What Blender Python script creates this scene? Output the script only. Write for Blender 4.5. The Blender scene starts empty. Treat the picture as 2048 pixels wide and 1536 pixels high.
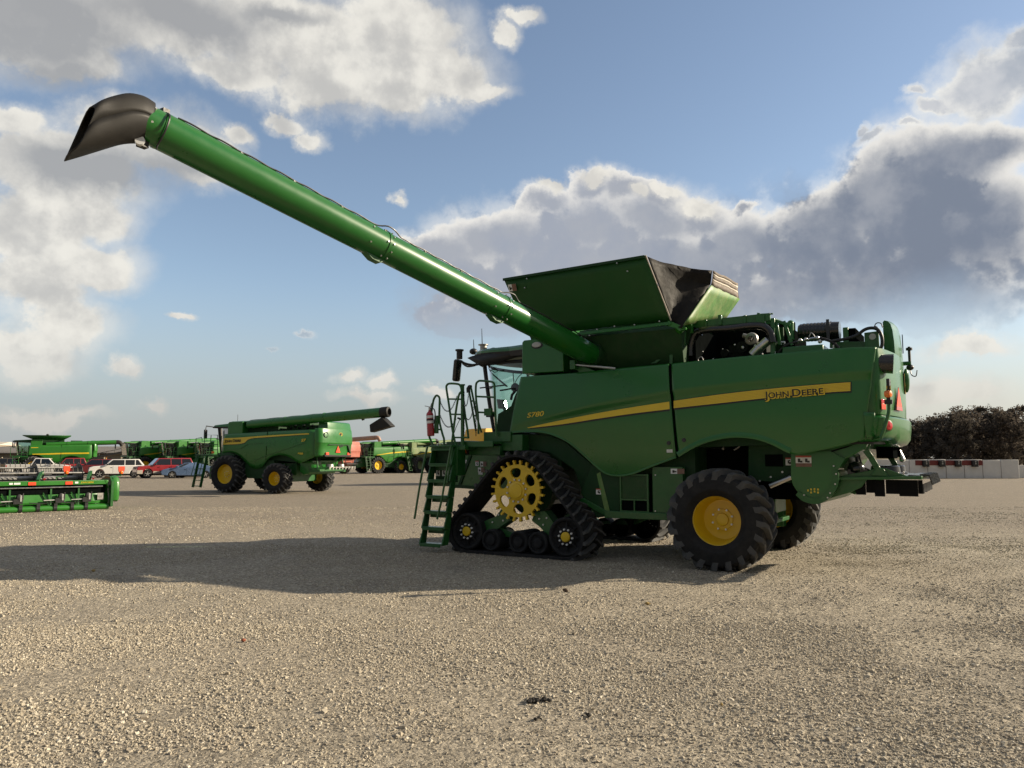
import bpy, math, random
import numpy as np
from mathutils import Vector, Matrix
random.seed(7)
PI = math.pi
scene = bpy.context.scene
C = bpy.data.collections.new("scene_objects")
scene.collection.children.link(C)

# ------------------------------------------------------------------ materials
def newmat(name):
    m = bpy.data.materials.new(name); m.use_nodes = True
    nt = m.node_tree; nt.nodes.clear()
    out = nt.nodes.new("ShaderNodeOutputMaterial")
    return m, nt, out

def N(nt, kind, **kw):
    n = nt.nodes.new(kind)
    for k, v in kw.items():
        if k.startswith("i_"):
            key = k[2:]
            n.inputs[int(key) if key.isdigit() else key.replace("_", " ")].default_value = v
        else:
            setattr(n, k, v)
    return n

def L(nt, a, b): nt.links.new(a, b)

def pm(name, col, rough=.5, metal=0., coat=0., var=.12, scale=6., dust=0., dustcol=(.30, .26, .20), bump=0., bscale=60., spec=.5, emit=None):
    """Principled material with noise-driven wear: colour and roughness both wander a little."""
    m, nt, out = newmat(name)
    b = N(nt, "ShaderNodeBsdfPrincipled")
    b.inputs["Metallic"].default_value = metal
    b.inputs["Coat Weight"].default_value = coat
    b.inputs["Coat Roughness"].default_value = .11
    b.inputs["Specular IOR Level"].default_value = spec
    tc = N(nt, "ShaderNodeTexCoord")
    n1 = N(nt, "ShaderNodeTexNoise", i_Scale=scale, i_Detail=6.0, i_Roughness=.62)
    L(nt, tc.outputs["Object"], n1.inputs["Vector"])
    mr = N(nt, "ShaderNodeMapRange"); mr.inputs[1].default_value = .25; mr.inputs[2].default_value = .75
    mr.inputs[3].default_value = 1 - var; mr.inputs[4].default_value = 1 + var
    L(nt, n1.outputs["Fac"], mr.inputs[0])
    mul = N(nt, "ShaderNodeVectorMath", operation="SCALE"); mul.inputs[0].default_value = col[:3]
    L(nt, mr.outputs[0], mul.inputs["Scale"])
    cur = mul.outputs[0]
    if dust > 0:
        n2 = N(nt, "ShaderNodeTexNoise", i_Scale=scale * .6, i_Detail=9.0, i_Roughness=.7)
        L(nt, tc.outputs["Object"], n2.inputs["Vector"])
        r2 = N(nt, "ShaderNodeMapRange"); r2.inputs[1].default_value = .42; r2.inputs[2].default_value = .8
        r2.inputs[3].default_value = 0; r2.inputs[4].default_value = dust
        L(nt, n2.outputs["Fac"], r2.inputs[0])
        mx = N(nt, "ShaderNodeMix", data_type="RGBA")
        L(nt, r2.outputs[0], mx.inputs[0]); L(nt, cur, mx.inputs[6]); mx.inputs[7].default_value = (*dustcol, 1)
        cur = mx.outputs[2]
    L(nt, cur, b.inputs["Base Color"])
    rr = N(nt, "ShaderNodeMapRange"); rr.inputs[1].default_value = .3; rr.inputs[2].default_value = .7
    rr.inputs[3].default_value = max(.02, rough * .82); rr.inputs[4].default_value = min(1, rough * 1.2)
    L(nt, n1.outputs["Fac"], rr.inputs[0]); L(nt, rr.outputs[0], b.inputs["Roughness"])
    if bump > 0:
        n3 = N(nt, "ShaderNodeTexNoise", i_Scale=bscale, i_Detail=4.0)
        L(nt, tc.outputs["Object"], n3.inputs["Vector"])
        bp = N(nt, "ShaderNodeBump", i_Strength=bump, i_Distance=.01)
        L(nt, n3.outputs["Fac"], bp.inputs["Height"]); L(nt, bp.outputs[0], b.inputs["Normal"])
    if emit:
        b.inputs["Emission Color"].default_value = (*emit[:3], 1); b.inputs["Emission Strength"].default_value = emit[3]
    L(nt, b.outputs[0], out.inputs[0])
    return m

M = {}
M["green"] = pm("green_paint", (.0092, .116, .0140), .32, coat=.38, spec=.45, var=.05, scale=2.2, dust=.022, bump=.012, bscale=2.6)
M["green_sunlit"] = pm("green_sunlit_paint", (.016, .140, .017), .3, coat=.3, var=.06, scale=2.2, dust=.03)  # same green lightened to carry sunlight on the second combine
M["green_cover_shaded"] = pm("green_cover_shade", (.009, .070, .012), .5, var=.08, scale=2.5, dust=.03, spec=.3)  # same green darkened; shade on the near tank cover put into the colour
M["green_frame"] = pm("green_frame_paint", (.010, .096, .0145), .42, coat=.2, var=.14, scale=9, dust=.08)
M["green_dark"] = pm("green_shaded_paint", (.006, .042, .009), .6, var=.2, scale=7, dust=.05, spec=.3)  # darker copy of the green, shade of the inner parts put into the colour
M["green_pale"] = pm("green_pale_paint", (.075, .20, .04), .55, var=.25, scale=5, dust=.75, dustcol=(.34, .31, .15))  # paler mottled green, sunlight on the rear tank cover put into the colour
M["green_lit"] = pm("green_lit_paint", (.021, .160, .014), .38, coat=.25, var=.06, scale=2.2, dust=.05)  # lighter copy of the green, sunlight put into the colour
M["green_dusty"] = pm("green_dusty_paint", (.11, .16, .06), .7, var=.14, scale=2, dust=.5, dustcol=(.27, .27, .15))
M["red_faded"] = pm("red_faded_paint", (.36, .10, .07), .55, var=.12, scale=2, dust=.5, dustcol=(.42, .26, .2))
M["tan_faded"] = pm("tan_faded_paint", (.42, .24, .17), .55, var=.12, scale=2, dust=.3, dustcol=(.45, .34, .26))
M["yellow"] = pm("yellow_paint", (.72, .47, .006), .36, coat=.3, var=.06, scale=5, dust=.03)
M["yellow_decal"] = pm("yellow_decal", (.70, .50, .022), .34, var=.03, scale=4, coat=.3)
M["yellow_deck"] = pm("yellow_deck_paint", (.75, .42, .03), .45, var=.1, scale=3)
M["black_decal"] = pm("black_decal", (.012, .013, .012), .35, var=.05)
M["rubber"] = pm("tyre_rubber", (.0125, .013, .014), .85, spec=.3, var=.25, scale=9, dust=.22, dustcol=(.09, .082, .072), bump=.25, bscale=40)
M["rubber_worn"] = pm("track_rubber", (.0125, .013, .0145), .8, spec=.3, var=.25, scale=12, dust=.25, dustcol=(.12, .115, .105), bump=.2, bscale=60)
M["rubber_lug"] = pm("lug_rubber", (.062, .063, .063), .75, spec=.35, var=.2, scale=12, dust=.4, dustcol=(.13, .122, .11), bump=.15, bscale=60)  # paler worn, dusty lugs; the tone also holds their contrast with shaded gaps
M["rubber_dusty"] = pm("dusty_tyre_rubber", (.05, .046, .04), .9, var=.25, scale=9, dust=.7, dustcol=(.16, .145, .12))
M["black"] = pm("black_plastic", (.012, .012, .013), .48, var=.2, scale=14, dust=.10, dustcol=(.06, .055, .05))
M["black_gloss"] = pm("black_glossy_plastic", (.010, .010, .011), .22, var=.1, coat=.3, dust=.1, dustcol=(.1, .09, .08))
M["spout"] = pm("spout_plastic", (.0165, .0155, .0145), .6, spec=.3, var=.12, scale=3, dust=.2, dustcol=(.09, .082, .07), bump=.2, bscale=3.)
M["fabric_black"] = pm("black_tarp", (.013, .012, .011), .62, spec=.15, var=.35, scale=4, dust=.3, dustcol=(.07, .06, .045), bump=1., bscale=7)
M["fabric_tan"] = pm("tan_tarp", (.52, .47, .40), .8, var=.08, scale=6)
M["fabric_brown"] = pm("brown_tarp", (.16, .13, .105), .8, var=.12, scale=6)
M["steel"] = pm("bare_steel", (.50, .49, .47), .33, metal=1., var=.15, scale=12)
M["steel_dull"] = pm("dull_steel", (.36, .35, .33), .5, metal=.9, var=.2, scale=12, dust=.2)
M["zinc"] = pm("zinc_bolts", (.60, .60, .58), .38, metal=.8, var=.1)
M["dark"] = pm("dark_void", (.005, .006, .006), .9, var=.3, spec=0.)
M["engine"] = pm("engine_dark", (.009, .013, .010), .6, spec=.1, var=.4, scale=16, dust=.25, dustcol=(.06, .06, .05))
M["flap"] = pm("rubber_flap", (.0055, .0055, .006), .85, spec=.15, var=.4, scale=8)
M["orange"] = pm("amber_lens", (.72, .17, .012), .25, coat=.5, var=.05)
M["red_lens"] = pm("red_lens", (.55, .016, .02), .22, coat=.6, var=.06)
M["red_orange"] = pm("red_orange_reflector", (.80, .075, .03), .35, var=.05)
M["red_ext"] = pm("red_enamel", (.36, .012, .016), .3, coat=.5, var=.06)
M["white"] = pm("white_sticker", (.74, .74, .71), .45, var=.04)
M["grey_sticker"] = pm("grey_sticker", (.42, .42, .41), .45, var=.06)
M["brown_sticker"] = pm("brown_sticker", (.19, .10, .07), .5, var=.1)
M["redline"] = pm("red_sticker", (.42, .07, .04), .5, var=.05)
M["concrete"] = pm("pale_concrete", (.64, .63, .60), .85, var=.08, scale=1.5, dust=.25, dustcol=(.34, .32, .28), bump=.2, bscale=20)
M["band_red"] = pm("dark_red_band", (.17, .032, .026), .7, var=.15, scale=3)
M["cream"] = pm("cream_cladding", (.66, .57, .40), .6, var=.06, scale=1)
M["shed_wall"] = pm("shed_wall", (.20, .17, .125), .8, var=.18, scale=.5)
M["shed_roof"] = pm("shed_roof", (.17, .15, .13), .7, var=.18, scale=.4)
M["fence_dark"] = pm("fence_dark", (.085, .08, .072), .8, var=.2, scale=2)
M["bark"] = pm("bark", (.055, .042, .034), .9, var=.3, scale=5)
M["car_white"] = pm("white_car_paint", (.74, .72, .68), .25, coat=.7, var=.03, scale=2)
M["car_red"] = pm("red_car_paint", (.27, .018, .022), .28, coat=.7, var=.05, scale=2)
M["car_maroon"] = pm("maroon_car_paint", (.16, .016, .02), .28, coat=.7, var=.05, scale=2)
M["car_blue"] = pm("blue_car_paint", (.10, .16, .28), .27, metal=.2, coat=.7, var=.05, scale=2)
M["car_tan"] = pm("tan_car_paint", (.42, .30, .17), .3, coat=.6, var=.05, scale=2)
M["car_beige"] = pm("beige_cladding", (.40, .36, .30), .45, var=.05)
M["alloy"] = pm("alloy_rim", (.58, .57, .55), .3, metal=.9, var=.05)
M["glint_black"] = pm("glint_gloss", (.006, .007, .007), .10, var=.02, spec=.9)  # gloss for the added panel that mirrors the sun
M["lamp"] = pm("lamp_glass", (.65, .66, .66), .12, coat=.5, var=.03)
M["clod"] = pm("dark_clod", (.022, .019, .016), .9, var=.4, scale=30)
M["leaf_dry"] = pm("dry_leaf", (.34, .24, .09), .8, var=.25, scale=20)
M["leaf_red"] = pm("red_chip", (.30, .09, .045), .8, var=.25, scale=20)
M["bark_chip"] = pm("bark_chip", (.085, .052, .03), .9, var=.3, scale=20)
M["seat"] = pm("seat_fabric", (.03, .03, .028), .8, var=.2)

def glass_mat(name, tint, refl=.5, ior=1.5, rough=.0):
    m, nt, out = newmat(name)
    t = N(nt, "ShaderNodeBsdfTransparent"); t.inputs[0].default_value = (*tint, 1)
    g = N(nt, "ShaderNodeBsdfGlossy"); g.inputs["Roughness"].default_value = rough
    f = N(nt, "ShaderNodeFresnel"); f.inputs[0].default_value = ior
    mm = N(nt, "ShaderNodeMath", operation="MULTIPLY_ADD", use_clamp=True); mm.inputs[1].default_value = 1.6; mm.inputs[2].default_value = .02 * refl
    L(nt, f.outputs[0], mm.inputs[0])
    mx = N(nt, "ShaderNodeMixShader")
    L(nt, mm.outputs[0], mx.inputs[0]); L(nt, t.outputs[0], mx.inputs[1]); L(nt, g.outputs[0], mx.inputs[2])
    L(nt, mx.outputs[0], out.inputs[0])
    return m
M["glass"] = glass_mat("cab_glass", (.62, .80, .72), rough=.06)
M["glass_dark"] = glass_mat("dark_car_glass", (.10, .12, .12), refl=2., rough=.03)

# leaves: diffuse + translucent, brown paled to hold distance haze, varied by face through a noise
def leaf_mat(name, c1, c2, sc):
    m, nt, out = newmat(name)
    tc = N(nt, "ShaderNodeTexCoord"); n = N(nt, "ShaderNodeTexNoise", i_Scale=sc, i_Detail=3.0)
    L(nt, tc.outputs["Object"], n.inputs["Vector"])
    r = N(nt, "ShaderNodeMapRange"); r.inputs[1].default_value = .35; r.inputs[2].default_value = .65
    L(nt, n.outputs["Fac"], r.inputs[0])
    mx = N(nt, "ShaderNodeMix", data_type="RGBA"); mx.inputs[6].default_value = (*c1, 1); mx.inputs[7].default_value = (*c2, 1)
    L(nt, r.outputs[0], mx.inputs[0])
    d = N(nt, "ShaderNodeBsdfDiffuse"); t = N(nt, "ShaderNodeBsdfTranslucent")
    L(nt, mx.outputs[2], d.inputs[0]); L(nt, mx.outputs[2], t.inputs[0])
    ms = N(nt, "ShaderNodeMixShader"); ms.inputs[0].default_value = .40
    L(nt, d.outputs[0], ms.inputs[1]); L(nt, t.outputs[0], ms.inputs[2]); L(nt, ms.outputs[0], out.inputs[0])
    return m
M["leaf"] = leaf_mat("autumn_leaves", (.085, .077, .066), (.135, .118, .100), 1.6)
M["leaf2"] = leaf_mat("autumn_leaves_brown", (.095, .083, .070), (.155, .130, .108), 1.6)

# ------------------------------------------------------------------ mesh builder
def V(*a): return Vector(a)

class MB:
    def __init__(s): s.v = []; s.f = []; s.m = []
    def add(s, vs, fs, mat=0):
        o = len(s.v); s.v += [tuple(p) for p in vs]
        for f in fs: s.f.append(tuple(i + o for i in f)); s.m.append(mat)
        return s
    def box(s, a, b, mat=0):
        x0, y0, z0 = [min(a[i], b[i]) for i in range(3)]; x1, y1, z1 = [max(a[i], b[i]) for i in range(3)]
        return s.add([(x0,y0,z0),(x1,y0,z0),(x1,y1,z0),(x0,y1,z0),(x0,y0,z1),(x1,y0,z1),(x1,y1,z1),(x0,y1,z1)],
                     [(0,3,2,1),(4,5,6,7),(0,1,5,4),(1,2,6,5),(2,3,7,6),(3,0,4,7)], mat)
    def hexa(s, p, mat=0):   # eight corners, bottom ring then top ring
        return s.add(p, [(0,3,2,1),(4,5,6,7),(0,1,5,4),(1,2,6,5),(2,3,7,6),(3,0,4,7)], mat)
    def bar(s, p, q, w, h=None, mat=0, up=(0,0,1)):
        p, q = Vector(p), Vector(q); h = h or w
        d = (q - p).normalized(); u = Vector(up)
        if abs(d.dot(u)) > .98: u = Vector((1, 0, 0)) if abs(d.x) < .9 else Vector((0, 1, 0))
        r = d.cross(u).normalized(); u = r.cross(d)
        r *= w / 2; u *= h / 2
        return s.hexa([p - r - u, p + r - u, q + r - u, q - r - u, p - r + u, p + r + u, q + r + u, q - r + u], mat)
    def prism(s, poly, axis, a, b, mat=0):
        """poly: 2-D outline in the plane normal to axis ('y': x,z / 'x': y,z / 'z': x,y), extruded a..b"""
        def P(p, t):
            return {"y": (p[0], t, p[1]), "x": (t, p[0], p[1]), "z": (p[0], p[1], t)}[axis]
        n = len(poly)
        ar = sum(poly[i][0] * poly[(i+1) % n][1] - poly[(i+1) % n][0] * poly[i][1] for i in range(n))
        flip = (ar < 0) ^ (axis == "y") ^ (b < a)
        vs = [P(p, a) for p in poly] + [P(p, b) for p in poly]
        fs = [tuple(range(n))[::-1], tuple(range(n, 2*n))] + [(i, (i+1) % n, n + (i+1) % n, n + i) for i in range(n)]
        if flip: fs = [f[::-1] for f in fs]
        return s.add(vs, fs, mat)
    def tube(s, path, r, n=10, mat=0, cap=True, closed=False):
        pts = [Vector(p) for p in path]; k = len(pts)
        rs = r if isinstance(r, (list, tuple)) else [r] * k
        prev = None; rings = []
        for i, p in enumerate(pts):
            if closed: d = pts[(i+1) % k] - pts[i-1]
            else: d = pts[min(i+1, k-1)] - pts[max(i-1, 0)]
            d.normalize()
            if prev is None:
                u = Vector((0,0,1)) if abs(d.z) < .9 else Vector((1,0,0))
            else: u = prev
            u = (u - d * u.dot(d)).normalized(); prev = u; w = d.cross(u)
            rings.append([p + (u * math.cos(2*PI*j/n) + w * math.sin(2*PI*j/n)) * rs[i] for j in range(n)])
        vs = [q for ring in rings for q in ring]; fs = []
        for i in range(k if closed else k - 1):
            i2 = (i + 1) % k
            for j in range(n):
                j2 = (j + 1) % n
                fs.append((i*n + j, i*n + j2, i2*n + j2, i2*n + j))
        if cap and not closed: fs += [tuple(range(n))[::-1], tuple((k-1)*n + j for j in range(n))]
        return s.add(vs, fs, mat)
    def lathe(s, prof, o, ax, n=32, mat=0, closed=False, capa=False, capb=False, sec=None):
        """prof: (radius, height along ax)"""
        o = Vector(o); ax = Vector(ax).normalized()
        u = Vector((0,0,1)) if abs(ax.z) < .9 else Vector((1,0,0))
        u = (u - ax * u.dot(ax)).normalized(); w = ax.cross(u)
        vs = [o + ax * h + (u * math.cos(2*PI*j/n) + w * math.sin(2*PI*j/n)) * r for r, h in prof for j in range(n)]
        k = len(prof); fs = []
        for i in range(k if closed else k - 1):
            i2 = (i + 1) % k
            for j in range(n):
                j2 = (j + 1) % n; fs.append((i*n + j, i*n + j2, i2*n + j2, i2*n + j))
        if capa: fs.append(tuple(range(n))[::-1])
        if capb: fs.append(tuple((k-1)*n + j for j in range(n)))
        return s.add(vs, fs, mat)
    def cyl(s, p, q, r, n=20, mat=0, r2=None):
        p, q = Vector(p), Vector(q); d = q - p
        return s.lathe([(r, 0), (r2 if r2 is not None else r, d.length)], p, d, n, mat, capa=True, capb=True)
    def sheet(s, rows, mat=0, flip=False):
        k = len(rows); n = len(rows[0]); vs = [p for r in rows for p in r]
        fs = [(i*n + j, i*n + j + 1, (i+1)*n + j + 1, (i+1)*n + j) for i in range(k-1) for j in range(n-1)]
        if flip: fs = [f[::-1] for f in fs]
        return s.add(vs, fs, mat)
    def ball(s, c, r, nu=10, nv=6, mat=0):
        rx, ry, rz = r if isinstance(r, (tuple, list)) else (r, r, r)
        pts = [(c[0] + rx*math.sin(PI*i/nv)*math.cos(2*PI*j/nu), c[1] + ry*math.sin(PI*i/nv)*math.sin(2*PI*j/nu), c[2] - rz*math.cos(PI*i/nv)) for i in range(nv+1) for j in range(nu)]
        return s.add(pts, [(i*nu + j, i*nu + (j+1) % nu, (i+1)*nu + (j+1) % nu, (i+1)*nu + j) for i in range(nv) for j in range(nu)], mat)

def mesh_of(name, mb, mats, smooth=True, ang=32):
    me = bpy.data.meshes.new(name)
    me.from_pydata(mb.v, [], mb.f)
    for m in mats: me.materials.append(m)
    if len(mats) > 1: me.polygons.foreach_set("material_index", mb.m)
    if smooth:
        me.polygons.foreach_set("use_smooth", [True] * len(me.polygons))
        me.set_sharp_from_angle(angle=math.radians(ang))
    me.update()
    return me

def obj(name, mb, mats, parent=None, bevel=0., solid=0., smooth=True, ang=32, soff=-1.):
    if not isinstance(mats, (list, tuple)): mats = [mats]
    o = bpy.data.objects.new(name, mesh_of(name, mb, mats, smooth, ang)); C.objects.link(o)
    if parent is not None: o.parent = parent
    if solid > 0:
        md = o.modifiers.new("solid", "SOLIDIFY"); md.thickness = solid; md.offset = soff
    if bevel > 0:
        md = o.modifiers.new("bevel", "BEVEL"); md.width = bevel; md.segments = 2; md.limit_method = "ANGLE"; md.angle_limit = math.radians(40)
        md.harden_normals = False
    return o

def thing(name, label, cat, loc=(0,0,0), rotz=0., group=None):
    o = bpy.data.objects.new(name, None); C.objects.link(o); o.empty_display_size = .2
    o.location = loc; o.rotation_euler = (0, 0, rotz)
    o["label"] = label; o["category"] = cat
    if group: o["group"] = group
    return o
def tag(o, label, cat, group=None):
    o["label"] = label; o["category"] = cat
    if group: o["group"] = group
    return o
def struct(o, kind="structure"): o["kind"] = kind; return o
def kids(o): return [c for c in C.objects if c.parent == o]
def dup(root, loc=None, rotz=None, label=None):
    r = root.copy(); C.objects.link(r)
    if loc is not None: r.location = loc
    if rotz is not None: r.rotation_euler = (0, 0, rotz)
    if label: r["label"] = label
    for ch in list(root.children):
        c = ch.copy(); C.objects.link(c); c.parent = r
        for g in list(ch.children):
            d = g.copy(); C.objects.link(d); d.parent = c
    return r

def resample(pts, n):
    pts = [Vector(p) for p in pts]
    d = [0.]
    for i in range(1, len(pts)): d.append(d[-1] + (pts[i] - pts[i-1]).length)
    out = []; k = 0
    for i in range(n):
        t = d[-1] * i / (n - 1)
        while k < len(d) - 2 and d[k+1] < t: k += 1
        a = 0 if d[k+1] == d[k] else (t - d[k]) / (d[k+1] - d[k])
        out.append(pts[k].lerp(pts[k+1], min(1, max(0, a))))
    return out
def smoothpath(pts, n=6, closed=False):
    """Catmull-Rom through 2-D or 3-D points"""
    P = [Vector(p) for p in pts]; k = len(P); out = []
    for i in range(k if closed else k - 1):
        if closed: a, b, c, d = P[i-1], P[i], P[(i+1) % k], P[(i+2) % k]
        else: a, b, c, d = P[max(i-1, 0)], P[i], P[i+1], P[min(i+2, k-1)]
        for j in range(n):
            t = j / n
            out.append(.5 * ((2*b) + (c - a)*t + (2*a - 5*b + 4*c - d)*t*t + (3*b - a - 3*c + d)*t**3))
    if not closed: out.append(P[-1])
    return out

def loft(top, bot, yf, ns=50, nt=12):
    """surface between two x,z curves; yf(x,z) gives the depth"""
    T = resample(top, ns); B = resample(bot, ns); rows = []
    for j in range(nt + 1):
        r = []
        for i in range(ns):
            p = T[i].lerp(B[i], j / nt); r.append((p.x, yf(p.x, p.y), p.y))
        rows.append(r)
    return rows

def text_mesh(body, size, mat, parent, name, origin, xdir, updir, width=None, smallcaps=None, shear=0., extrude=.0015, bold=0.):
    cu = bpy.data.curves.new("lettering", "FONT"); cu.body = body; cu.size = size; cu.extrude = extrude; cu.shear = shear; cu.offset = bold
    if smallcaps:
        cu.small_caps_scale = smallcaps
        for i, ch in enumerate(body):
            if ch.islower(): cu.body_format[i].use_small_caps = True
    tmp = bpy.data.objects.new("tmp_text", cu); C.objects.link(tmp)
    bpy.context.view_layer.update()
    me = bpy.data.meshes.new_from_object(tmp.evaluated_get(bpy.context.evaluated_depsgraph_get()))
    C.objects.unlink(tmp); bpy.data.objects.remove(tmp)
    x = Vector(xdir).normalized(); u = Vector(updir); u = (u - x * u.dot(x)).normalized(); n = x.cross(u)
    xs = [v.co.x for v in me.vertices]; w0 = max(xs) - min(xs); x0 = min(xs)
    sx = (width / w0) if width else 1.
    for v in me.vertices:
        v.co = Vector(origin) + x * ((v.co.x - x0) * sx) + u * v.co.y + n * v.co.z
    me.name = name; me.materials.clear(); me.materials.append(mat)
    o = bpy.data.objects.new(name, me); C.objects.link(o)
    if parent is not None: o.parent = parent
    return o

# ------------------------------------------------------------------ camera, sun, sky
cam = bpy.data.cameras.new("camera"); cam_o = bpy.data.objects.new("camera", cam); C.objects.link(cam_o)
cam.sensor_width = 36.; cam.lens = 36 * 1540 / 2048; cam.clip_end = 4000; cam.clip_start = .05
cam_o.location = (0, 0, 1.7); cam_o.rotation_euler = (math.radians(90 + 5.60), 0, 0)
scene.camera = cam_o

SUN_EL = math.radians(22.6); SUN_DIR = Vector((.987 * math.cos(SUN_EL), .162 * math.cos(SUN_EL), math.sin(SUN_EL))).normalized()
sun = bpy.data.lights.new("sun", "SUN"); sun.energy = 5.0; sun.angle = math.radians(.53); sun.color = (1., .86, .655)
sun_o = bpy.data.objects.new("sun", sun); C.objects.link(sun_o); sun_o.location = (40, 8, 20)
sun_o.rotation_euler = SUN_DIR.to_track_quat("Z", "Y").to_euler()

scene.view_settings.view_transform = "Standard"; scene.view_settings.look = "None"
scene.view_settings.exposure = .66; scene.view_settings.gamma = 1.
scene.cycles.use_adaptive_sampling = True; scene.cycles.adaptive_threshold = .012
scene.cycles.max_bounces = 6; scene.cycles.diffuse_bounces = 3; scene.cycles.glossy_bounces = 3; scene.cycles.transparent_max_bounces = 12
scene.cycles.caustics_reflective = False; scene.cycles.caustics_refractive = False; scene.cycles.sample_clamp_indirect = 6.
scene.render.film_transparent = False

world = bpy.data.worlds.new("World"); scene.world = world; world.use_nodes = True
wt = world.node_tree; wt.nodes.clear()

# every cloud is a cluster of puffs given by azimuth, elevation and angular half-axes (radians)
PALE = [  # bank in the upper left, its hanging lobes, the column below it on the left
    (-0.584, 0.477, 0.158, 0.061), (-0.444, 0.501, 0.167, 0.055), (-0.307, 0.508, 0.160, 0.057), (-0.217, 0.492, 0.142, 0.057), (-0.118, 0.482, 0.100, 0.047), (-0.236, 0.457, 0.096, 0.041), (-0.170, 0.454, 0.079, 0.033), (-0.084, 0.470, 0.061, 0.031), (-0.152, 0.524, 0.100, 0.048),
    (-0.366, 0.463, 0.101, 0.026), (-0.552, 0.437, 0.084, 0.030), (-0.043, 0.459, 0.047, 0.015), (-0.587, 0.366, 0.033, 0.018), (-0.502, 0.375, 0.062, 0.032), (-0.437, 0.365, 0.072, 0.044),
    (-0.545, 0.324, 0.103, 0.047), (-0.385, 0.350, 0.046, 0.034), (-0.571, 0.261, 0.071, 0.048), (-0.518, 0.280, 0.055, 0.033), (-0.510, 0.226, 0.056, 0.031), (-0.563, 0.197, 0.057, 0.054),
    (-0.531, 0.151, 0.054, 0.039), (-0.563, 0.115, 0.052, 0.029), (-0.357, 0.384, 0.024, 0.017), (-0.294, 0.409, 0.025, 0.015), (-0.272, 0.394, 0.020, 0.015), (-0.010, 0.529, 0.018, 0.019), (0.008, 0.553, 0.027, 0.012), (-0.468, 0.101, 0.017, 0.014),
    (-0.209, 0.106, 0.023, 0.010), (-0.167, 0.102, 0.016, 0.010), (-0.186, 0.085, 0.038, 0.008), (-0.440, 0.057, 0.018, 0.009), (-0.546, 0.049, 0.057, 0.009), (-0.094, 0.096, 0.026, 0.006), (-0.155, 0.336, 0.012, 0.007), (-0.404, 0.178, 0.020, 0.007),
    (0.550, 0.127, 0.043, 0.012), (0.519, 0.073, 0.064, 0.023), (0.578, 0.403, 0.057, 0.042), (0.530, 0.393, 0.031, 0.013), (0.601, 0.432, 0.028, 0.016), (0.510, 0.410, 0.013, 0.009), (0.246, 0.322, 0.029, 0.012), (0.202, 0.339, 0.030, 0.010), (0.163, 0.335, 0.020, 0.010), (0.104, 0.354, 0.030, 0.009), (0.044, 0.349, 0.020, 0.009), (0.449, 0.365, 0.022, 0.008), (0.438, 0.374, 0.010, 0.007), (0.500, 0.369, 0.019, 0.005)]
DARK = [  # lilac grey bank behind the machine and the slate bank on the right
    (0.090, 0.300, 0.086, 0.057), (-0.009, 0.283, 0.099, 0.049), (0.182, 0.303, 0.096, 0.044), (-0.089, 0.269, 0.079, 0.029), (0.143, 0.338, 0.052, 0.022), (0.037, 0.329, 0.047, 0.023), (0.097, 0.344, 0.044, 0.022), (0.189, 0.330, 0.052, 0.023), (0.246, 0.308, 0.056, 0.029), (0.024, 0.213, 0.125, 0.045), (0.103, 0.243, 0.169, 0.051), (0.244, 0.250, 0.106, 0.055), (-0.042, 0.181, 0.085, 0.032),
    (-0.062, 0.180, 0.072, 0.026), (0.294, 0.277, 0.073, 0.045), (0.395, 0.285, 0.096, 0.058), (0.479, 0.308, 0.090, 0.061), (0.546, 0.324, 0.074, 0.053), (0.566, 0.246, 0.090, 0.075), (0.435, 0.306, 0.066, 0.037), (0.506, 0.323, 0.067, 0.036), (0.576, 0.332, 0.061, 0.032),
    (0.448, 0.210, 0.161, 0.064), (0.340, 0.201, 0.117, 0.042), (0.524, 0.179, 0.104, 0.045), (0.302, 0.319, 0.021, 0.009), (-0.272, 0.162, 0.015, 0.005), (-0.310, 0.140, 0.010, 0.004)]

GREY = [  # where the pale banks turn their shaded bellies to the viewer
    (-0.593, 0.475, 0.156, 0.061), (-0.444, 0.511, 0.145, 0.034), (-0.515, 0.330, 0.117, 0.033), (-0.436, 0.334, 0.066, 0.028), (-0.551, 0.417, 0.074, 0.020), (-0.308, 0.524, 0.075, 0.015)]

grp = bpy.data.node_groups.new("cloud_field", "ShaderNodeTree")
grp.interface.new_socket("p", in_out="INPUT", socket_type="NodeSocketVector")
grp.interface.new_socket("pale", in_out="OUTPUT", socket_type="NodeSocketFloat")
grp.interface.new_socket("grey", in_out="OUTPUT", socket_type="NodeSocketFloat")
grp.interface.new_socket("dark", in_out="OUTPUT", socket_type="NodeSocketFloat")
gi = grp.nodes.new("NodeGroupInput"); go = grp.nodes.new("NodeGroupOutput")
for key, puffs in (("pale", PALE), ("grey", GREY), ("dark", DARK)):
    acc = None
    for az, el, ra, re in puffs:
        ma = N(grp, "ShaderNodeVectorMath", operation="MULTIPLY_ADD")
        ma.inputs[1].default_value = (1/ra, 1/re, 0); ma.inputs[2].default_value = (-az/ra, -el/re, 0)
        L(grp, gi.outputs[0], ma.inputs[0])
        ln = N(grp, "ShaderNodeVectorMath", operation="LENGTH"); L(grp, ma.outputs[0], ln.inputs[0])
        if acc is None: acc = ln.outputs["Value"]
        else:
            mn = N(grp, "ShaderNodeMath", operation="SMOOTH_MIN"); mn.inputs[2].default_value = .22
            L(grp, acc, mn.inputs[0]); L(grp, ln.outputs["Value"], mn.inputs[1]); acc = mn.outputs[0]
    sb = N(grp, "ShaderNodeMath", operation="SUBTRACT"); sb.inputs[0].default_value = 1.; L(grp, acc, sb.inputs[1])
    L(grp, sb.outputs[0], go.inputs[key])

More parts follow.
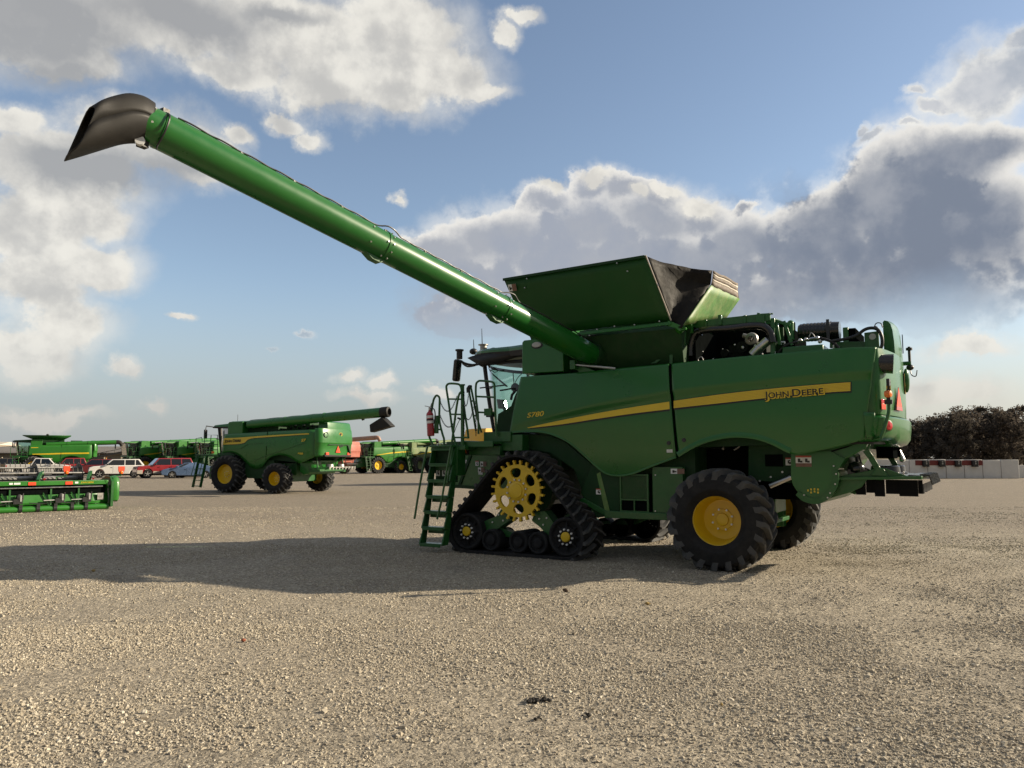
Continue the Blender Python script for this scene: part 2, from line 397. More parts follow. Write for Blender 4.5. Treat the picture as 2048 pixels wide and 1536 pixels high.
tc = N(wt, "ShaderNodeTexCoord")
nrm = N(wt, "ShaderNodeVectorMath", operation="NORMALIZE"); L(wt, tc.outputs["Generated"], nrm.inputs[0])
sep = N(wt, "ShaderNodeSeparateXYZ"); L(wt, nrm.outputs[0], sep.inputs[0])
az = N(wt, "ShaderNodeMath", operation="ARCTAN2"); L(wt, sep.outputs[0], az.inputs[0]); L(wt, sep.outputs[1], az.inputs[1])
el = N(wt, "ShaderNodeMath", operation="ARCSINE"); L(wt, sep.outputs[2], el.inputs[0])
ae = N(wt, "ShaderNodeCombineXYZ"); L(wt, az.outputs[0], ae.inputs[0]); L(wt, el.outputs[0], ae.inputs[1])
def wnoise(scale, detail, rough, w=0.):
    n = N(wt, "ShaderNodeTexNoise", noise_dimensions="4D", i_W=w, i_Scale=scale, i_Detail=detail, i_Roughness=rough)
    L(wt, nrm.outputs[0], n.inputs["Vector"]); return n
n1 = wnoise(4.5, 3., .55, 1.3); n2 = wnoise(15., 8., .62, 4.1)
def vop(op, a, b=None, c=None, sc=None):
    n = N(wt, "ShaderNodeVectorMath", operation=op)
    for i, x in enumerate((a, b, c)):
        if x is None: continue
        if isinstance(x, tuple): n.inputs[i].default_value = x
        else: L(wt, x, n.inputs[i])
    if sc is not None: n.inputs["Scale"].default_value = sc
    return n.outputs[0]
def mop(op, a, b=None, c=None, clamp=False):
    n = N(wt, "ShaderNodeMath", operation=op, use_clamp=clamp)
    for i, x in enumerate((a, b, c)):
        if x is None: continue
        if isinstance(x, (int, float)): n.inputs[i].default_value = x
        else: L(wt, x, n.inputs[i])
    return n.outputs[0]
def ss(x, a, b, lo=0., hi=1.):
    n = N(wt, "ShaderNodeMapRange", interpolation_type="SMOOTHSTEP")
    n.inputs[1].default_value = a; n.inputs[2].default_value = b; n.inputs[3].default_value = lo; n.inputs[4].default_value = hi
    L(wt, x, n.inputs[0]); return n.outputs[0]
def mixc(f, a, b):
    n = N(wt, "ShaderNodeMix", data_type="RGBA")
    if isinstance(f, (int, float)): n.inputs[0].default_value = f
    else: L(wt, f, n.inputs[0])
    for k, x in ((6, a), (7, b)):
        if isinstance(x, tuple): n.inputs[k].default_value = (*x, 1)
        else: L(wt, x, n.inputs[k])
    return n.outputs[2]
w1 = vop("MULTIPLY_ADD", n1.outputs["Color"], (.075, .06, 0), (-.0375, -.03, 0))
w2 = vop("MULTIPLY_ADD", n2.outputs["Color"], (.075, .065, 0), (-.0375, -.0325, 0))
p0 = vop("ADD", vop("ADD", ae.outputs[0], w1), w2)
# a second look at the field a little towards the light (up and to the right) tells sunlit from shaded sides
p1 = vop("ADD", vop("ADD", ae.outputs[0], w1), (.050, .045, 0))
p2 = vop("ADD", ae.outputs[0], w1)
g0 = N(wt, "ShaderNodeGroup"); g0.node_tree = grp; L(wt, p0, g0.inputs[0])
g1 = N(wt, "ShaderNodeGroup"); g1.node_tree = grp; L(wt, p1, g1.inputs[0])
n4 = wnoise(34., 7., .6, 2.2); n5 = wnoise(6.5, 6., .55, 9.4)
# clouds outside the photographed part of the sky, so that paint and glass have something to mirror
n3 = wnoise(2.1, 6., .6, 7.7)
away = ss(mop("ABSOLUTE", az.outputs[0]), .62, .95); high = ss(el.outputs[0], .62, .85)
away = mop("MAXIMUM", away, high)
rest = mop("MULTIPLY", mop("MULTIPLY", ss(n3.outputs["Fac"], .42, .56), away), ss(el.outputs[0], -.02, .12))

# the same small-scale noise sampled a touch towards the sun: the difference shows which side of each billow is lit
n2b = N(wt, "ShaderNodeTexNoise", noise_dimensions="4D", i_W=4.1, i_Scale=15., i_Detail=5., i_Roughness=.58); L(wt, vop("ADD", nrm.outputs[0], (.016, .0, .014)), n2b.inputs["Vector"])
n2c = N(wt, "ShaderNodeTexNoise", noise_dimensions="4D", i_W=4.1, i_Scale=15., i_Detail=5., i_Roughness=.58); L(wt, nrm.outputs[0], n2c.inputs["Vector"])
lump = mop("SUBTRACT", n2c.outputs["Fac"], n2b.outputs["Fac"])
fine = mop("SUBTRACT", n2.outputs["Fac"], .5)
f4 = mop("SUBTRACT", n4.outputs["Fac"], .5); f5 = mop("SUBTRACT", n5.outputs["Fac"], .5); er = mop("ADD", mop("MULTIPLY", fine, .95), mop("MULTIPLY", f4, .50))
dP = mop("ADD", g0.outputs["pale"], er); dD = mop("MULTIPLY_ADD", er, .62, g0.outputs["dark"])
coreP = ss(dP, -.02, .42); haloP = ss(mop("MULTIPLY_ADD", f5, .9, dP), -.42, .40, 0., .62)
aP = mop("MULTIPLY", mop("MAXIMUM", coreP, haloP), ss(el.outputs[0], .02, .16, .55, 1.)); aD = mop("MAXIMUM", ss(dD, -.03, .24), ss(mop("MULTIPLY_ADD", f5, .8, dD), -.40, .30, 0., .5))
litP = mop("ADD", mop("SUBTRACT", g0.outputs["pale"], g1.outputs["pale"]), mop("ADD", mop("MULTIPLY", f5, .8), mop("MULTIPLY", lump, 3.2)))
litD = mop("ADD", mop("SUBTRACT", g0.outputs["dark"], g1.outputs["dark"]), mop("ADD", mop("MULTIPLY", f5, .45), mop("MULTIPLY", lump, 1.3)))
thick = ss(g0.outputs["pale"], .10, .75)
K = 6.35   # cloud and haze colours below are written as they should read at strength 0.1
def kc(r, g, b): return (r * K, g * K, b * K)
sky = N(wt, "ShaderNodeTexSky", sky_type="NISHITA", sun_disc=False, sun_elevation=SUN_EL,
        sun_rotation=math.atan2(SUN_DIR.x, SUN_DIR.y), altitude=250., air_density=1.0, dust_density=.6, ozone_density=1.2)
hsv = N(wt, "ShaderNodeHueSaturation"); hsv.inputs["Saturation"].default_value = .90; hsv.inputs["Value"].default_value = .99
L(wt, sky.outputs[0], hsv.inputs["Color"])
base = hsv.outputs[0]
# pale moist air low over the horizon
base = mixc(ss(el.outputs[0], .24, .0, 0., .93), base, mixc(ss(az.outputs[0], .22, .55), kc(.40, .43, .452), kc(.60, .585, .53)))
thin = mop("ADD", mop("MULTIPLY_ADD", f5, -.9, g0.outputs["pale"]), mop("MULTIPLY", litP, -.55))
cream = mixc(ss(mop("ADD", mop("MULTIPLY", f5, 1.2), mop("MULTIPLY", lump, 2.6)), -.45, .35), kc(.68, .66, .615), kc(.88, .85, .775))
belly = mop("ADD", mop("MULTIPLY", ss(mop("MULTIPLY_ADD", f5, 1.2, g0.outputs["grey"]), -.25, .75), .95), ss(thin, .25, 1.0, 0., .40), clamp=True)
colP = mixc(belly, cream, kc(.40, .405, .41))
colP = mixc(mop("MULTIPLY", mop("MULTIPLY", thick, ss(el.outputs[0], .28, .55)), ss(az.outputs[0], -.22, -.48, .0, .45)), colP, kc(.36, .36, .365))
# the tall cloud at the right is bluish grey within and white along its edge
colP = mixc(mop("MULTIPLY", ss(az.outputs[0], .30, .40), ss(el.outputs[0], .30, .36)), colP, mixc(ss(mop("SUBTRACT", mop("MULTIPLY", lump, 1.5), dP), -.60, .0), mixc(ss(mop("ADD", f5, mop("MULTIPLY", lump, 1.2)), -.2, .25), kc(.42, .455, .51), kc(.62, .63, .65)), kc(.92, .90, .84)))
# low clouds are creamier
colP = mixc(ss(el.outputs[0], .16, .02, 0., .55), colP, kc(.60, .53, .47))
rim = ss(mop("ADD", litD, mop("MULTIPLY", lump, 3.0)), .0, .70)
slate = mixc(ss(az.outputs[0], .10, .42), kc(.36, .395, .47), kc(.205, .24, .31))
colD = mixc(ss(mop("ADD", mop("MULTIPLY", f5, 1.5), mop("ADD", mop("MULTIPLY", lump, 1.6), mop("MULTIPLY", litD, .25))), -.35, .55, 0., .62), slate, kc(.44, .455, .49))
colD = mixc(mop("MULTIPLY", rim, ss(dD, .75, .0)), colD, kc(.94, .91, .85))
colD = mixc(ss(el.outputs[0], .22, .10, 0., .5), colD, kc(.44, .445, .475))
behind = mop("MULTIPLY", ss(sep.outputs[1], .15, -.35), ss(el.outputs[0], .75, .35))   # unseen sky darkened behind the view to dim paint reflections
base = mixc(mop("MULTIPLY", behind, .85), base, kc(.17, .172, .172))
c = mixc(mop("MULTIPLY", rest, mop("SUBTRACT", 1., mop("MULTIPLY", behind, .8))), base, kc(.52, .49, .44))
c = mixc(mop("MULTIPLY", aD, ss(mop("MULTIPLY_ADD", f5, .10, el.outputs[0]), .115, .215, .12, 1.)), c, colD)
c = mixc(mop("MULTIPLY", aP, .94), c, colP)
bg = N(wt, "ShaderNodeBackground", i_Strength=.1); L(wt, c, bg.inputs[0])
wo = N(wt, "ShaderNodeOutputWorld"); L(wt, bg.outputs[0], wo.inputs[0])
world.cycles.sampling_method = "MANUAL"; world.cycles.sample_map_resolution = 512

# ------------------------------------------------------------------ ground
rng = np.random.default_rng(11)
def vnoise(x, y, seed, scale):
    r = np.random.default_rng(seed); T = r.random((256, 256))
    x = np.asarray(x) * scale + 500.3; y = np.asarray(y) * scale + 500.7
    xi = np.floor(x).astype(int); yi = np.floor(y).astype(int); fx = x - xi; fy = y - yi
    fx = fx*fx*(3 - 2*fx); fy = fy*fy*(3 - 2*fy)
    g = lambda a, b: T[a & 255, b & 255]
    return (g(xi, yi)*(1-fx) + g(xi+1, yi)*fx)*(1-fy) + (g(xi, yi+1)*(1-fx) + g(xi+1, yi+1)*fx)*fy
def height(x, y):
    fade = np.clip((60 - np.hypot(x, y)) / 40, 0, 1)
    return fade * (.030 * (vnoise(x, y, 1, .45) - .5) + .016 * (vnoise(x, y, 2, 1.7) - .5))
def axis(lo, hi, fine, far):
    a = list(np.arange(lo, hi + 1e-6, fine)); s = fine
    while a[-1] < far: s *= 1.22; a.append(a[-1] + s)
    s = fine
    while a[0] > -far: s *= 1.22; a.insert(0, a[0] - s)
    return np.array(a)
xs = axis(-13, 13, .13, 1500); ys = axis(1.5, 24, .13, 1500)
def lane_mask(x, y):
    return np.clip(sum(np.exp(-((f_(x, y) / w_)**2)) for f_, w_ in ((lambda x, y: x*.42 - y + 8.2 + .5*np.sin(x*.35), .50), (lambda x, y: x*.42 - y + 10.6 + .5*np.sin(x*.35), .50), (lambda x, y: x*-.75 - y + 5.4, .45), (lambda x, y: x*-.75 - y + 7.9, .45), (lambda x, y: x*.10 - y + 17.5 + .8*np.sin(x*.2), .7), (lambda x, y: x*.10 - y + 20.4 + .8*np.sin(x*.2), .7))), 0, 1)
GX, GY = np.meshgrid(xs, ys); GZ = height(GX, GY)
ny, nx = GX.shape
vs = np.stack([GX, GY, GZ], -1).reshape(-1, 3)
ii = np.arange(ny * nx).reshape(ny, nx)
quads = np.stack([ii[:-1, :-1], ii[:-1, 1:], ii[1:, 1:], ii[1:, :-1]], -1).reshape(-1, 4)
def np_mesh(name, vs, quads, mats, smooth=False):
    me = bpy.data.meshes.new(name); n = len(quads)
    me.vertices.add(len(vs)); me.vertices.foreach_set("co", np.ascontiguousarray(vs, dtype=np.float32).ravel())
    me.loops.add(n * 4); me.loops.foreach_set("vertex_index", np.ascontiguousarray(quads, dtype=np.int32).ravel())
    me.polygons.add(n); me.polygons.foreach_set("loop_start", np.arange(0, n*4, 4, dtype=np.int32))
    me.polygons.foreach_set("use_smooth", np.full(n, smooth))
    for m in mats: me.materials.append(m)
    me.update(calc_edges=True); return me

gm, nt, out = newmat("gravel_ground")
tc = N(nt, "ShaderNodeTexCoord"); b = N(nt, "ShaderNodeBsdfPrincipled"); b.inputs["Roughness"].default_value = .95; b.inputs["Specular IOR Level"].default_value = .25
def gn(scale, detail, rough=.6):
    n = N(nt, "ShaderNodeTexNoise", i_Scale=scale, i_Detail=detail, i_Roughness=rough); L(nt, tc.outputs["Object"], n.inputs["Vector"]); return n
def gv(scale):
    n = N(nt, "ShaderNodeTexVoronoi", i_Scale=scale); L(nt, tc.outputs["Object"], n.inputs["Vector"]); return n
def gmr(x, a, b_, lo, hi):
    n = N(nt, "ShaderNodeMapRange"); n.inputs[1].default_value = a; n.inputs[2].default_value = b_; n.inputs[3].default_value = lo; n.inputs[4].default_value = hi
    L(nt, x, n.inputs[0]); return n.outputs[0]
def gmix(f, a, c_, blend="MIX"):
    n = N(nt, "ShaderNodeMix", data_type="RGBA", blend_type=blend)
    if isinstance(f, float): n.inputs[0].default_value = f
    else: L(nt, f, n.inputs[0])
    for k, x in ((6, a), (7, c_)):
        if isinstance(x, tuple): n.inputs[k].default_value = (*x, 1)
        else: L(nt, x, n.inputs[k])
    return n.outputs[2]
big = gn(.32, 5); mid = gn(1.6, 6, .65); sm = gn(26., 6, .7); v1 = gv(46.); v2 = gv(21.)
col = gmix(gmr(big.outputs["Fac"], .35, .65, 0, 1), (.365, .318, .244), (.445, .390, .298))
pt = gn(.75, 4, .5); col = gmix(gmr(pt.outputs["Fac"], .50, .66, 0, .75), col, (.285, .250, .198))
col = gmix(gmr(mid.outputs["Fac"], .35, .7, 0, .7), col, (.350, .305, .234))
la = N(nt, "ShaderNodeAttribute", attribute_name="lane"); col = gmix(gmr(la.outputs["Fac"], 0., 1., 0., .65), col, (.395, .342, .262))   # wheel lanes pressed to fines
sx = N(nt, "ShaderNodeSeparateXYZ"); L(nt, tc.outputs["Object"], sx.inputs[0])
back_n = gn(.11, 4); ya = N(nt, "ShaderNodeMath", operation="MULTIPLY_ADD"); ya.inputs[1].default_value = 14.; L(nt, back_n.outputs["Fac"], ya.inputs[0]); L(nt, sx.outputs[1], ya.inputs[2])
col = gmix(gmr(ya.outputs[0], 19., 30., 0., .80), col, (.262, .222, .172))   # darker and browner towards the back of the yard
sp = gmr(v1.outputs["Color"], .0, 1., .45, 1.42); sp2 = gmr(v2.outputs["Color"], 0., 1., .72, 1.22)
def gsc(c_, f):
    n = N(nt, "ShaderNodeVectorMath", operation="SCALE"); L(nt, c_, n.inputs[0]); L(nt, f, n.inputs["Scale"]); return n.outputs[0]
col = gsc(gsc(gsc(col, sp), sp2), gmr(sm.outputs["Fac"], .3, .7, .78, 1.2))
L(nt, col, b.inputs["Base Color"])
hsum = N(nt, "ShaderNodeMath", operation="MULTIPLY_ADD"); hsum.inputs[1].default_value = -.5
L(nt, v2.outputs["Distance"], hsum.inputs[0])
h2 = N(nt, "ShaderNodeMath", operation="MULTIPLY_ADD"); h2.inputs[1].default_value = -.35; L(nt, v1.outputs["Distance"], h2.inputs[0]); L(nt, sm.outputs["Fac"], h2.inputs[2])
L(nt, h2.outputs[0], hsum.inputs[2])
bp = N(nt, "ShaderNodeBump", i_Strength=1., i_Distance=.03); L(nt, hsum.outputs[0], bp.inputs["Height"]); L(nt, bp.outputs[0], b.inputs["Normal"])
L(nt, b.outputs[0], out.inputs[0])
gmesh = np_mesh("ground", vs, quads, [gm], True)
lane_at = gmesh.attributes.new("lane", "FLOAT", "POINT"); lane_at.data.foreach_set("value", (lane_mask(vs[:, 0], vs[:, 1]) * np.clip(vnoise(vs[:, 0], vs[:, 1], 9, .9)*2.2 - .2, 0, 1)).astype(np.float32))
ground = bpy.data.objects.new("ground", gmesh); C.objects.link(ground)
struct(ground); ground["label"] = "pale tan gravel yard under the machines"

# loose stones: angular chips, thinning out with distance, bunched where traffic has not pressed them flat
sm_, nt, out = newmat("gravel_stone")
b = N(nt, "ShaderNodeBsdfPrincipled"); b.inputs["Roughness"].default_value = .9; b.inputs["Specular IOR Level"].default_value = .3
geo = N(nt, "ShaderNodeNewGeometry"); rmp = N(nt, "ShaderNodeValToRGB")
e = rmp.color_ramp.elements; e[0].color = (.27, .232, .178, 1); e[1].color = (.60, .545, .445, 1)
e2 = rmp.color_ramp.elements.new(.5); e2.color = (.405, .356, .272, 1); e3 = rmp.color_ramp.elements.new(.85); e3.color = (.47, .418, .325, 1)
L(nt, geo.outputs["Random Per Island"], rmp.inputs[0]); L(nt, rmp.outputs[0], b.inputs["Base Color"]); L(nt, b.outputs[0], out.inputs[0])
def stones(n, dmin, dmax, s0, s1, bias):
    d = dmin + (dmax - dmin) * rng.random(n) ** bias
    a = (rng.random(n) * 2 - 1) * 1.10
    x = a * d; y = d
    keep = (1 - .72*lane_mask(x, y)*np.clip(vnoise(x, y, 9, .9)*2.2 - .2, 0, 1)) * (.16 + .84 * np.clip((vnoise(x, y, 5, .7) * .6 + vnoise(x, y, 6, 2.3) * .4 - .36) * 3.6, 0, 1)) > rng.random(n)
    x, y = x[keep], y[keep]; n = len(x)
    s = s0 * (s1 / s0) ** (rng.random(n) ** 2.2)
    cube = np.array([(-1,-1,-1),(1,-1,-1),(1,1,-1),(-1,1,-1),(-1,-1,1),(1,-1,1),(1,1,1),(-1,1,1)], float)
    P = cube[None] * (1 + rng.normal(0, .26, (n, 8, 3)))
    P[:, 4:, :2] *= (.45 + .4 * rng.random((n, 1, 1)))
    P *= np.stack([.6 + .6*rng.random(n), .5 + .5*rng.random(n), .38 + .34*rng.random(n)], -1)[:, None]
    t = rng.random(n) * 2 * np.pi; tx = rng.normal(0, .35, n)
    ct, st, cx, sx = np.cos(t), np.sin(t), np.cos(tx), np.sin(tx)
    X, Y, Z = P[..., 0], P[..., 1], P[..., 2]
    Y, Z = Y*cx[:, None] - Z*sx[:, None], Y*sx[:, None] + Z*cx[:, None]
    X, Y = X*ct[:, None] - Y*st[:, None], X*st[:, None] + Y*ct[:, None]
    W = np.stack([X, Y, Z], -1) * (s/2)[:, None, None]
    W[..., 0] += x[:, None]; W[..., 1] += y[:, None]; W[..., 2] += (height(x, y) + s * .10)[:, None]
    return W.reshape(-1, 3)
parts = [stones(330000, 3.4, 8.2, .006, .025, .85), stones(225000, 7.2, 15.5, .010, .029, .9), stones(95000, 14., 28., .017, .040, .9), stones(3400, 3.6, 11., .024, .050, .8)]
W = np.concatenate(parts); n = len(W) // 8
f = np.array([(0,3,2,1),(4,5,6,7),(0,1,5,4),(1,2,6,5),(2,3,7,6),(3,0,4,7)])
Q = (f[None] + (np.arange(n) * 8)[:, None, None]).reshape(-1, 4)
gravel = bpy.data.objects.new("gravel", np_mesh("gravel", W, Q, [sm_])); C.objects.link(gravel)
struct(gravel, "stuff"); gravel["label"] = "loose angular limestone chips on the yard"; gravel["category"] = "gravel"

# ------------------------------------------------------------------ wheels, tyres, tracks (shared builders)
def tyre_mb(R, w, rr, lugs=20, lug_h=.055, lug_w=.074, y0=0., n=56, side=1):
    """ag tyre round the y axis at the origin: carcass profile plus chevron lugs"""
    mb = MB(); Rc = R - lug_h; h = w / 2
    prof = [(rr, -h*.74), (rr + .02, -h*.82), (rr + (Rc-rr)*.30, -h*1.0), (rr + (Rc-rr)*.60, -h*1.0), (rr + (Rc-rr)*.86, -h*.93), (Rc - .012, -h*.80),
            (Rc, -h*.45), (Rc + .006, 0), (Rc, h*.45), (Rc - .012, h*.80), (rr + (Rc-rr)*.86, h*.93), (rr + (Rc-rr)*.60, h*1.0), (rr + (Rc-rr)*.30, h*1.0), (rr + .02, h*.82), (rr, h*.74)]
    mb.lathe(prof, (0, 0, 0), (0, 1, 0), n)
    for k in range(lugs):
        for sgn in (-1, 1):
            a0 = 2*PI*(k + (.5 if sgn > 0 else 0)) / lugs
            secs = []
            # t: 0 on the side wall, 1 at the tread centre
            for yy, rb, rt, da, wd in ((.97, rr + (Rc-rr)*.66, rr + (Rc-rr)*.74 + .012, -.05, 1.25), (.96, rr + (Rc-rr)*.84, R - .050, 0., 1.2), (.80, Rc - .02, R - .010, .09, 1.1), (.40, Rc - .01, R, .30, .95), (-.05, Rc - .01, R + .002, .50, .85)):
                aw = lug_w * wd / R / 2; a = a0 - side * da * (.78 / R) * .62
                y = sgn * h * yy; 
                secs.append([(math.sin(a+q)*r, y, math.cos(a+q)*r) for q, r in ((-aw*1.25, rb), (aw*1.25, rb), (aw*.8, rt), (-aw*.8, rt))])
            vs = [p for s_ in secs for p in s_]; fs = [(0,1,2,3)] + [tuple(4*(len(secs)-1)+i for i in (3,2,1,0))]
            for i in range(len(secs) - 1):
                for j in range(4):
                    j2 = (j+1) % 4; fs.append((4*i+j, 4*(i+1)+j, 4*(i+1)+j2, 4*i+j2))
            if sgn < 0: fs = [f[::-1] for f in fs]
            mb.add(vs, fs, 1)
    return mb
def bolts_mb(n, r, y, sz=.016, h=.03, dirn=1, mat=0):
    mb = MB()
    for k in range(n):
        a = 2*PI*k/n + .2
        p = (math.sin(a)*r, y, math.cos(a)*r); q = (p[0], y + dirn*h, p[2]); mb.cyl(p, q, sz, 8, mat)
    return mb
def rim_mb(rr, w, dish, hub_r, sgn=1):
    """deep dished steel rim; sgn: side of the visible face on the y axis"""
    mb = MB(); h = w/2*.76; yd = sgn*(h - dish)
    prof = [(rr + .03, sgn*h), (rr + .028, sgn*(h - .02)), (rr - .005, sgn*(h - .035)), (rr - .03, sgn*(h - .12)), (rr - .055, yd + sgn*.03), (rr - .07, yd + sgn*.004), (rr*.62, yd - sgn*.0), (hub_r + .06, yd + sgn*.012), (hub_r + .055, yd + sgn*.03), (hub_r, yd + sgn*.035), (hub_r - .01, yd + sgn*.065), (hub_r*.55, yd + sgn*.075), (.001, yd + sgn*.075)]
    mb.lathe(prof, (0, 0, 0), (0, 1, 0), 48)
    prof = [(rr + .03, sgn*h), (rr + .03, -sgn*h), (rr - .02, -sgn*(h-.02)), (rr - .04, -sgn*(h - .10)), (rr - .06, yd - sgn*.03), (.12, yd - sgn*.03)]
    mb.lathe(prof, (0, 0, 0), (0, 1, 0), 48)
    return mb, yd
def make_wheel(parent, c, R, w, rr, dish, hub_r, sgn, rubber, paint, nb=8, br=None, lugs=20, rot=0., lug_h=.055, ringmark=True):
    rm, yd = rim_mb(rr, w, dish, hub_r, sgn); br = br or hub_r + .03
    bt = bolts_mb(nb, br + .012, yd + sgn*.004, dirn=sgn, h=.043); rm.add(bt.v, bt.f, 1)
    wh = obj("wheel", rm, [paint, M["zinc"]], parent); wh.location = c; wh.rotation_euler = (0, rot, 0)
    obj("tyre", tyre_mb(R, w, rr, lugs, lug_h, side=1), [rubber, M["rubber_lug"] if rubber is M["rubber"] else rubber], wh, ang=24)
    return wh

def hull(pts):
    pts = sorted(set((round(p[0], 5), round(p[1], 5)) for p in pts))
    def half(ps):
        o = []
        for p in ps:
            while len(o) > 1 and (o[-1][0]-o[-2][0])*(p[1]-o[-2][1]) - (o[-1][1]-o[-2][1])*(p[0]-o[-2][0]) <= 0: o.pop()
            o.append(p)
        return o
    a = half(pts); b_ = half(pts[::-1]); return a[:-1] + b_[:-1]
def belt_path(circles, off, n):
    pts = [(x + (r+off)*math.cos(2*PI*k/72), z + (r+off)*math.sin(2*PI*k/72)) for x, z, r in circles for k in range(72)]
    h = hull(pts); h.append(h[0]); return resample([(p[0], p[1], 0) for p in h], n + 1)[:-1]

# ------------------------------------------------------------------ the big tracked combine
HARV = thing("combine_harvester", "large green combine on rubber tracks with its unloading auger swung out high to the left", "combine", (4.228, 13.732, 0), math.radians(148.5))
G, GF, GD, BK = M["green"], M["green_frame"], M["green_dark"], M["black"]

CREASE1 = [(3.988, 2.287), (3.576, 2.398), (2.950, 2.509), (2.156, 2.651), (0.872, 2.830), (-0.051, 2.892), (-1.020, 2.944), (-1.928, 2.984), (-2.285, 2.992)]
CREASE0 = [(3.988, 2.212), (3.577, 2.306), (2.950, 2.427), (2.157, 2.546), (0.875, 2.696), (-0.048, 2.779), (-1.016, 2.832), (-1.923, 2.872), (-2.281, 2.882)]
def interp(pts, x):
    for (xa, za), (xb, zb) in zip(pts, pts[1:]):
        if xb <= x <= xa: return za + (zb - za)*(x - xa)/(xb - xa)
    return pts[0][1] if x > pts[0][0] else pts[-1][1]
def side_y(x, z):
    y = 1.665 - .085*(z - 2.5)**2
    if x < -1.70: y -= .45*(-1.70 - x)**2
    # the upper half overhangs: it steps out over a tapering undercut just above the stripe
    c1 = interp(CREASE1, x); c0 = interp(CREASE0, x); amt = .045*min(1, max(0, (4.05 - x)/1.6))
    return y + amt*min(1, max(0, (z - c0)/max(.01, c1 - c0)))
f_top = [(3.769, 3.236), (3.361, 3.241), (2.630, 3.244), (1.768, 3.272), (0.880, 3.293)]
f_bot = [(3.999, 2.185), (3.684, 2.202), (3.365, 2.192), (3.106, 2.142), (2.851, 2.039), (2.652, 1.912), (2.457, 1.744), (2.284, 1.587), (2.142, 1.475), (2.019, 1.425), (1.898, 1.409), (1.731, 1.415), (1.520, 1.464), (1.249, 1.566), (0.792, 1.725)]
r_top = [(0.823, 3.293), (0.183, 3.317), (-0.461, 3.334), (-1.218, 3.350), (-1.929, 3.361), (-2.167, 3.359), (-2.274, 3.353)]
r_bot = [(0.741, 1.741), (0.509, 1.871), (0.300, 1.958), (0.053, 2.019), (-0.171, 2.044), (-0.383, 2.033), (-0.575, 1.995), (-0.762, 1.923), (-0.931, 1.830), (-1.018, 1.791), (-1.091, 1.776), (-1.164, 1.779), (-1.452, 1.834), (-1.803, 1.913), (-2.064, 1.991)]
ft, fb = smoothpath(f_top, 6), smoothpath(f_bot, 6); rt, rb = smoothpath(r_top, 6), smoothpath(r_bot, 6)
fsh = obj("side_shield", MB().sheet(loft(ft, fb, side_y, 80, 44), flip=True), G, HARV, solid=.035, ang=50)
fsh["label"] = "front green side shield with the tapering start of the yellow stripe"
rsh = obj("side_shield", MB().sheet(loft(rt, rb, side_y, 100, 44), flip=True), G, HARV, solid=.035, ang=50)
rsh["label"] = "rear green side shield arched over the steering wheel"
# far side shields, mirrored
def mir(pts): return pts
far = MB(); far.sheet([[(x, -y, z) for x, y, z in r] for r in loft(ft, fb, side_y, 40, 8)]); far.sheet([[(x, -y, z) for x, y, z in r] for r in loft(rt, rb, side_y, 40, 8)])
obj("far_side_shield", far, G, HARV, solid=.03, ang=50)
# arch lip: a narrow rolled edge standing proud of the rear shield
def lip(curve, up, out, name):
    rows = [[], [], [], []]
    for i, p in enumerate(curve):
        q0 = curve[max(i-1, 0)]; q1 = curve[min(i+1, len(curve)-1)]; d = (q1 - q0).normalized(); nrm_ = Vector((-d.y, d.x))
        if nrm_.y < 0: nrm_ = -nrm_
        a = p + nrm_*up
        rows[0].append((a.x, side_y(a.x, a.y) + .002, a.y)); b_ = p + nrm_*up*.75
        rows[1].append((b_.x, side_y(b_.x, b_.y) + out, b_.y)); rows[2].append((p.x, side_y(p.x, p.y) + out*.9, p.y)); rows[3].append((p.x, side_y(p.x, p.y) - .10, p.y + .01))
    return obj(name, MB().sheet(rows, flip=True), G, HARV, ang=60)
lip([p for p in rb if -1.03 < p.x < .83], .085, .016, "arch_lip")
lip([p for p in fb], .03, .008, "shield_edge")
# stripe: yellow band with a dark lower border, split at the shield seam
def band(top, bot, off, ns=40): return loft(smoothpath(top, 6), smoothpath(bot, 6), lambda x, z: side_y(x, z) + off, ns, 3)
y1 = band([(3.597, 2.287), (2.940, 2.395), (2.148, 2.510), (1.493, 2.591), (0.869, 2.657)], [(3.597, 2.274), (2.940, 2.323), (2.149, 2.413), (1.494, 2.481), (0.863, 2.532)], .010)
y2 = band([(0.795, 2.666), (-0.053, 2.745), (-0.833, 2.796), (-1.563, 2.825), (-1.918, 2.837)], [(0.793, 2.546), (-0.049, 2.605), (-0.828, 2.660), (-1.558, 2.697), (-1.913, 2.707)], .010)
b1 = band([(3.544, 2.282), (2.940, 2.336), (2.149, 2.422), (1.494, 2.489), (0.862, 2.540)], [(3.544, 2.259), (2.940, 2.296), (2.150, 2.383), (1.495, 2.451), (0.863, 2.503)], .0075)
b2 = band([(0.790, 2.675), (-0.053, 2.754), (-0.833, 2.804), (-1.563, 2.833), (-1.935, 2.847)], [(0.794, 2.513), (-0.048, 2.577), (-0.827, 2.637), (-1.557, 2.675), (-1.929, 2.681)], .007)
st1 = obj("side_stripe", MB().sheet(y1, flip=True), M["yellow_decal"], fsh); st1["label"] = "front tapering part of the yellow stripe"
st2 = obj("side_stripe", MB().sheet(y2, flip=True), M["yellow_decal"], rsh); st2["label"] = "rear part of the yellow stripe carrying the black maker's lettering"
obj("stripe_border", MB().sheet(b1, flip=True), M["black_decal"], fsh); obj("stripe_border", MB().sheet(b2, flip=True), M["black_decal"], rsh)
ln = MB()
for k in range(1, 6):
    t = k / 6
    row = [tuple(Vector(a).lerp(Vector(c_), t) + Vector((0, .0015, 0))) for a, c_ in zip(y2[0], y2[-1])]
    for i in range(len(row) - 1): ln.bar(row[i], row[i+1], .003, .003)
obj("pinstripe", ln, pm("stripe_shade", (.42, .28, .02), .5), rsh)
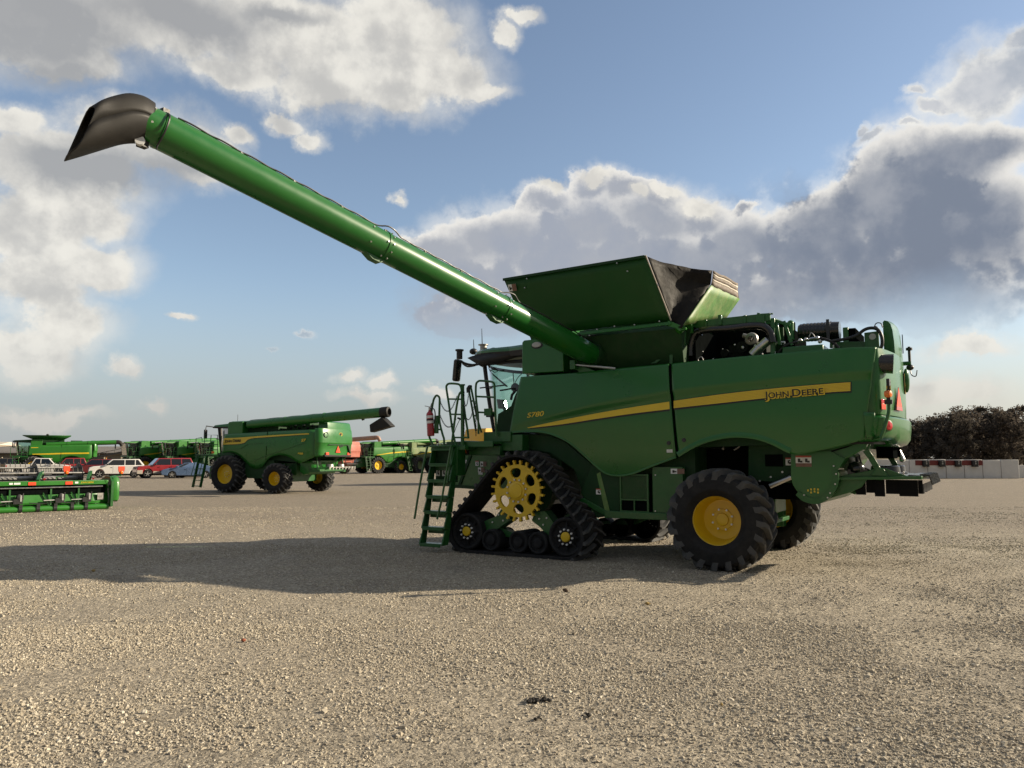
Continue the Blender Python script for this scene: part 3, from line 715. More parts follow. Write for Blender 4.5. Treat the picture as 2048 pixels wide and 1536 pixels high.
LETTERING = (('John', (-0.684, 1.690, 2.642), 0, (-1.044, 1.690, 2.658), 0), ('Deere', (-1.099, 1.690, 2.660), 0, (-1.545, 1.690, 2.680), 0))
yd_ = side_y(-1.0, 2.66) + .026
lo = Vector((-0.684, 1.690, 2.642)); le = Vector((-1.538, 1.690, 2.680)); lu = Vector((-0.688, 1.690, 2.776))
for off, bold, mt in ((.0, .016, M["yellow_decal"]), (.004, .002, M["black_decal"])):
    for word, ua, va, ub, vb in LETTERING:
        qa, qb = Vector(ua), Vector(ub); text_mesh(word, .155, mt, rsh, "lettering", (qa.x, yd_ + off, qa.z), qb - qa, lu - lo, width=(qb - qa).length + bold*1.2, smallcaps=.80, bold=bold)
mo = Vector((3.596, 1.660, 2.466)); me_ = Vector((3.237, 1.660, 2.493))
text_mesh("S780", .125, M["yellow_decal"], fsh, "model_lettering", (mo.x, side_y(mo.x, mo.z + .06) + .012, mo.z), me_ - mo, Vector((3.595, 1.660, 2.610)) - mo, width=(me_ - mo).length, shear=.25, bold=.002)
# shield seam, latches and small sticker
seam = MB(); sp_ = smoothpath([(0.854, 3.291), (0.855, 3.022), (0.851, 2.603), (0.830, 2.187), (0.766, 1.733)], 5)
seam.sheet([[(p.x - .022, side_y(p.x, p.y) - .03, p.y) for p in sp_], [(p.x + .022, side_y(p.x, p.y) - .03, p.y) for p in sp_]])
obj("shield_seam", seam, M["dark"], HARV)
for u_ in ((0.902, 1.660, 1.972), (0.640, 1.660, 2.018)):
    l_ = MB(); y_ = side_y(u_[0], u_[2]); l_.cyl((u_[0], y_ - .005, u_[2]), (u_[0], y_ + .012, u_[2]), .034, 20); l_.cyl((u_[0], y_ + .012, u_[2]), (u_[0], y_ + .018, u_[2]), .018, 12)
    obj("shield_latch", l_, M["black_gloss"], HARV)

# warning stickers: white field, coloured head, black pictogram
def sticker(c, w, h, style, parent=HARV, n=(0,1,0), name="warning_sticker"):
    c = Vector(c); n = Vector(n).normalized(); u = Vector((0,0,1)); r = u.cross(n).normalized(); u = n.cross(r)
    r = -r if r.x > 0 else r      # reads left to right for someone facing the sticker
    mb = MB()
    def q(x0, z0, x1, z1, off, mat):
        mb.add([c + r*x + u*z + n*off for x, z in ((x0,z0),(x1,z0),(x1,z1),(x0,z1))], [(0,1,2,3)], mat)
    X, Z = w/2, h/2
    q(-X, -Z, X, Z, .002, 0)
    if style == "pict":      # red head over a white panel with a black figure
        q(-X, Z*.62, X, Z, .004, 1); q(-X*.35, -Z*.5, X*.05, Z*.3, .004, 2); q(X*.05, -Z*.7, X*.6, -Z*.1, .004, 2); q(-X*.1, Z*.1, X*.5, Z*.4, .0045, 2)
    elif style == "brown":   # lower half brown text block
        q(-X, -Z, X, -Z*.35, .004, 3); q(-X, Z*.7, X, Z, .004, 1); q(-X*.5, -Z*.2, X*.1, Z*.5, .004, 2); q(X*.0, -Z*.25, X*.6, Z*.1, .0045, 2)
    elif style == "text":
        for k in range(3): q(-X*.8, -Z*.6 + k*Z*.5, X*.8, -Z*.4 + k*Z*.5, .004, 4)
    elif style == "split":   # pictogram left, brown text block right
        q(-X*.05, -Z, X, Z, .004, 3); q(-X*.75, -Z*.6, -X*.45, Z*.4, .004, 2); q(-X*.5, -Z*.4, -X*.15, Z*.1, .0045, 2)
    return obj(name, mb, [M["white"], M["redline"], M["black_decal"], M["brown_sticker"], M["grey_sticker"]], parent, smooth=False)
p_ = (0.894, 1.640, 1.840); sticker((p_[0], side_y(p_[0], p_[2]) + .006, p_[2]), .10, .05, "text")

# ---- hull under and behind the shields
hl = MB()
hl.prism([(3.75, 2.25), (3.75, 3.2), (.6, 3.27), (-.75, 3.3), (-2.1, 3.3), (-2.1, 2.2), (-1.4, 1.95), (.55, 1.9), (.55, .80), (1.4, .76), (2.55, .95), (3.0, 2.0)], "y", -1.38, 1.38)
obj("threshing_body", hl, GD, HARV)
# rail along the bottom and the side of the cleaning shoe
rail = MB(); rail.box((.85, 1.36, .70), (2.1, 1.62, .815)); rail.box((-.5, 1.30, .705), (.85, 1.56, .80)); rail.prism([(2.1,.72),(2.1,.82),(2.6,1.05),(2.7,1.0)], "y", 1.3, 1.55)
obj("chassis_rail", rail, GF, HARV, bevel=.008)
sp = MB(); pan = [(2.335, 1.691), (1.853, 1.485), (1.863, 0.768), (2.280, 0.684), (2.596, 1.118)]
sp.prism(pan, "y", 1.36, 1.52); obj("shoe_panel", sp, GD, HARV, bevel=.006)
dpl = MB(); dpl.prism([(2.280, 1.446), (2.212, 1.482), (2.085, 0.999), (2.013, 0.719), (2.107, 0.707)], "y", 1.521, 1.526); obj("panel_brace", dpl, M["green_pale"], HARV)
gr = MB(); a = (1.844, 1.434); b_ = (1.317, 0.805); gx0, gx1, gz0, gz1 = b_[0], a[0], b_[1], a[1] + .02
gr.box((gx0, 1.38, gz0), (gx1, 1.50, gz1), 1)
for xx in (gx0, gx1 - .03): gr.box((xx, 1.5, gz0), (xx + .03, 1.535, gz1))
for zz in (gz0, gz0 + .20, gz1 - .03): gr.box((gx0 + .03, 1.5, zz), (gx1 - .03, 1.533, zz + .025))
gr.box(((gx0+gx1)/2 - .01, 1.5, gz0 + .025), ((gx0+gx1)/2 + .01, 1.53, gz0 + .20))
for k in range(26):
    zz = gz0 + .235 + k*(gz1 - gz0 - .27)/26; gr.box((gx0 + .03, 1.502, zz), (gx1 - .03, 1.512, zz + .006))
for k in range(30):
    xx = gx0 + .03 + k*(gx1 - gx0 - .06)/30; gr.box((xx, 1.500, gz0 + .225), (xx + .005, 1.508, gz1 - .03))
obj("vent_grille", gr, [GF, M["dark"]], HARV)
fp = MB(); a = (1.241, 1.524); b_ = (0.717, 0.818); fp.box((b_[0], 1.37, b_[1]), (a[0], 1.53, a[1] + .05))
for u_ in ((1.200, 1.530, 0.841), (0.843, 1.530, 0.853), (1.188, 1.530, 1.440)): fp.cyl((u_[0], 1.525, u_[2]), (u_[0], 1.54, u_[2]), .012, 8, 1)
obj("access_panel", fp, [M["green_frame"], M["zinc"]], HARV)
p_ = (0.800, 1.550, 1.506); sticker((p_[0], 1.535, p_[2]), .235, .085, "split")
p_ = (2.245, 1.530, 1.142); sticker((p_[0], 1.523, p_[2]), .10, .10, "pict")

# wheel well over the steering wheel
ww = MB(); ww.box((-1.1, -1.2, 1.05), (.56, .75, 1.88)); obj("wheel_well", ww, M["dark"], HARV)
inn = MB()
inn.prism([(-0.275, 1.968), (-0.257, 1.368), (-0.920, 1.330), (-0.936, 1.811), (-0.655, 1.932)], "y", 1.0, 1.15, 0)
a = (-0.535, 1.780); b_ = (-0.809, 1.589); inn.box((b_[0], 1.15, b_[1]), (a[0], 1.165, a[1]), 1)
for u_ in ((-0.796, 1.150, 1.502), (-0.615, 1.150, 1.421), (-0.440, 1.150, 1.355)): inn.cyl((u_[0], 1.15, u_[2]), (u_[0], 1.17, u_[2]), .016, 8, 2)
obj("chopper_drive_guard", inn, [GD, M["dark"], M["zinc"]], HARV)
br = MB(); br.cyl((-0.607, 1.200, 1.279), (-0.941, 1.200, 1.426), .04, 12); obj("lift_cylinder", br, M["steel"], HARV)
for pp in ([(0.160, 1.100, 1.882), (0.133, 1.100, 1.974), (0.056, 1.100, 2.031), (-0.044, 1.100, 2.054), (-0.108, 1.100, 1.987), (-0.122, 1.100, 1.921), (-0.022, 1.100, 1.856)], [(0.762, 1.100, 1.819), (0.674, 1.100, 1.835), (0.641, 1.100, 1.776)], [(0.706, 1.000, 1.888), (0.583, 1.000, 1.921), (0.495, 1.000, 1.945)], [(-0.302, 1.000, 1.995), (-0.503, 1.000, 1.976), (-0.581, 1.000, 1.935)]):
    hz = MB(); hz.tube(smoothpath(pp, 4), .014, 6); hz.ball(pp[0], .03, 8, 5); obj("hydraulic_line", hz, M["steel_dull"], HARV)
p_ = (-0.903, 1.160, 1.668); sticker((p_[0], 1.168, p_[2]), .10, .12, "pict")

# steering axle
ax = MB(); ax.box((-.18, -1.35, .55), (.18, 1.30, .92)); ax.box((-.28, 1.18, .45), (.22, 1.40, 1.02)); ax.box((-.28, -1.40, .45), (.22, -1.18, 1.02))
ax.cyl((0, 1.3, .73), (0, 1.62, .73), .14, 20); ax.cyl((0, -1.62, .73), (0, -1.3, .73), .14, 20); ax.prism([(-.5,.8),(.9,.8),(.9,1.1),(-.5,1.2)], "y", -.4, .4)
ax.bar((-.35, -1.2, .62), (-.35, 1.2, .62), .07)
obj("steering_axle", ax, GF, HARV, bevel=.01)
for s_ in (1, -1):
    w_ = make_wheel(HARV, (0, 1.82*s_, .765), .80, .76, .375, .36, .105, s_, M["rubber"], M["yellow"], nb=8, br=.148, lugs=20, rot=.13, lug_h=.078)
    w_["label"] = "near yellow steering wheel with chevron tyre" if s_ > 0 else "far yellow steering wheel with chevron tyre"

# ---- track units
TC = [(3.585, 1.145, .60), (4.655, .385, .335), (2.605, .385, .335)]
def track_unit(sgn):
    yo = 1.78*sgn; hw = .385
    N_ = 150
    outer = belt_path(TC, .045, N_)
    k_ = len(outer); belt = MB(); ring = []
    nor = []
    for i in range(k_):
        d = outer[(i+1) % k_] - outer[i-1]; nor.append(Vector((d.y, -d.x)).normalized())
    cxy = Vector((3.6, .6))
    nor = [n_ if n_.dot(Vector((outer[i].x, outer[i].y)) - cxy) > 0 else -n_ for i, n_ in enumerate(nor)]
    rows = []
    for off, yy in ((0, -hw), (0, hw), (-.045, hw), (-.045, -hw), (0, -hw)):
        rows.append([(outer[i % k_].x + nor[i % k_].x*off, yo + yy, max(.012, outer[i % k_].y + nor[i % k_].y*off)) for i in range(k_ + 1)])
    belt.sheet(rows, flip=True)
    root = obj("track_unit", belt, M["rubber_worn"], HARV, ang=40)
    root["label"] = "near rubber track with yellow drive sprocket" if sgn > 0 else "far rubber track behind the machine"
    # lugs
    L_ = MB(); nl = 42; fine_ = belt_path(TC, .045, nl*30); kk = len(fine_)
    fn = []
    for i in range(kk):
        d = fine_[(i+1) % kk] - fine_[i-1]; n_ = Vector((d.y, -d.x)).normalized(); n_ = n_ if n_.dot(Vector((fine_[i].x, fine_[i].y)) - cxy) > 0 else -n_; fn.append(n_)
    ddir = 1 if (fine_[1] - fine_[0]).dot(Vector((0, 1, 0))) > 0 else 1
    for k in range(nl):
        for side in (-1, 1):
            base = k*30 + (15 if side > 0 else 0); secs = []
            for t, sh, hh, wd in ((1.03, 0, .050, 8.5), (.80, 2, .075, 8.0), (.45, 11, .075, 6.5), (-.04, 24, .070, 5.5)):
                y = yo + side*hw*t; r_ = []
                for dq, off in ((-wd*.62, -.004), (wd*.62, -.004), (wd*.4, hh), (-wd*.4, hh)):
                    i = int(round(base - sh + dq)) % kk; r_.append((fine_[i].x + fn[i].x*off, y, max(.004, fine_[i].y + fn[i].y*off)))
                secs.append(r_)
            vs = [p for q in secs for p in q]; fs = [(0,1,2,3), tuple(4*3 + i for i in (3,2,1,0))]
            for i in range(3):
                for j in range(4): fs.append((4*i+j, 4*(i+1)+j, 4*(i+1)+(j+1) % 4, 4*i+(j+1) % 4))
            if side < 0: fs = [f[::-1] for f in fs]
            L_.add(vs, fs)
    obj("track_lug", L_, M["rubber_lug"], root, ang=25)
    # drive sprocket: hub, spokes between six windows, rim, fingers
    x0, z0, _ = TC[0]; yf_ = yo + sgn*.29; S = MB()
    def ringseg(r0, r1, a0, a1, ya, yb, m=10):
        for i in range(m):
            t0 = a0 + (a1-a0)*i/m; t1 = a0 + (a1-a0)*(i+1)/m
            P_ = lambda r, t, y: (x0 + r*math.cos(t), y, z0 + r*math.sin(t))
            S.add([P_(r0,t0,ya), P_(r1,t0,ya), P_(r1,t1,ya), P_(r0,t1,ya), P_(r0,t0,yb), P_(r1,t0,yb), P_(r1,t1,yb), P_(r0,t1,yb)], [(0,1,2,3),(7,6,5,4),(0,4,5,1),(2,6,7,3),(1,5,6,2),(0,3,7,4)] if sgn > 0 else [(3,2,1,0),(4,5,6,7),(1,5,4,0),(3,7,6,2),(2,6,5,1),(4,7,3,0)])
    ya, yb = yf_ - sgn*.05, yf_
    ringseg(.0005, .235, 0, 2*PI, ya, yb, 48); ringseg(.405, .468, 0, 2*PI, ya, yb, 60)
    for k in range(6):
        a_ = 2*PI*k/6 - .09
        # spoke outline widens towards hub and rim
        prof = [(.235, .42), (.25, .30), (.28, .215), (.33, .195), (.37, .225), (.392, .31), (.405, .42)]
        for (r0, h0), (r1, h1) in zip(prof, prof[1:]):
            P_ = lambda r, t, y: (x0 + r*math.cos(t), y, z0 + r*math.sin(t))
            for j in range(4):
                q0, q1 = -1 + j*.5, -.5 + j*.5
                c8 = [P_(r0, a_+h0*q0, ya), P_(r1, a_+h1*q0, ya), P_(r1, a_+h1*q1, ya), P_(r0, a_+h0*q1, ya), P_(r0, a_+h0*q0, yb), P_(r1, a_+h1*q0, yb), P_(r1, a_+h1*q1, yb), P_(r0, a_+h0*q1, yb)]
                fl_ = [(0,1,2,3),(7,6,5,4)] + ([(0,4,5,1)] if j == 0 else []) + ([(2,6,7,3)] if j == 3 else [])
                S.add(c8, fl_ if sgn > 0 else [f_[::-1] for f_ in fl_])
    for k in range(24):
        a_ = 2*PI*(k + .5)/24; c_, s_ = math.cos(a_), math.sin(a_)
        S.bar((x0 + .455*c_, yf_ - sgn*.028, z0 + .455*s_), (x0 + .525*c_, yf_ - sgn*.022, z0 + .525*s_), .040, .05, up=(0,1,0))
        S.cyl((x0 + .525*c_, yf_ - sgn*.05, z0 + .525*s_), (x0 + .525*c_, yf_ + sgn*.012, z0 + .525*s_), .023, 10)
    S.lathe([(.17, sgn*.0), (.168, sgn*.02), (.13, sgn*.03), (.125, sgn*.05), (.06, sgn*.058), (.001, sgn*.058)], (x0, yf_, z0), (0, 1, 0), 36)
    sb_ = bolts_mb(12, .198, -sgn*.005, .017, .035, sgn); S.add([(v_[0] + x0, v_[1] + yf_, v_[2] + z0) for v_ in sb_.v], sb_.f, 1)
    obj("drive_sprocket", S, [M["yellow"], M["zinc"]], root, ang=30)
    bk = MB(); bk.cyl((x0, yo - sgn*.35, z0), (x0, yf_ - sgn*.06, z0), .20, 24); bk.cyl((x0, yo - sgn*.36, z0), (x0, yo - sgn*.18, z0), .46, 40)
    obj("final_drive", bk, GD, root)
    # idlers and mid rollers
    for (x_, z_, r_), nm in ((TC[1], "front"), (TC[2], "rear")):
        I = MB(); yy = yo + sgn*.30
        I.lathe([(r_, -sgn*.60), (r_, 0), (r_ - .03, sgn*.02), (r_ - .055, sgn*.01), (r_ - .075, -sgn*.05), (r_*.55, -sgn*.07), (r_*.48, -sgn*.02), (.14, sgn*.0), (.001, sgn*.0)], (x_, yy, z_), (0, 1, 0), 40)
        for k in range(8):
            a_ = 2*PI*k/8; I.bar((x_ + .15*math.cos(a_), yy - sgn*.03, z_ + .15*math.sin(a_)), (x_ + (r_-.07)*math.cos(a_), yy - sgn*.05, z_ + (r_-.07)*math.sin(a_)), .03, .03, up=(0,1,0))
        I3 = bolts_mb(10, .128, -sgn*.012, .017, .042, sgn); I.add([(v_[0] + x_, v_[1] + yy, v_[2] + z_) for v_ in I3.v], I3.f, 1)
        io = obj("idler_wheel", I, [M["rubber_worn"], M["white"]], root, ang=30)
        I2 = MB(); I2.lathe([(.085, 0), (.085, sgn*.03), (.07, sgn*.045), (.001, sgn*.047)], (x_, yy + sgn*.001, z_), (0, 1, 0), 28)
        hb = obj("idler_hub", I2, M["yellow"], root)
    for x_ in (4.140, 3.560, 3.163):
        I = MB(); yy = yo + sgn*.30; r_ = .195
        I.lathe([(r_, -sgn*.60), (r_, -sgn*.01), (r_ - .02, sgn*.008), (r_ - .045, 0), (r_ - .055, -sgn*.03), (.10, -sgn*.035), (.085, sgn*.012), (.06, sgn*.02), (.001, sgn*.02)], (x_, yy, .045 + r_ + .01), (0, 1, 0), 32)
        obj("mid_roller", I, M["rubber_worn"], root, ang=30)
    fr = MB(); yy0, yy1 = yo - .10, yo + .16
    if sgn < 0: yy0, yy1 = yo - .16, yo + .10
    fr.prism([(4.62,.42),(4.30,.60),(4.12,.66),(4.0,.80),(3.86,.80),(3.80,.62),(4.05,.46),(4.3,.30)], "y", yy0, yy1); fr.prism([(2.64,.42),(2.92,.60),(3.02,.72),(3.10,.80),(3.30,.76),(3.36,.62),(3.2,.52),(2.95,.30)], "y", yy0, yy1)
    fr.prism([(4.3,.30),(4.05,.46),(3.75,.36),(3.4,.36),(3.1,.48),(2.95,.30)], "y", yo - .08, yo + .08)
    fb_ = fr
    for px_, pz in ((4.05,.70),(3.95,.60),(4.18,.56),(3.05,.68),(3.2,.66),(3.12,.56)): fb_.cyl((px_, yo, pz), (px_, yy1 + .02, pz), .016, 8, 1)
    obj("track_frame", fr, [GF, M["zinc"]], root)
for s_ in (1, -1): track_unit(s_)
axl = MB(); axl.box((3.3, -1.45, .95), (3.9, 1.45, 1.5)); axl.box((3.1, -1.3, 1.5), (4.1, 1.3, 2.0)); obj("drive_axle", axl, GD, HARV, bevel=.02)
ft_ = MB(); ft_.prism([(4.122, 2.173), (3.693, 2.176), (3.267, 2.131), (2.956, 2.017), (2.555, 1.709), (2.216, 1.445), (2.025, 1.386), (2.365, 1.118), (2.757, 1.512), (3.268, 1.828), (3.912, 1.925)], "y", 1.30, 1.42)
obj("fender_liner", ft_, GD, HARV)

# ---- chopper housing and lower rear body
ch = MB(); poly = smoothpath([(-1.585, 1.278), (-1.488, 1.163), (-1.335, 1.092), (-1.176, 1.118), (-1.068, 1.192), (-0.990, 1.306)], 5)
poly = [(p.x, p.y) for p in poly] + [(-0.964, 1.421), (-0.977, 1.801), (-1.549, 1.829), (-1.756, 1.708), (-1.622, 1.504)]
ch.prism(poly, "y", -1.30, 1.35)
for u_ in ((-1.157, 1.360, 1.156), (-1.534, 1.360, 1.195), (-1.496, 1.360, 1.126), (-1.610, 1.360, 1.331), (-1.630, 1.360, 1.482), (-1.599, 1.360, 1.602)): ch.cyl((u_[0], 1.33, u_[2]), (u_[0], 1.40, u_[2]), .012, 8, 1)
for u_ in ((-1.211, 1.360, 1.226), (-1.255, 1.360, 1.242), (-1.305, 1.360, 1.213), (-1.357, 1.360, 1.244), (-1.254, 1.360, 1.196), (-1.355, 1.360, 1.198), (-1.306, 1.360, 1.250)): ch.box((u_[0] - .012, 1.345, u_[2] - .014), (u_[0] + .012, 1.356, u_[2] + .014), 2)
cho = obj("chopper_housing", ch, [G, M["zinc"], M["yellow_decal"]], HARV)
rimc = MB(); arc = smoothpath([(-1.653, 1.542), (-1.661, 1.377), (-1.613, 1.242), (-1.495, 1.104), (-1.341, 1.024), (-1.146, 1.057), (-1.032, 1.153)], 5); ar2 = smoothpath([(-1.568, 1.541), (-1.583, 1.376), (-1.537, 1.278), (-1.455, 1.178), (-1.338, 1.115), (-1.200, 1.134), (-1.078, 1.215)], 5)
rows = [[(p.x, y, p.y) for p in (arc if k in (0, 1) else ar2)] for k, y in ((0, 1.20), (1, 1.385), (2, 1.385), (3, 1.20))]
rimc.sheet(rows); rimc.sheet([[(p.x, y, p.y) for p in arc] for y in (1.385, -1.3)]); obj("chopper_band", rimc, GF, cho)
p_ = (-1.107, 1.350, 1.673); sticker((p_[0], 1.353, p_[2]), .125, .17, "brown", cho); p_ = (-1.214, 1.350, 1.673); sticker((p_[0], 1.353, p_[2]), .125, .17, "brown", cho)
lb = MB(); lb.prism([(-0.997, 1.809), (-1.398, 1.861), (-1.758, 1.934), (-2.059, 2.005), (-2.092, 1.960), (-2.040, 1.864), (-1.820, 1.745), (-1.706, 1.685), (-1.498, 1.631), (-1.097, 1.654)], "y", -1.25, 1.30)
obj("lower_body", lb, G, HARV, bevel=.015)
slot = MB(); slot.prism([(-1.444, 1.799), (-1.761, 1.896), (-1.915, 1.932), (-1.760, 1.873), (-1.545, 1.806), (-1.443, 1.761)], "y", 1.301, 1.306); obj("body_slot", slot, M["dark"], HARV)
for quad in (((-1.578, 0.900, 1.606), (-1.641, 0.200, 1.635), (-1.697, 0.100, 1.487), (-1.687, 0.200, 1.464)), ((-1.516, 1.340, 1.556), (-1.512, 1.000, 1.560), (-1.532, 1.000, 1.336), (-1.557, 1.340, 1.338)), ((-1.663, 1.180, 1.396), (-1.623, 0.900, 1.451), (-1.637, 0.600, 1.430), (-1.702, 0.600, 1.384))):
    pq = MB(); pq.add(quad, [(0,1,2,3)]); obj("deflector_plate", pq, G, HARV, solid=.015)
lk = MB(); lk.bar((-1.547, 1.100, 1.323), (-1.842, 1.000, 1.196), .05, .07); lk.bar((-1.686, 1.000, 1.193), (-1.947, 1.050, 1.374), .04, .05); obj("spreader_link", lk, GF, HARV)
lk = MB(); lk.cyl((-1.757, 0.900, 1.731), (-1.876, 0.950, 1.501), .03, 10); lk.cyl((-1.792, 0.910, 1.661), (-1.849, 0.940, 1.554), .045, 10); obj("tailboard_cylinder", lk, M["steel_dull"], HARV)
sfl = MB(); sfl.prism([(-1.602, 1.653), (-1.742, 1.716), (-1.818, 1.646), (-1.912, 1.485), (-1.839, 1.446), (-1.685, 1.537)], "y", .2, .9); obj("deflector_plate", sfl, G, HARV, bevel=.008)

# ---- tailboard and residue spreader at the rear
tb = MB()
a = (-1.574, 1.411); b_ = (-2.623, 1.425); c_ = (-2.740, 1.437)
tb.bar((a[0], 1.25, a[1]), (c_[0], 1.25, c_[1]), .05, .045); tb.bar((a[0], -1.25, a[1]), (c_[0], -1.25, c_[1]), .05, .045)
tb.bar((c_[0], 1.3, c_[1]), (c_[0], -1.3, c_[1]), .05, .05)
tb.prism([(-1.567, 1.425), (-1.725, 1.465), (-2.041, 1.528), (-2.159, 1.574), (-2.294, 1.567), (-2.478, 1.495), (-2.620, 1.438)], "y", 1.17, 1.2)
tb.prism([(-1.652, 1.404), (-2.036, 1.409), (-1.941, 1.280), (-1.785, 1.202), (-1.585, 1.137), (-1.424, 1.080), (-1.501, 1.196), (-1.593, 1.350)], "y", 1.14, 1.2)
tb.prism([(-1.375, 1.376), (-1.753, 1.496), (-2.053, 1.515), (-2.271, 1.430), (-2.268, 1.360)], "y", -1.2, -1.17)
obj("tailboard_frame", tb, GF, HARV, bevel=.006)
for yy, pts in ((1.22, [(-2.075, 1.962), (-2.060, 1.917), (-2.029, 1.842), (-2.100, 1.730), (-2.163, 1.603), (-2.188, 1.544)]), (-.55, [(-2.183, 1.961), (-2.127, 1.911), (-2.153, 1.818), (-2.210, 1.708), (-2.273, 1.591)])):
    arm = MB()
    for p0, p1 in zip(pts, pts[1:]): arm.bar((p0[0], yy, p0[1]), (p1[0], yy, p1[1]), .03, .085)
    arm.prism([(pts[-1][0] + .10, pts[-1][1] - .08), (pts[-1][0] + .02, pts[-1][1] + .04), (pts[-1][0] - .08, pts[-1][1] + .02), (pts[-1][0] - .14, pts[-1][1] - .10)], "y", yy - .02, yy + .02)
    obj("tailboard_arm", arm, GF, HARV, bevel=.008)
deck = MB(); d0 = (-1.889, 1.495); d1 = (-2.697, 1.437)
deck.hexa([(d0[0], -1.1, 1.42), (d0[0], 1.1, 1.42), (d1[0], 1.1, 1.43), (d1[0], -1.1, 1.43), (d0[0], -1.1, 1.50), (d0[0], 1.1, 1.50), (d1[0], 1.1, 1.455), (d1[0], -1.1, 1.455)])
deck.hexa([(d1[0] + .12, -1.1, 1.455), (d1[0] + .12, 1.1, 1.455), (d1[0] - .16, 1.1, 1.455), (d1[0] - .16, -1.1, 1.455), (d1[0] + .12, -1.1, 1.475), (d1[0] + .12, 1.1, 1.475), (d1[0] - .16, 1.1, 1.462), (d1[0] - .16, -1.1, 1.462)])
obj("spreader_deck", deck, M["black_gloss"], HARV, bevel=.01)
rb_ = MB()
for k in range(15):
    yy = -1.05 + k*.15; xx = d1[0] - .13
    rb_.bar((xx + .10, yy, 1.475), (xx - .02, yy, 1.47), .035, .02); rb_.bar((xx - .02, yy, 1.475), (xx - .06, yy, 1.33), .035, .02)
obj("deck_rib", rb_, M["black_gloss"], HARV)
for yy in (.55, -.35):
    dr = MB(); cx_ = -2.22; dr.lathe([(.24, 0), (.24, .02), (.215, .03), (.205, .12), (.19, .135), (.001, .14)], (cx_, yy, 1.47), (0, 0, 1), 32); obj("spreader_drum", dr, M["black_gloss"], HARV)
mt_ = MB(); mt_.ball((-1.86, 1.0, 1.56), (.13, .13, .11), 12, 8); mt_.box((-2.0, .85, 1.46), (-1.75, 1.1, 1.55)); obj("spreader_motor", mt_, M["black_gloss"], HARV)
fl = MB()
fx = d1[0]
for x0_, x1_, zb, yy in ((-1.74, -1.90, 1.22, 1.10), (-1.86, -2.00, 1.17, 1.13), (-2.0, -2.13, 1.20, 1.10), (-2.12, -2.26, 1.15, 1.135), (-2.27, -2.46, 1.19, 1.11), (-2.45, -2.70, 1.16, 1.125), (-2.70, -2.76, 1.2, 1.1)):
    fl.box((x0_, yy - .012, zb), (x1_, yy, 1.40))
for k in range(7):
    y0_ = 1.05 - k*.31; fl.box((fx - .07, y0_ - .29, 1.20 + .01*(k % 2)), (fx - .058, y0_, 1.34))
obj("rubber_flap", fl, M["flap"], HARV, smooth=False)
for pts in ([(-1.812, 0.600, 1.771), (-1.837, 0.600, 1.653), (-1.905, 0.600, 1.551), (-2.004, 0.600, 1.505)], [(-1.857, 0.600, 1.787), (-1.881, 0.600, 1.653), (-1.949, 0.600, 1.559), (-2.048, 0.600, 1.513)]):
    hs = MB(); hs.tube(smoothpath(pts, 5), .014, 8); obj("spreader_hose", hs, M["black"], HARV)
hs = MB(); hs.bar((-1.808, 0.500, 1.811), (-1.818, 0.500, 1.517), .05); obj("spreader_strut", hs, M["black"], HARV)

# ---- rear hood wrapped round the tail
plan = smoothpath([(-1.98, 1.50), (-2.15, 1.492), (-2.262, 1.462), (-2.305, 1.39), (-2.35, 1.25), (-2.40, .95), (-2.45, .55), (-2.475, .1), (-2.47, -.35), (-2.43, -.8), (-2.35, -1.15), (-2.26, -1.38), (-2.17, -1.49)], 5)
def plan_off(p, i, d):
    a = plan[max(i-1, 0)]; c_ = plan[min(i+1, len(plan)-1)]; t = (c_ - a).normalized(); n_ = Vector((t.y, -t.x))
    if n_.x > 0: n_ = -n_
    return (p.x + n_.x*d, p.y + n_.y*d)
rows = []
for z, d in ((3.345, -.10), (3.36, -.03), (3.345, .0), (3.25, .006), (3.0, .014), (2.7, .016), (2.45, .010), (2.36, .004), (2.345, -.02)):
    rows.append([(*plan_off(p, i, d), z) for i, p in enumerate(plan)])
hood = obj("rear_hood", MB().sheet(rows), G, HARV, ang=50)
top_ = MB(); top_.prism([(p.x + .09, p.y*.95) for p in plan] + [(-1.9, -1.40), (-1.9, 1.40)], "z", 3.30, 3.335); obj("hood_top", top_, G, HARV, bevel=.01)
tall = MB(); i0 = min(range(len(plan)), key=lambda i: abs(plan[i].y - .62)); i1 = min(range(len(plan)), key=lambda i: abs(plan[i].y + 1.2))
seg = plan[i0:i1+1]; rows = []
for z, d in ((3.30, -.02), (3.36, .0), (3.55, -.005), (3.72, -.02), (3.82, -.045), (3.87, -.085), (3.885, -.13), (3.86, -.155), (3.30, -.155)):
    r_ = []
    for k, p in enumerate(seg):
        t = k/(len(seg)-1); zz = z if z < 3.6 else z + .05*math.sin(PI*min(1, t*1.1)) - (max(0, t - .72)/.28)**2*.24*(z - 3.5)/.38
        q = plan_off(p, i0 + k, d); r_.append((q[0], q[1], zz))
    rows.append(r_)
tall.sheet(rows); n_ = len(rows[0])
for col, fl_ in ((0, False), (n_ - 1, True)):
    vs_ = [r[col] for r in rows]; tall.add(vs_, [tuple(range(len(vs_)))[::-1] if not fl_ else tuple(range(len(vs_)))])
tl = obj("engine_screen_hood", tall, G, HARV, ang=45)
def on_hood(y, z, d=.02):
    i = min(range(len(plan)), key=lambda i: abs(plan[i].y - y)); q = plan_off(plan[i], i, d)
    a = plan[max(i-1, 0)]; c_ = plan[min(i+1, len(plan)-1)]; t = (c_ - a).normalized(); n_ = Vector((t.y, -t.x, 0)); n_ = -n_ if n_.x > 0 else n_
    return Vector((q[0], q[1], z)), n_, Vector((t.x, t.y, 0))
sl = MB()
p, n_, t = on_hood(-.35, 3.62, .004); pts = [p + t*.06*math.cos(2*PI*k/16) + Vector((0,0,.16*math.sin(2*PI*k/16))) for k in range(16)]
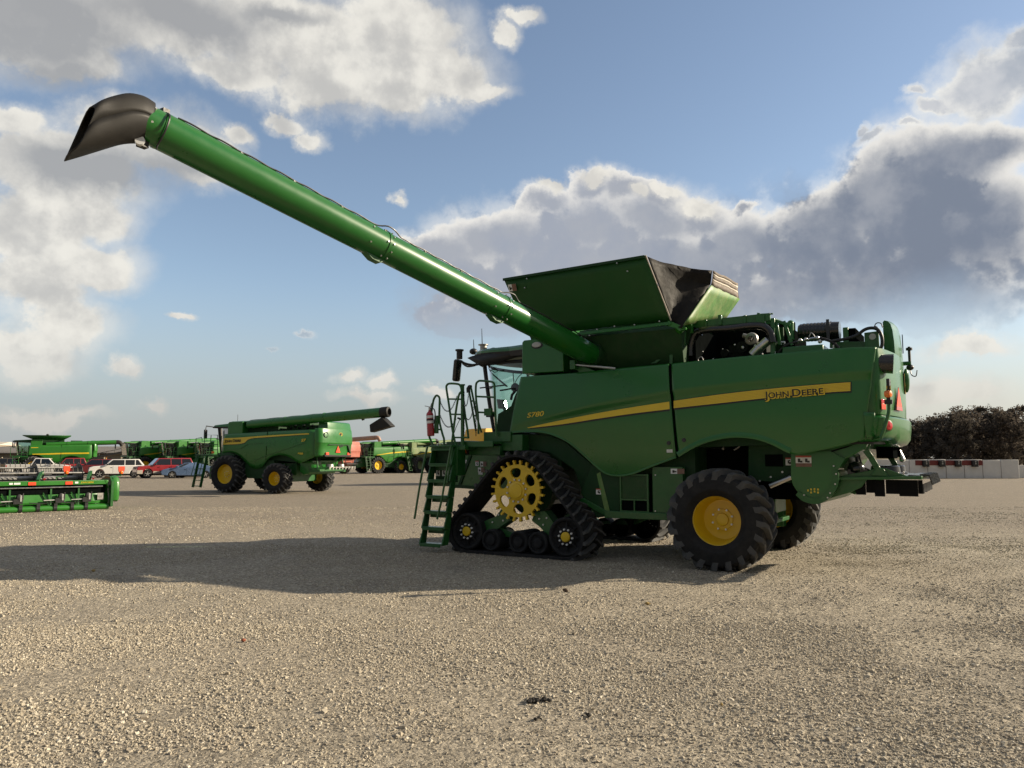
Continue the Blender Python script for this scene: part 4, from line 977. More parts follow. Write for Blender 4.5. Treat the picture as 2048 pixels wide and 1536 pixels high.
sl.add(pts + [q + n_*.012 for q in pts], [tuple(range(16, 32))] + [(k, (k+1) % 16, 16 + (k+1) % 16, 16 + k) for k in range(16)]); obj("hood_slot", sl, M["dark"], tl)
# bumper band below the hood
rows = []
for z, d in ((2.345, .0), (2.335, .05), (2.31, .075), (2.20, .075), (2.08, .055), (2.0, .0), (1.965, -.10), (1.96, -.30)):
    rows.append([(*plan_off(p, i, d), z - (.06 if abs(p.y) < .9 and z < 2.1 else 0)) for i, p in enumerate(plan)])
bump = obj("rear_bumper", MB().sheet(rows), G, HARV, ang=40)
ft2 = MB(); sy = lambda x, z: side_y(x, z)
ft2.sheet(loft([(-2.071, 2.394), (-2.145, 2.391), (-2.218, 2.382)], [(-2.095, 1.998), (-2.149, 2.012), (-2.223, 2.040)], lambda x, z: side_y(x, z) + .012, 8, 6), flip=True); obj("bumper_corner", ft2, G, HARV, solid=.02)
us = MB(); us.prism([(p.x + .12, p.y*.92) for p in plan] + [(-1.7, -1.3), (-1.7, 1.3)], "z", 1.93, 1.96); obj("bumper_underside", us, M["black"], HARV)
un = MB(); un.box((-2.30, -.62, 1.72), (-2.05, .1, 1.95)); un.box((-2.34, -.75, 1.74), (-2.28, -.62, 1.92)); obj("tow_hitch", un, M["dark"], HARV, bevel=.01)
hk = MB(); hk.cyl((-2.36, -.70, 1.72), (-2.30, -.70, 1.86), .04, 10); hk.ball((-2.36, -.70, 1.70), .05, 10, 6); obj("hitch_fitting", hk, M["zinc"], HARV)
# lamps, reflectors, slow vehicle sign
def patch(y0, y1, z0, z1, d, mat, name, parent, m=6, thick=.012):
    mb = MB(); rws = []
    for z in (z0, z1):
        r_ = []
        for k in range(m + 1):
            p, n_, t = on_hood(y0 + (y1-y0)*k/m, z, 0); r_.append(p)
        rws.append(r_)
    # straight plate between its two ends, standing off the hood
    pa, na, _ = on_hood(y0, z0, d); pb, nb, _ = on_hood(y1, z0, d)
    up = Vector((0,0,z1-z0)); o1, o2 = na*thick, nb*thick
    mb.hexa([pa, pb, pb + o2, pa + o1, pa + up, pb + up, pb + up + o2, pa + up + o1]); return obj(name, mb, mat, parent, bevel=.004)
patch(1.455, 1.36, 2.43, 2.52, .03, M["red_orange"], "reflector", hood); patch(1.455, 1.36, 2.523, 2.585, .029, M["red_lens"], "reflector", hood)
patch(-1.24, -1.39, 2.43, 2.52, .045, M["red_orange"], "reflector", hood)
p, n_, t = on_hood(1.41, 2.19, .078)
tlm = MB(); tlm.lathe([(.068, -.01), (.068, .02), (.055, .035), (.001, .045)], p, n_ + Vector((0, .3, 0)), 20); obj("tail_lamp", tlm, M["red_lens"], bump)
tr = MB(); tr.lathe([(.085, -.02), (.085, .018), (.070, .022)], p, n_ + Vector((0, .3, 0)), 20); obj("lamp_bezel", tr, GF, bump)
pp, n_, t = on_hood(.72, 2.45, .035)
smv = MB(); h_ = .36
def tri(s_, off): return [pp + n_*off + t*(-s_*.20), pp + n_*off + t*(s_*.20), pp + n_*off + Vector((0,0,h_*s_))]
A_, B_ = tri(1, 0), tri(1, .01); smv.add(A_ + B_, [(3,4,5), (2,1,0), (0,1,4,3), (1,2,5,4), (2,0,3,5)], 0)
smv.add([pp + n_*.012 + t*x + Vector((0,0,z)) for x, z in ((-.2,0),(.2,0),(.17,.055),(-.17,.055))], [(0,1,2,3)], 1)
obj("slow_vehicle_sign", smv, [M["red_orange"], M["red_lens"]], hood, smooth=False)
# badge with a leaping deer, seen edge-on
def deer_badge(c, r, n, up, h, parent, mats):
    """rounded shield with yellow rim and a leaping deer, h: height"""
    c, r, n = Vector(c), Vector(r).normalized(), Vector(n).normalized(); up = Vector(up)
    def poly(pts, off, mat, mb): mb.add([c + r*x*h + up*z*h + n*off for x, z in pts], [tuple(range(len(pts)))], mat)
    def shield(s_):
        return [(math.copysign(abs(math.cos(a))**.55, math.cos(a))*.40*s_*(1 if math.sin(a) > 0 else .92), math.copysign(abs(math.sin(a))**.6, math.sin(a))*.5*s_) for a in [2*PI*k/28 for k in range(28)]]
    mb = MB(); s0 = shield(1.0); nn = len(s0)
    mb.add([c + r*x*h + up*z*h for x, z in s0] + [c + r*x*h + up*z*h + n*.012 for x, z in s0], [tuple(range(nn, 2*nn))] + [(k, (k+1) % nn, nn + (k+1) % nn, nn + k) for k in range(nn)], 1)
    poly(shield(.97), .0135, 0, mb); poly(shield(.88), .015, 1, mb)
    deer = [(-.26,-.02),(-.20,.07),(-.10,.09),(.03,.06),(.10,.12),(.13,.20),(.10,.28),(.15,.25),(.17,.33),(.19,.25),(.25,.20),(.20,.15),(.17,.05),(.21,-.03),(.29,-.07),(.27,-.10),(.17,-.07),(.12,-.01),(.02,-.03),(-.12,-.03),(-.17,-.09),(-.27,-.13),(-.31,-.20),(-.33,-.17),(-.28,-.09),(-.22,-.06)]
    poly(deer, .0165, 0, mb)
    return obj("deer_badge", mb, mats, parent, smooth=False)
pb, nb_, tb_ = on_hood(-.05, 2.93, .02); deer_badge(pb, tb_, nb_, (0,0,1), .34, hood, [M["yellow_decal"], M["black_decal"]])
hd = MB(); pa, na, ta = on_hood(-.05, 3.0, .02); hd.ball(pa + na*.03 + Vector((0,0,-.02)), (.05, .06, .20), 10, 8); hd.tube([on_hood(-.45, 3.3, .0)[0], on_hood(-.45, 3.3, .02)[0] + na*.06, on_hood(-.45, 3.3, .02)[0] + na*.10], .035, 8)
obj("hood_handle", hd, G, hood)
cam_ = MB(); q0 = on_hood(-.45, 3.30, .10)[0]; cam_.cyl(q0 + Vector((0,0,-.05)), q0 + Vector((0,0,.28)), .022, 8); cam_.cyl(q0 + Vector((0,0,.22)), q0 + Vector((0,0,.26)), .05, 10); cam_.ball(q0 + Vector((0,0,-.07)), (.06,.06,.05), 10, 6)
cam_.tube(smoothpath([q0 + Vector((0,0,-.1)), q0 + Vector((-.02,.03,-.2)), q0 + Vector((-.08,.0,-.22)), q0 + Vector((-.10,-.03,-.12))], 5), .008, 6)
obj("rear_camera_mast", cam_, BK, HARV)
# round black air outlet on the near rear corner
ao = MB(); c0, c1 = Vector((-2.10, 1.33, 3.14)), Vector((-2.47, 1.30, 3.11)); dd = (c1 - c0); ln_ = dd.length
ao.lathe([(.13, 0), (.145, ln_ - .03), (.148, ln_), (.128, ln_), (.12, ln_ - .05), (.115, .05), (.001, .05)], c0, dd, 32); obj("air_outlet", ao, M["black_gloss"], HARV)
# amber warning lamp on its bent arm
wa = MB(); path = [Vector(p) for p in [(-2.304, 1.750, 2.020), (-2.340, 1.750, 2.105), (-2.385, 1.750, 2.247), (-2.416, 1.750, 2.360), (-2.426, 1.750, 2.460), (-2.424, 1.750, 2.546)]]
wa.tube(smoothpath(path, 4), .024, 8); wa.tube([(-2.1, 1.35, 2.0), path[0] + Vector((0,-.05,0)), path[0]], .024, 8)
obj("lamp_arm", wa, GF, HARV)
wl = MB(); ctr = Vector((-2.422, 1.800, 2.629)); wl.lathe([(.001, -.03), (.05, -.03), (.055, 0), (.045, .045), (.001, .055)], ctr, (-1, .35, 0), 18); wl.lathe([(.001,.03), (.05,.03), (.055,0)], ctr, (-1,.35,0), 18); obj("warning_lamp", wl, M["orange"], HARV)
wb = MB(); tpt = Vector((-2.439, 1.800, 2.800)); bpt = Vector((-2.425, 1.780, 2.516)); wb.box(bpt - Vector((.05,.04,.03)), bpt + Vector((.05,.04,.03))); wb.bar(Vector((-2.435, 1.800, 2.685)) + Vector((0,-.02,0)), tpt, .055, .03); wb.bar(bpt, Vector((-2.435, 1.800, 2.700)), .03, .05); wb.ball(tpt, .03, 8, 5); wb.box(tpt - Vector((.02,.10,.06)), tpt + Vector((.02,.10,.04)))
obj("lamp_bracket", wb, BK, HARV)
ys = MB(); ys.box(Vector((-2.436, 1.800, 2.714)) + Vector((-.03, .0, -.035)), Vector((-2.436, 1.800, 2.714)) + Vector((.03, .004, .035))); obj("lamp_reflector", ys, M["yellow"], HARV)

# ---- engine deck behind the rear shield
ed = MB(); ed.box((-1.95, -1.35, 3.18), (.75, 1.35, 3.28)); obj("deck_floor", ed, M["dark"], HARV)
bk_ = MB(); bk_.box((-.78, -.35, 3.28), (.70, -.25, 4.14)); bk_.box((.60, -.25, 3.28), (.70, 1.05, 3.98)); bk_.box((-.78, -1.3, 3.28), (.70, -.36, 4.0)); obj("bay_shade_backing", bk_, M["dark"], HARV)  # near-black backing and cover added so the engine bay stays in shade
en = MB(); en.box((-.55, -.1, 3.28), (.3, .55, 3.52)); en.box((-.45, .0, 3.52), (.2, .45, 3.70))
for k in range(6): en.cyl((-.40 + k*.12, .56, 3.42), (-.40 + k*.12, .64, 3.42), .035, 10)
en.cyl((-.1, .60, 3.62), (-.1, .72, 3.62), .10, 16); en.cyl((.22, .5, 3.55), (.22, .66, 3.55), .07, 16); en.ball((-.28, .62, 3.66), (.09, .09, .08), 12, 8); en.cyl((-.35, .75, 3.36), (-.15, .75, 3.36), .05, 12)
eb = en; nb0 = len(en.m)
for x_, y_, z_, r_ in ((.02,.73,3.66,.02),(-.20,.70,3.70,.03),(-.12,.74,3.60,.035),(.35,.9,3.42,.015),(.1,.95,3.40,.014),(-.42,.66,3.48,.02),(.5,1.0,3.55,.016),(.18,.9,3.58,.012)): eb.ball((x_, y_, z_), r_, 8, 5, 1)
eb.tube(smoothpath([(.55,1.0,3.35),(.58,1.0,3.42),(.52,1.0,3.46),(.48,1.0,3.38)], 5), .008, 6, 1)
obj("engine_block", en, [M["engine"], M["steel"]], HARV)
tc_ = MB(); tc_.lathe([(.05,0),(.10,.02),(.115,.06),(.10,.10),(.05,.12)], (-.27, .66, 3.74), (0,1,0), 20); tc_.cyl((-.27,.7,3.76), (-.12,.7,3.82), .04, 12); obj("turbocharger", tc_, M["steel_dull"], HARV)
xp = MB(); xp.tube(smoothpath([(-0.604, 1.000, 3.652), (-0.529, 1.000, 3.592), (-0.421, 1.000, 3.508), (-0.345, 1.000, 3.430)], 4), .075, 16); xp.tube([(-0.468, 1.020, 3.552), (-0.451, 1.020, 3.528)], .088, 16); obj("exhaust_pipe", xp, M["steel"], HARV)
ip = MB(); ip.tube(smoothpath([(0.705, 1.050, 3.481), (0.692, 1.050, 3.672), (0.608, 1.050, 3.858), (0.431, 1.050, 3.912), (0.002, 1.050, 3.900), (-0.331, 1.050, 3.912), (-0.534, 1.050, 3.885), (-0.652, 1.050, 3.783), (-0.686, 1.050, 3.606)], 5), .062, 14); ip.tube([(0.537, 1.050, 3.882), (0.510, 1.050, 3.893)], .072, 14); obj("intake_pipe", ip, M["black_gloss"], HARV)
tr_ = MB(); t0 = (0.790, 1.000, 4.022); t1 = (-0.656, 1.000, 4.040); t0, t1 = Vector(t0), Vector(t1)
tr_.bar(t0, t1, .06, .13); tr_.bar(t0 + Vector((0,-.3,-.02)), t1 + Vector((0,-.3,-.02)), .05, .1)
for u_ in ((0.414, 1.040, 4.016), (0.171, 1.040, 4.037), (-0.250, 1.040, 4.022)): tr_.box((u_[0]-.02, .98, u_[2]-.07), (u_[0]+.02, 1.06, u_[2]+.08))
tr_.bar((-0.454, 1.000, 4.060), (-0.473, 1.000, 4.125), .05); tr_.bar((-0.456, 1.000, 4.102), (-0.698, 1.000, 4.090), .025); tr_.box(Vector((-0.502, 1.000, 4.005)) - Vector((.07,.04,.06)), Vector((-0.502, 1.000, 4.005)) + Vector((.07,.06,.08)))
tr_.box(Vector((0.168, 1.020, 4.048)) - Vector((.03,.03,.07)), Vector((0.168, 1.020, 4.048)) + Vector((.03,.05,.10)))
obj("deck_rail", tr_, GF, HARV, bevel=.006)
pf = MB(); pf.bar((-0.665, 0.950, 3.429), (-0.684, 0.950, 4.012), .07, .07); pf.bar((-0.771, 0.900, 3.577), (-0.720, 0.900, 3.999), .05, .05); pf.bar((-0.683, 0.950, 3.995), (-0.740, 0.700, 3.986), .06, .06); pf.bar((-0.847, 0.900, 3.970), (-0.960, 0.900, 3.562), .04, .05); pf.bar((-0.720, 0.900, 3.983), (-0.940, 0.900, 3.895), .05, .05)
pf.cyl((-0.887, 0.600, 3.691), (-0.888, 0.600, 3.962), .055, 14); pf.ball((-0.888, 0.600, 3.971), .057, 12, 6)
obj("cooler_frame", pf, G, HARV, bevel=.006)
ps = MB(); ps.box(Vector((-0.709, 0.800, 3.595)) - Vector((.10,.05,.10)), Vector((-0.719, 0.800, 3.888)) + Vector((.07,.0,.0))); obj("cooler_core", ps, M["green_dark"], HARV)
gb = MB(); a = (-0.810, 3.485); b_ = (-1.444, 3.534); gb.box((b_[0], .4, 3.28), (a[0], .95, b_[1])); obj("oil_tank", gb, G, HARV, bevel=.02)
ac = MB(); c0 = Vector((-0.970, 0.350, 3.837)); c1 = Vector((-1.618, 0.350, 3.823)); dd = c1 - c0; ln_ = dd.length
prof = [(.001, 0), (.13, 0), (.15, .03)]
for k in range(7): prof += [(.15, .06 + k*(ln_-.25)/7), (.158, .08 + k*(ln_-.25)/7), (.158, .10 + k*(ln_-.25)/7), (.15, .12 + k*(ln_-.25)/7)]
prof += [(.15, ln_ - .22), (.172, ln_ - .20), (.172, ln_ - .14), (.155, ln_ - .12), (.15, ln_), (.001, ln_)]
ac.lathe(prof, c0, dd, 24); ac.box(c0 + dd*.72 - Vector((.05,-.05,.17)), c0 + dd*.80 + Vector((.05,.2,.17))); obj("air_cleaner", ac, M["black_gloss"], HARV, ang=25)
rd = MB(); a = (-1.680, 3.475); b_ = (-1.763, 3.847); rd.box((b_[0], -.6, 3.28), (a[0], .5, b_[1])); obj("radiator_frame", rd, G, HARV, bevel=.01)
rd = MB(); a = (-1.754, 3.429); b_ = (-1.867, 3.829); rd.box((b_[0], -.6, 3.28), (a[0] - .004, .46, b_[1])); obj("radiator_core", rd, M["dark"], HARV)
hb_ = MB(); a = (-2.041, 3.405); b_ = (-2.245, 3.688); hb_.prism([(a[0], a[1]), (a[0], b_[1] - .01), (b_[0], b_[1]), (b_[0], a[1])], "y", .80, .86); hb_.bar((-1.509, 0.700, 3.545), (-2.220, 0.700, 3.490), .06, .10); obj("hood_latch_plate", hb_, GF, HARV, bevel=.006)
hw = MB(); hw.lathe([(.05, 0), (.001, .004)], Vector((-2.159, 0.870, 3.606)), (0, 1, 0), 16); obj("latch_window", hw, M["grey_sticker"], HARV)
ho = MB()
for pts, r_ in (([(-0.735, 0.900, 3.447), (-0.817, 0.900, 3.532), (-0.929, 0.900, 3.590), (-1.087, 0.900, 3.610)], .022), ([(-1.394, 0.900, 3.642), (-1.543, 0.900, 3.581), (-1.629, 0.900, 3.510), (-1.671, 0.900, 3.451)], .024), ([(-1.557, 0.900, 3.572), (-1.765, 0.900, 3.595), (-1.927, 0.900, 3.630), (-2.045, 0.900, 3.714), (-2.146, 0.900, 3.737), (-2.237, 0.900, 3.705), (-2.289, 0.900, 3.599), (-2.290, 0.900, 3.459), (-2.244, 0.900, 3.369)], .026), ([(-2.238, 0.800, 3.649), (-2.194, 0.800, 3.779), (-2.224, 0.800, 3.824), (-2.280, 0.800, 3.811), (-2.299, 0.800, 3.746)], .008), ([(-2.179, 0.800, 3.780), (-2.228, 0.800, 3.752), (-2.211, 0.800, 3.683)], .007)):
    ho = MB(); ho.tube(smoothpath(pts, 6), r_, 10); obj("deck_hose", ho, BK, HARV)
hp = MB(); hp.tube(smoothpath([(-1.047, 0.900, 3.605), (-1.164, 0.900, 3.620), (-1.280, 0.900, 3.643), (-1.409, 0.900, 3.641)], 4), .022, 8); obj("deck_fitting", hp, M["steel"], HARV); hp = MB(); hp.tube(smoothpath([(-0.678, 0.900, 3.434), (-0.691, 0.900, 3.583), (-0.748, 0.900, 3.621), (-0.851, 0.900, 3.612)], 4), .02, 8); obj("deck_pipe", hp, M["steel"], HARV); hp = MB()
for u_ in ((-1.091, 0.920, 3.624), (-1.184, 0.920, 3.632), (-1.360, 0.920, 3.642), (-1.396, 0.920, 3.583)): hp.ball(u_, .035, 8, 6)
hp.tube(smoothpath([(-1.219, 0.850, 3.680), (-1.252, 0.850, 3.743), (-1.282, 0.850, 3.724), (-1.311, 0.850, 3.672)], 4), .007, 6); hp.tube([(-1.600, 0.950, 3.506), (-1.597, 0.950, 3.426)], .012, 8)
obj("deck_fitting", hp, M["steel"], HARV)

# ---- grain tank with its unfolded covers
tk = MB()
tk.prism([(.62, 3.93), (3.62, 3.93), (3.62, 3.28), (2.6, 3.2), (1.6, 3.2), (.85, 3.3)], "y", -1.18, 1.22); obj("grain_tank", tk, GD, HARV)
hp_ = MB(); hp_.hexa([(.75, 1.22, 3.25), (3.55, 1.22, 3.25), (3.55, .9, 3.25), (.75, .9, 3.25), (.70, 1.52, 3.90), (3.62, 1.52, 3.90), (3.62, 1.2, 3.90), (.70, 1.2, 3.90)]); obj("tank_hopper_side", hp_, GD, HARV)
hl2 = MB(); hl2.prism([(0.705, 3.642), (0.700, 3.882), (0.861, 3.810), (0.989, 3.664), (1.248, 3.403), (1.341, 3.366), (1.231, 3.358), (0.928, 3.572)], "y", 1.24, 1.30); hl2.bar((0.951, 1.300, 3.331), (0.943, 1.300, 3.704), .06, .06); obj("tank_brace", hl2, GF, HARV, bevel=.006)
hf = MB(); hf.add([(1.831, 1.250, 3.403), (1.379, 1.250, 3.373), (0.875, 1.320, 3.652), (0.892, 1.320, 3.706), (1.787, 1.300, 3.636)], [(0,1,2,3,4)]); obj("hopper_plate", hf, GF, HARV, solid=.01)
lipb = MB(); a, b_ = Vector((2.584, 1.600, 3.941)), Vector((0.829, 1.600, 3.978)); lipb.bar(a, b_, .10, .055); lipb.bar(a + Vector((0,-.12,.06)), b_ + Vector((0,-.12,.06)), .12, .03); obj("tank_rim", lipb, G, HARV, bevel=.006)
flp = MB(); TLp, TRp, BRp, BLp = [Vector(p) for p in ((3.906, 2.020, 5.043), (1.115, 2.020, 5.092), (0.853, 1.580, 4.035), (3.574, 1.580, 4.000))]
rows = []
for j in range(7):
    t = j/6; r_ = []
    for i in range(15):
        s_ = i/14; p = TLp.lerp(TRp, s_).lerp(BLp.lerp(BRp, s_), t); q = abs(t - .42); p = p + Vector((0, .030*max(0, 1 - q/.42), 0)); r_.append(p)
    rows.append(r_)
flp.sheet(rows, flip=True); nf = obj("tank_cover", flp, M["green_cover_shaded"], HARV, solid=.03, ang=20); nf["label"] = "near flared grain tank cover"
ec = MB(); ec.bar(TLp + Vector((0,.012,-.02)), TRp + Vector((0,.012,-.02)), .03, .045); obj("cover_edge", ec, GD, nf)
ec = MB(); ec.bar(TRp + Vector((-.01,.0,0)), BRp + Vector((-.01,.0,0)), .03, .012); obj("cover_edge", ec, M["fabric_tan"], nf)
nb2 = MB()
for u_ in ((1.613, 2.020, 5.023), (1.441, 1.980, 4.870), (3.401, 2.000, 4.980), (3.474, 1.950, 4.831), (2.326, 1.640, 3.895), (1.851, 1.620, 4.017), (1.477, 1.620, 4.010), (1.024, 1.620, 4.028), (2.188, 1.620, 3.994)): nb2.cyl((u_[0], u_[1] + .0, u_[2]), (u_[0], u_[1] + .035, u_[2]), .011, 8)
obj("cover_rivet", nb2, M["zinc"], nf)
pn = (TRp - TLp).cross(BLp - TLp).normalized(); pn = pn if pn.y > 0 else -pn
p_ = Vector((3.726, 1.985, 4.863)); sticker(p_ + pn*.012, .17, .13, "split", nf, n=pn)
bx = MB(); 
for poly in ([(0.902, 3.948), (0.882, 4.032), (0.787, 3.989), (0.573, 3.884), (0.582, 3.851), (0.695, 3.836), (0.746, 3.883)],): bx.prism(poly, "y", 1.56, 1.62)
bx.add([(0.759, 1.630, 3.900), (0.589, 1.600, 3.872), (0.738, 1.450, 3.796), (0.789, 1.500, 3.844)], [(0,1,2,3)]); obj("cover_bracket", bx, M["green_lit"], HARV, bevel=.004); bx = MB()
bx.box(Vector((0.678, 1.150, 3.963)) - Vector((.06,.05,.1)), Vector((0.678, 1.150, 3.963)) + Vector((.06,.05,.1)))
obj("rim_clamp", bx, M["green_lit"], HARV, bevel=.004)  # bracket and clamp take the lighter green for sunlight
# rear cover with its folded tarp, black tarp gussets, front and far covers
RB = [Vector(p) for p in ((0.600, 1.689, 3.918), (0.600, -0.848, 4.457), (0.360, -0.927, 4.810), (0.360, 0.902, 4.718))]
rc = MB(); rc.sheet([[RB[3].lerp(RB[2], s/8).lerp(RB[0].lerp(RB[1], s/8), t/5) for s in range(9)] for t in range(6)]); rco = obj("tank_cover", rc, M["green_pale"], HARV, solid=.02); rco["label"] = "rear grain tank cover, sunlit, in paler green"
T0, T1 = Vector((0.300, 0.963, 4.954)), Vector((0.300, -0.572, 5.038)); bands = [0, .2, .32, .55, .68, 1.06]
for k in range(5):
    mb = MB(); rws = []
    for t in (bands[k], bands[k+1]):
        rws.append([T0.lerp(T1, s/10).lerp(RB[3].lerp(RB[2] + Vector((0,.12,.0)), s/10), t) + Vector((-.006 - .012*abs(math.sin(s*1.1 + t*3)), 0, -.012*math.sin(s*.9)*(1 - t))) for s in range(11)])
    mb.sheet(rws); obj("tarp_band", mb, M["fabric_brown"] if k % 2 == 0 else M["fabric_tan"], rco, solid=.006)
gs = MB(); rows = []
ga0, ga1 = Vector((TRp.x - .03, TRp.y - .02, TRp.z - .02)), BRp + Vector((-.03, -.02, -.05)); gb0, gb1 = T0 + Vector((0, .01, 0)), RB[0] + Vector((.02,0,-.05))
random.seed(3)
for j in range(13):
    t = j/12; r_ = []
    for i in range(15):
        s_ = i/14; e_ = gb0.lerp(RB[3], t/.27) if t < .27 else RB[3].lerp(gb1, (t - .27)/.73); p = ga0.lerp(ga1, t).lerp(e_, s_)
        p = p + Vector((1, -1, 0))*(.10*math.sin(PI*s_)*(1 - .4*t)) + Vector((1,-1,0))*(.018*math.sin(9*s_ + 5*t)*math.sin(PI*s_) + random.uniform(-.008, .008)); r_.append(p)
    rows.append(r_)
gs.sheet(rows); obj("tank_tarp", gs, M["fabric_black"], HARV, solid=.004)
fc = MB(); FB = [Vector(p) for p in ((3.60, 1.5, 3.92), (3.60, -1.4, 3.92), (3.92, -1.0, 4.85), (3.92, 1.1, 4.85))]; fc.add(FB, [(0,1,2,3)]); fo = obj("tank_cover", fc, G, HARV, solid=.02); fo["label"] = "front grain tank cover"
wc = MB(); WB = [Vector(p) for p in ((.70, -1.5, 3.92), (3.62, -1.5, 3.92), (3.95, -1.95, 4.98), (1.0, -1.95, 4.98))]; wc.add(WB, [(0,1,2,3)]); wo_ = obj("tank_cover", wc, GD, HARV, solid=.02); wo_["label"] = "far grain tank cover"
g2 = MB(); g2.add([WB[0], WB[3], T1, RB[2], RB[1]], [(0,1,2,3,4)]); g2.add([FB[1], FB[2], WB[2], WB[1]], [(0,1,2,3)]); g2.add([FB[0], FB[3], TLp + Vector((-.02,0,0)), BLp + Vector((-.02,0,0))], [(0,1,2,3)]); obj("tank_tarp", g2, M["fabric_black"], HARV, solid=.004)

# ---- box beside the cab with its oval badge
sb = MB(); a = (3.758, 3.927); b_ = (2.883, 3.252)
sb.prism([(a[0], 3.30), (a[0], a[1] - .04), (a[0] - .04, a[1]), (b_[0], a[1] + .01), (b_[0], 3.29)], "y", .75, 1.60); obj("cab_side_box", sb, G, HARV, bevel=.012)
ov = MB(); p_ = (3.442, 1.605, 3.821); ov.lathe([(.001, .014), (.10, .014), (.12, .006), (.125, -.004)], (0,0,0), (0,1,0), 28)
ov.v = [(v[0]*.80 + p_[0], v[1] + 1.605, v[2]*.42 + p_[2]) for v in ov.v]; obj("oval_badge", ov, M["grey_sticker"], HARV)
ov = MB(); ov.lathe([(.001, .002), (.15, .002), (.155, -.004)], (0,0,0), (0,1,0), 28); ov.v = [(v[0]*.80 + p_[0] - .01, v[1] + 1.604, v[2]*.42 + p_[2] - .012) for v in ov.v]; obj("badge_base", ov, M["black"], HARV)

# ---- unloading auger
A0 = Vector((2.38, 1.44, 3.567)); A1 = Vector((4.107, 8.899, 5.354)); ad = (A1 - A0).normalized(); AL = (A1 - A0).length; ar = .203
f1, f2 = .605, .30          # where the two bolted joints sit along the tube
au = MB(); prof = [(.19, .0), (ar*1.0, .25), (ar, f2*AL - .02), (ar*1.06, f2*AL - .02), (ar*1.06, f2*AL + .02), (ar*1.01, f2*AL + .02), (ar*1.01, f2*AL + .28), (ar*1.025, f2*AL + .28), (ar*1.03, f1*AL - .02), (ar*1.09, f1*AL - .02), (ar*1.09, f1*AL + .02), (ar*1.04, f1*AL + .02), (ar*1.04, f1*AL + .24), (ar*1.05, f1*AL + .24), (ar*1.05, AL)]
au.lathe(prof, A0, ad, 48, capa=True); aug = obj("unloading_auger", au, G, HARV, ang=25)
jb = MB()
side = ad.cross(Vector((0,0,1))).normalized(); upv = side.cross(ad)
for f_ in (f1, f2):
    for k in range(12):
        a_ = 2*PI*k/12
        for dl in (-.05, .30 if k % 2 else .05):
            n_ = side*math.cos(a_) + upv*math.sin(a_); q = A0 + ad*(f_*AL + dl) + n_*ar*1.02; jb.cyl(q, q + n_*.022, .012, 6)
obj("flange_bolt", jb, M["zinc"], aug)
for f_ in (f1, f2):
    hg = MB(); q = A0 + ad*(f_*AL + .06) - upv*ar*1.03; hg.hexa([q + side*s_*.06 + ad*a_ - upv*b__ for a_, s_, b__ in ((-.12,-1,.0),(-.12,1,.0),(.2,1,.0),(.2,-1,.0),(-.06,-1,.055),(-.06,1,.055),(.08,1,.055),(.08,-1,.055))])
    obj("joint_stop", hg, GF, aug)
sm2 = MB(); sm2.bar(A0 - upv*(ar + .004) + ad*.5, A0 + ad*(f2*AL - .3) - upv*(ar + .004), .03, .02); obj("tube_seam", sm2, GF, aug); sm2 = MB(); sm2.bar(A0 - upv*(ar*1.03 + .002) + ad*(f2*AL + .4), A0 + ad*(f1*AL - .3) - upv*(ar*1.03 + .002), .03, .02); obj("tube_seam", sm2, GF, aug); sm2 = MB(); sm2.bar(A0 - upv*(ar*1.05 + .002) + ad*(f1*AL + .4), A0 + ad*(AL - .2) - upv*(ar*1.05 + .002), .03, .02)
obj("tube_seam", sm2, GF, aug)
cb2 = MB(); pth = []
for k in range(60):
    t = k/59; z_ = .2 + t*(AL - .3); off = ar*1.04 + .012 + .006*math.sin(k*2.1) + (.055 if min(abs(z_ - f1*AL), abs(z_ - f2*AL)) < .12 else 0); pth.append(A0 + ad*z_ + upv*off*math.cos(.5) - side*off*math.sin(.5))
cb2.tube(smoothpath(pth, 3), .011, 6)
for k in range(10):
    z_ = .5 + k*.72; q = A0 + ad*z_ + upv*ar*1.05*math.cos(.5) - side*ar*1.05*math.sin(.5); cb2.box(q - Vector((.012,.02,.012)), q + Vector((.012,.02,.010)))
obj("wiring_cable", cb2, BK, aug)
# turret the tube swings on
tu = MB(); tu.tube(smoothpath([A0 + ad*.05, A0 - ad*.18, A0 - ad*.36 + Vector((0,0,-.10)), A0 - ad*.46 + Vector((-.05,0,-.30)), A0 - ad*.48 + Vector((-.05,0,-.62))], 5), [.215]*9 + [.23]*8 + [.25]*4, 24); tu.tube([A0 + ad*.0, A0 + ad*.035], .235, 32); obj("auger_turret", tu, GD, HARV)
ts = MB(); p0, p1 = Vector((2.554, 1.750, 3.374)), Vector((1.808, 1.720, 3.264)); ts.cyl(p0, p1, .022, 10); obj("swing_rod", ts, M["steel"], HARV)
tb2 = MB(); tb2.box(p0 - Vector((-.0,.05,.08)), p0 + Vector((.10,.05,.08))); tb2.prism([(2.619, 3.339), (2.470, 3.356), (2.226, 3.252), (2.266, 3.219), (2.521, 3.225)], "y", 1.5, 1.66); obj("swing_bracket", tb2, GF, HARV, bevel=.006)
lt = MB(); u_ = Vector((2.227, 1.700, 3.647)); 
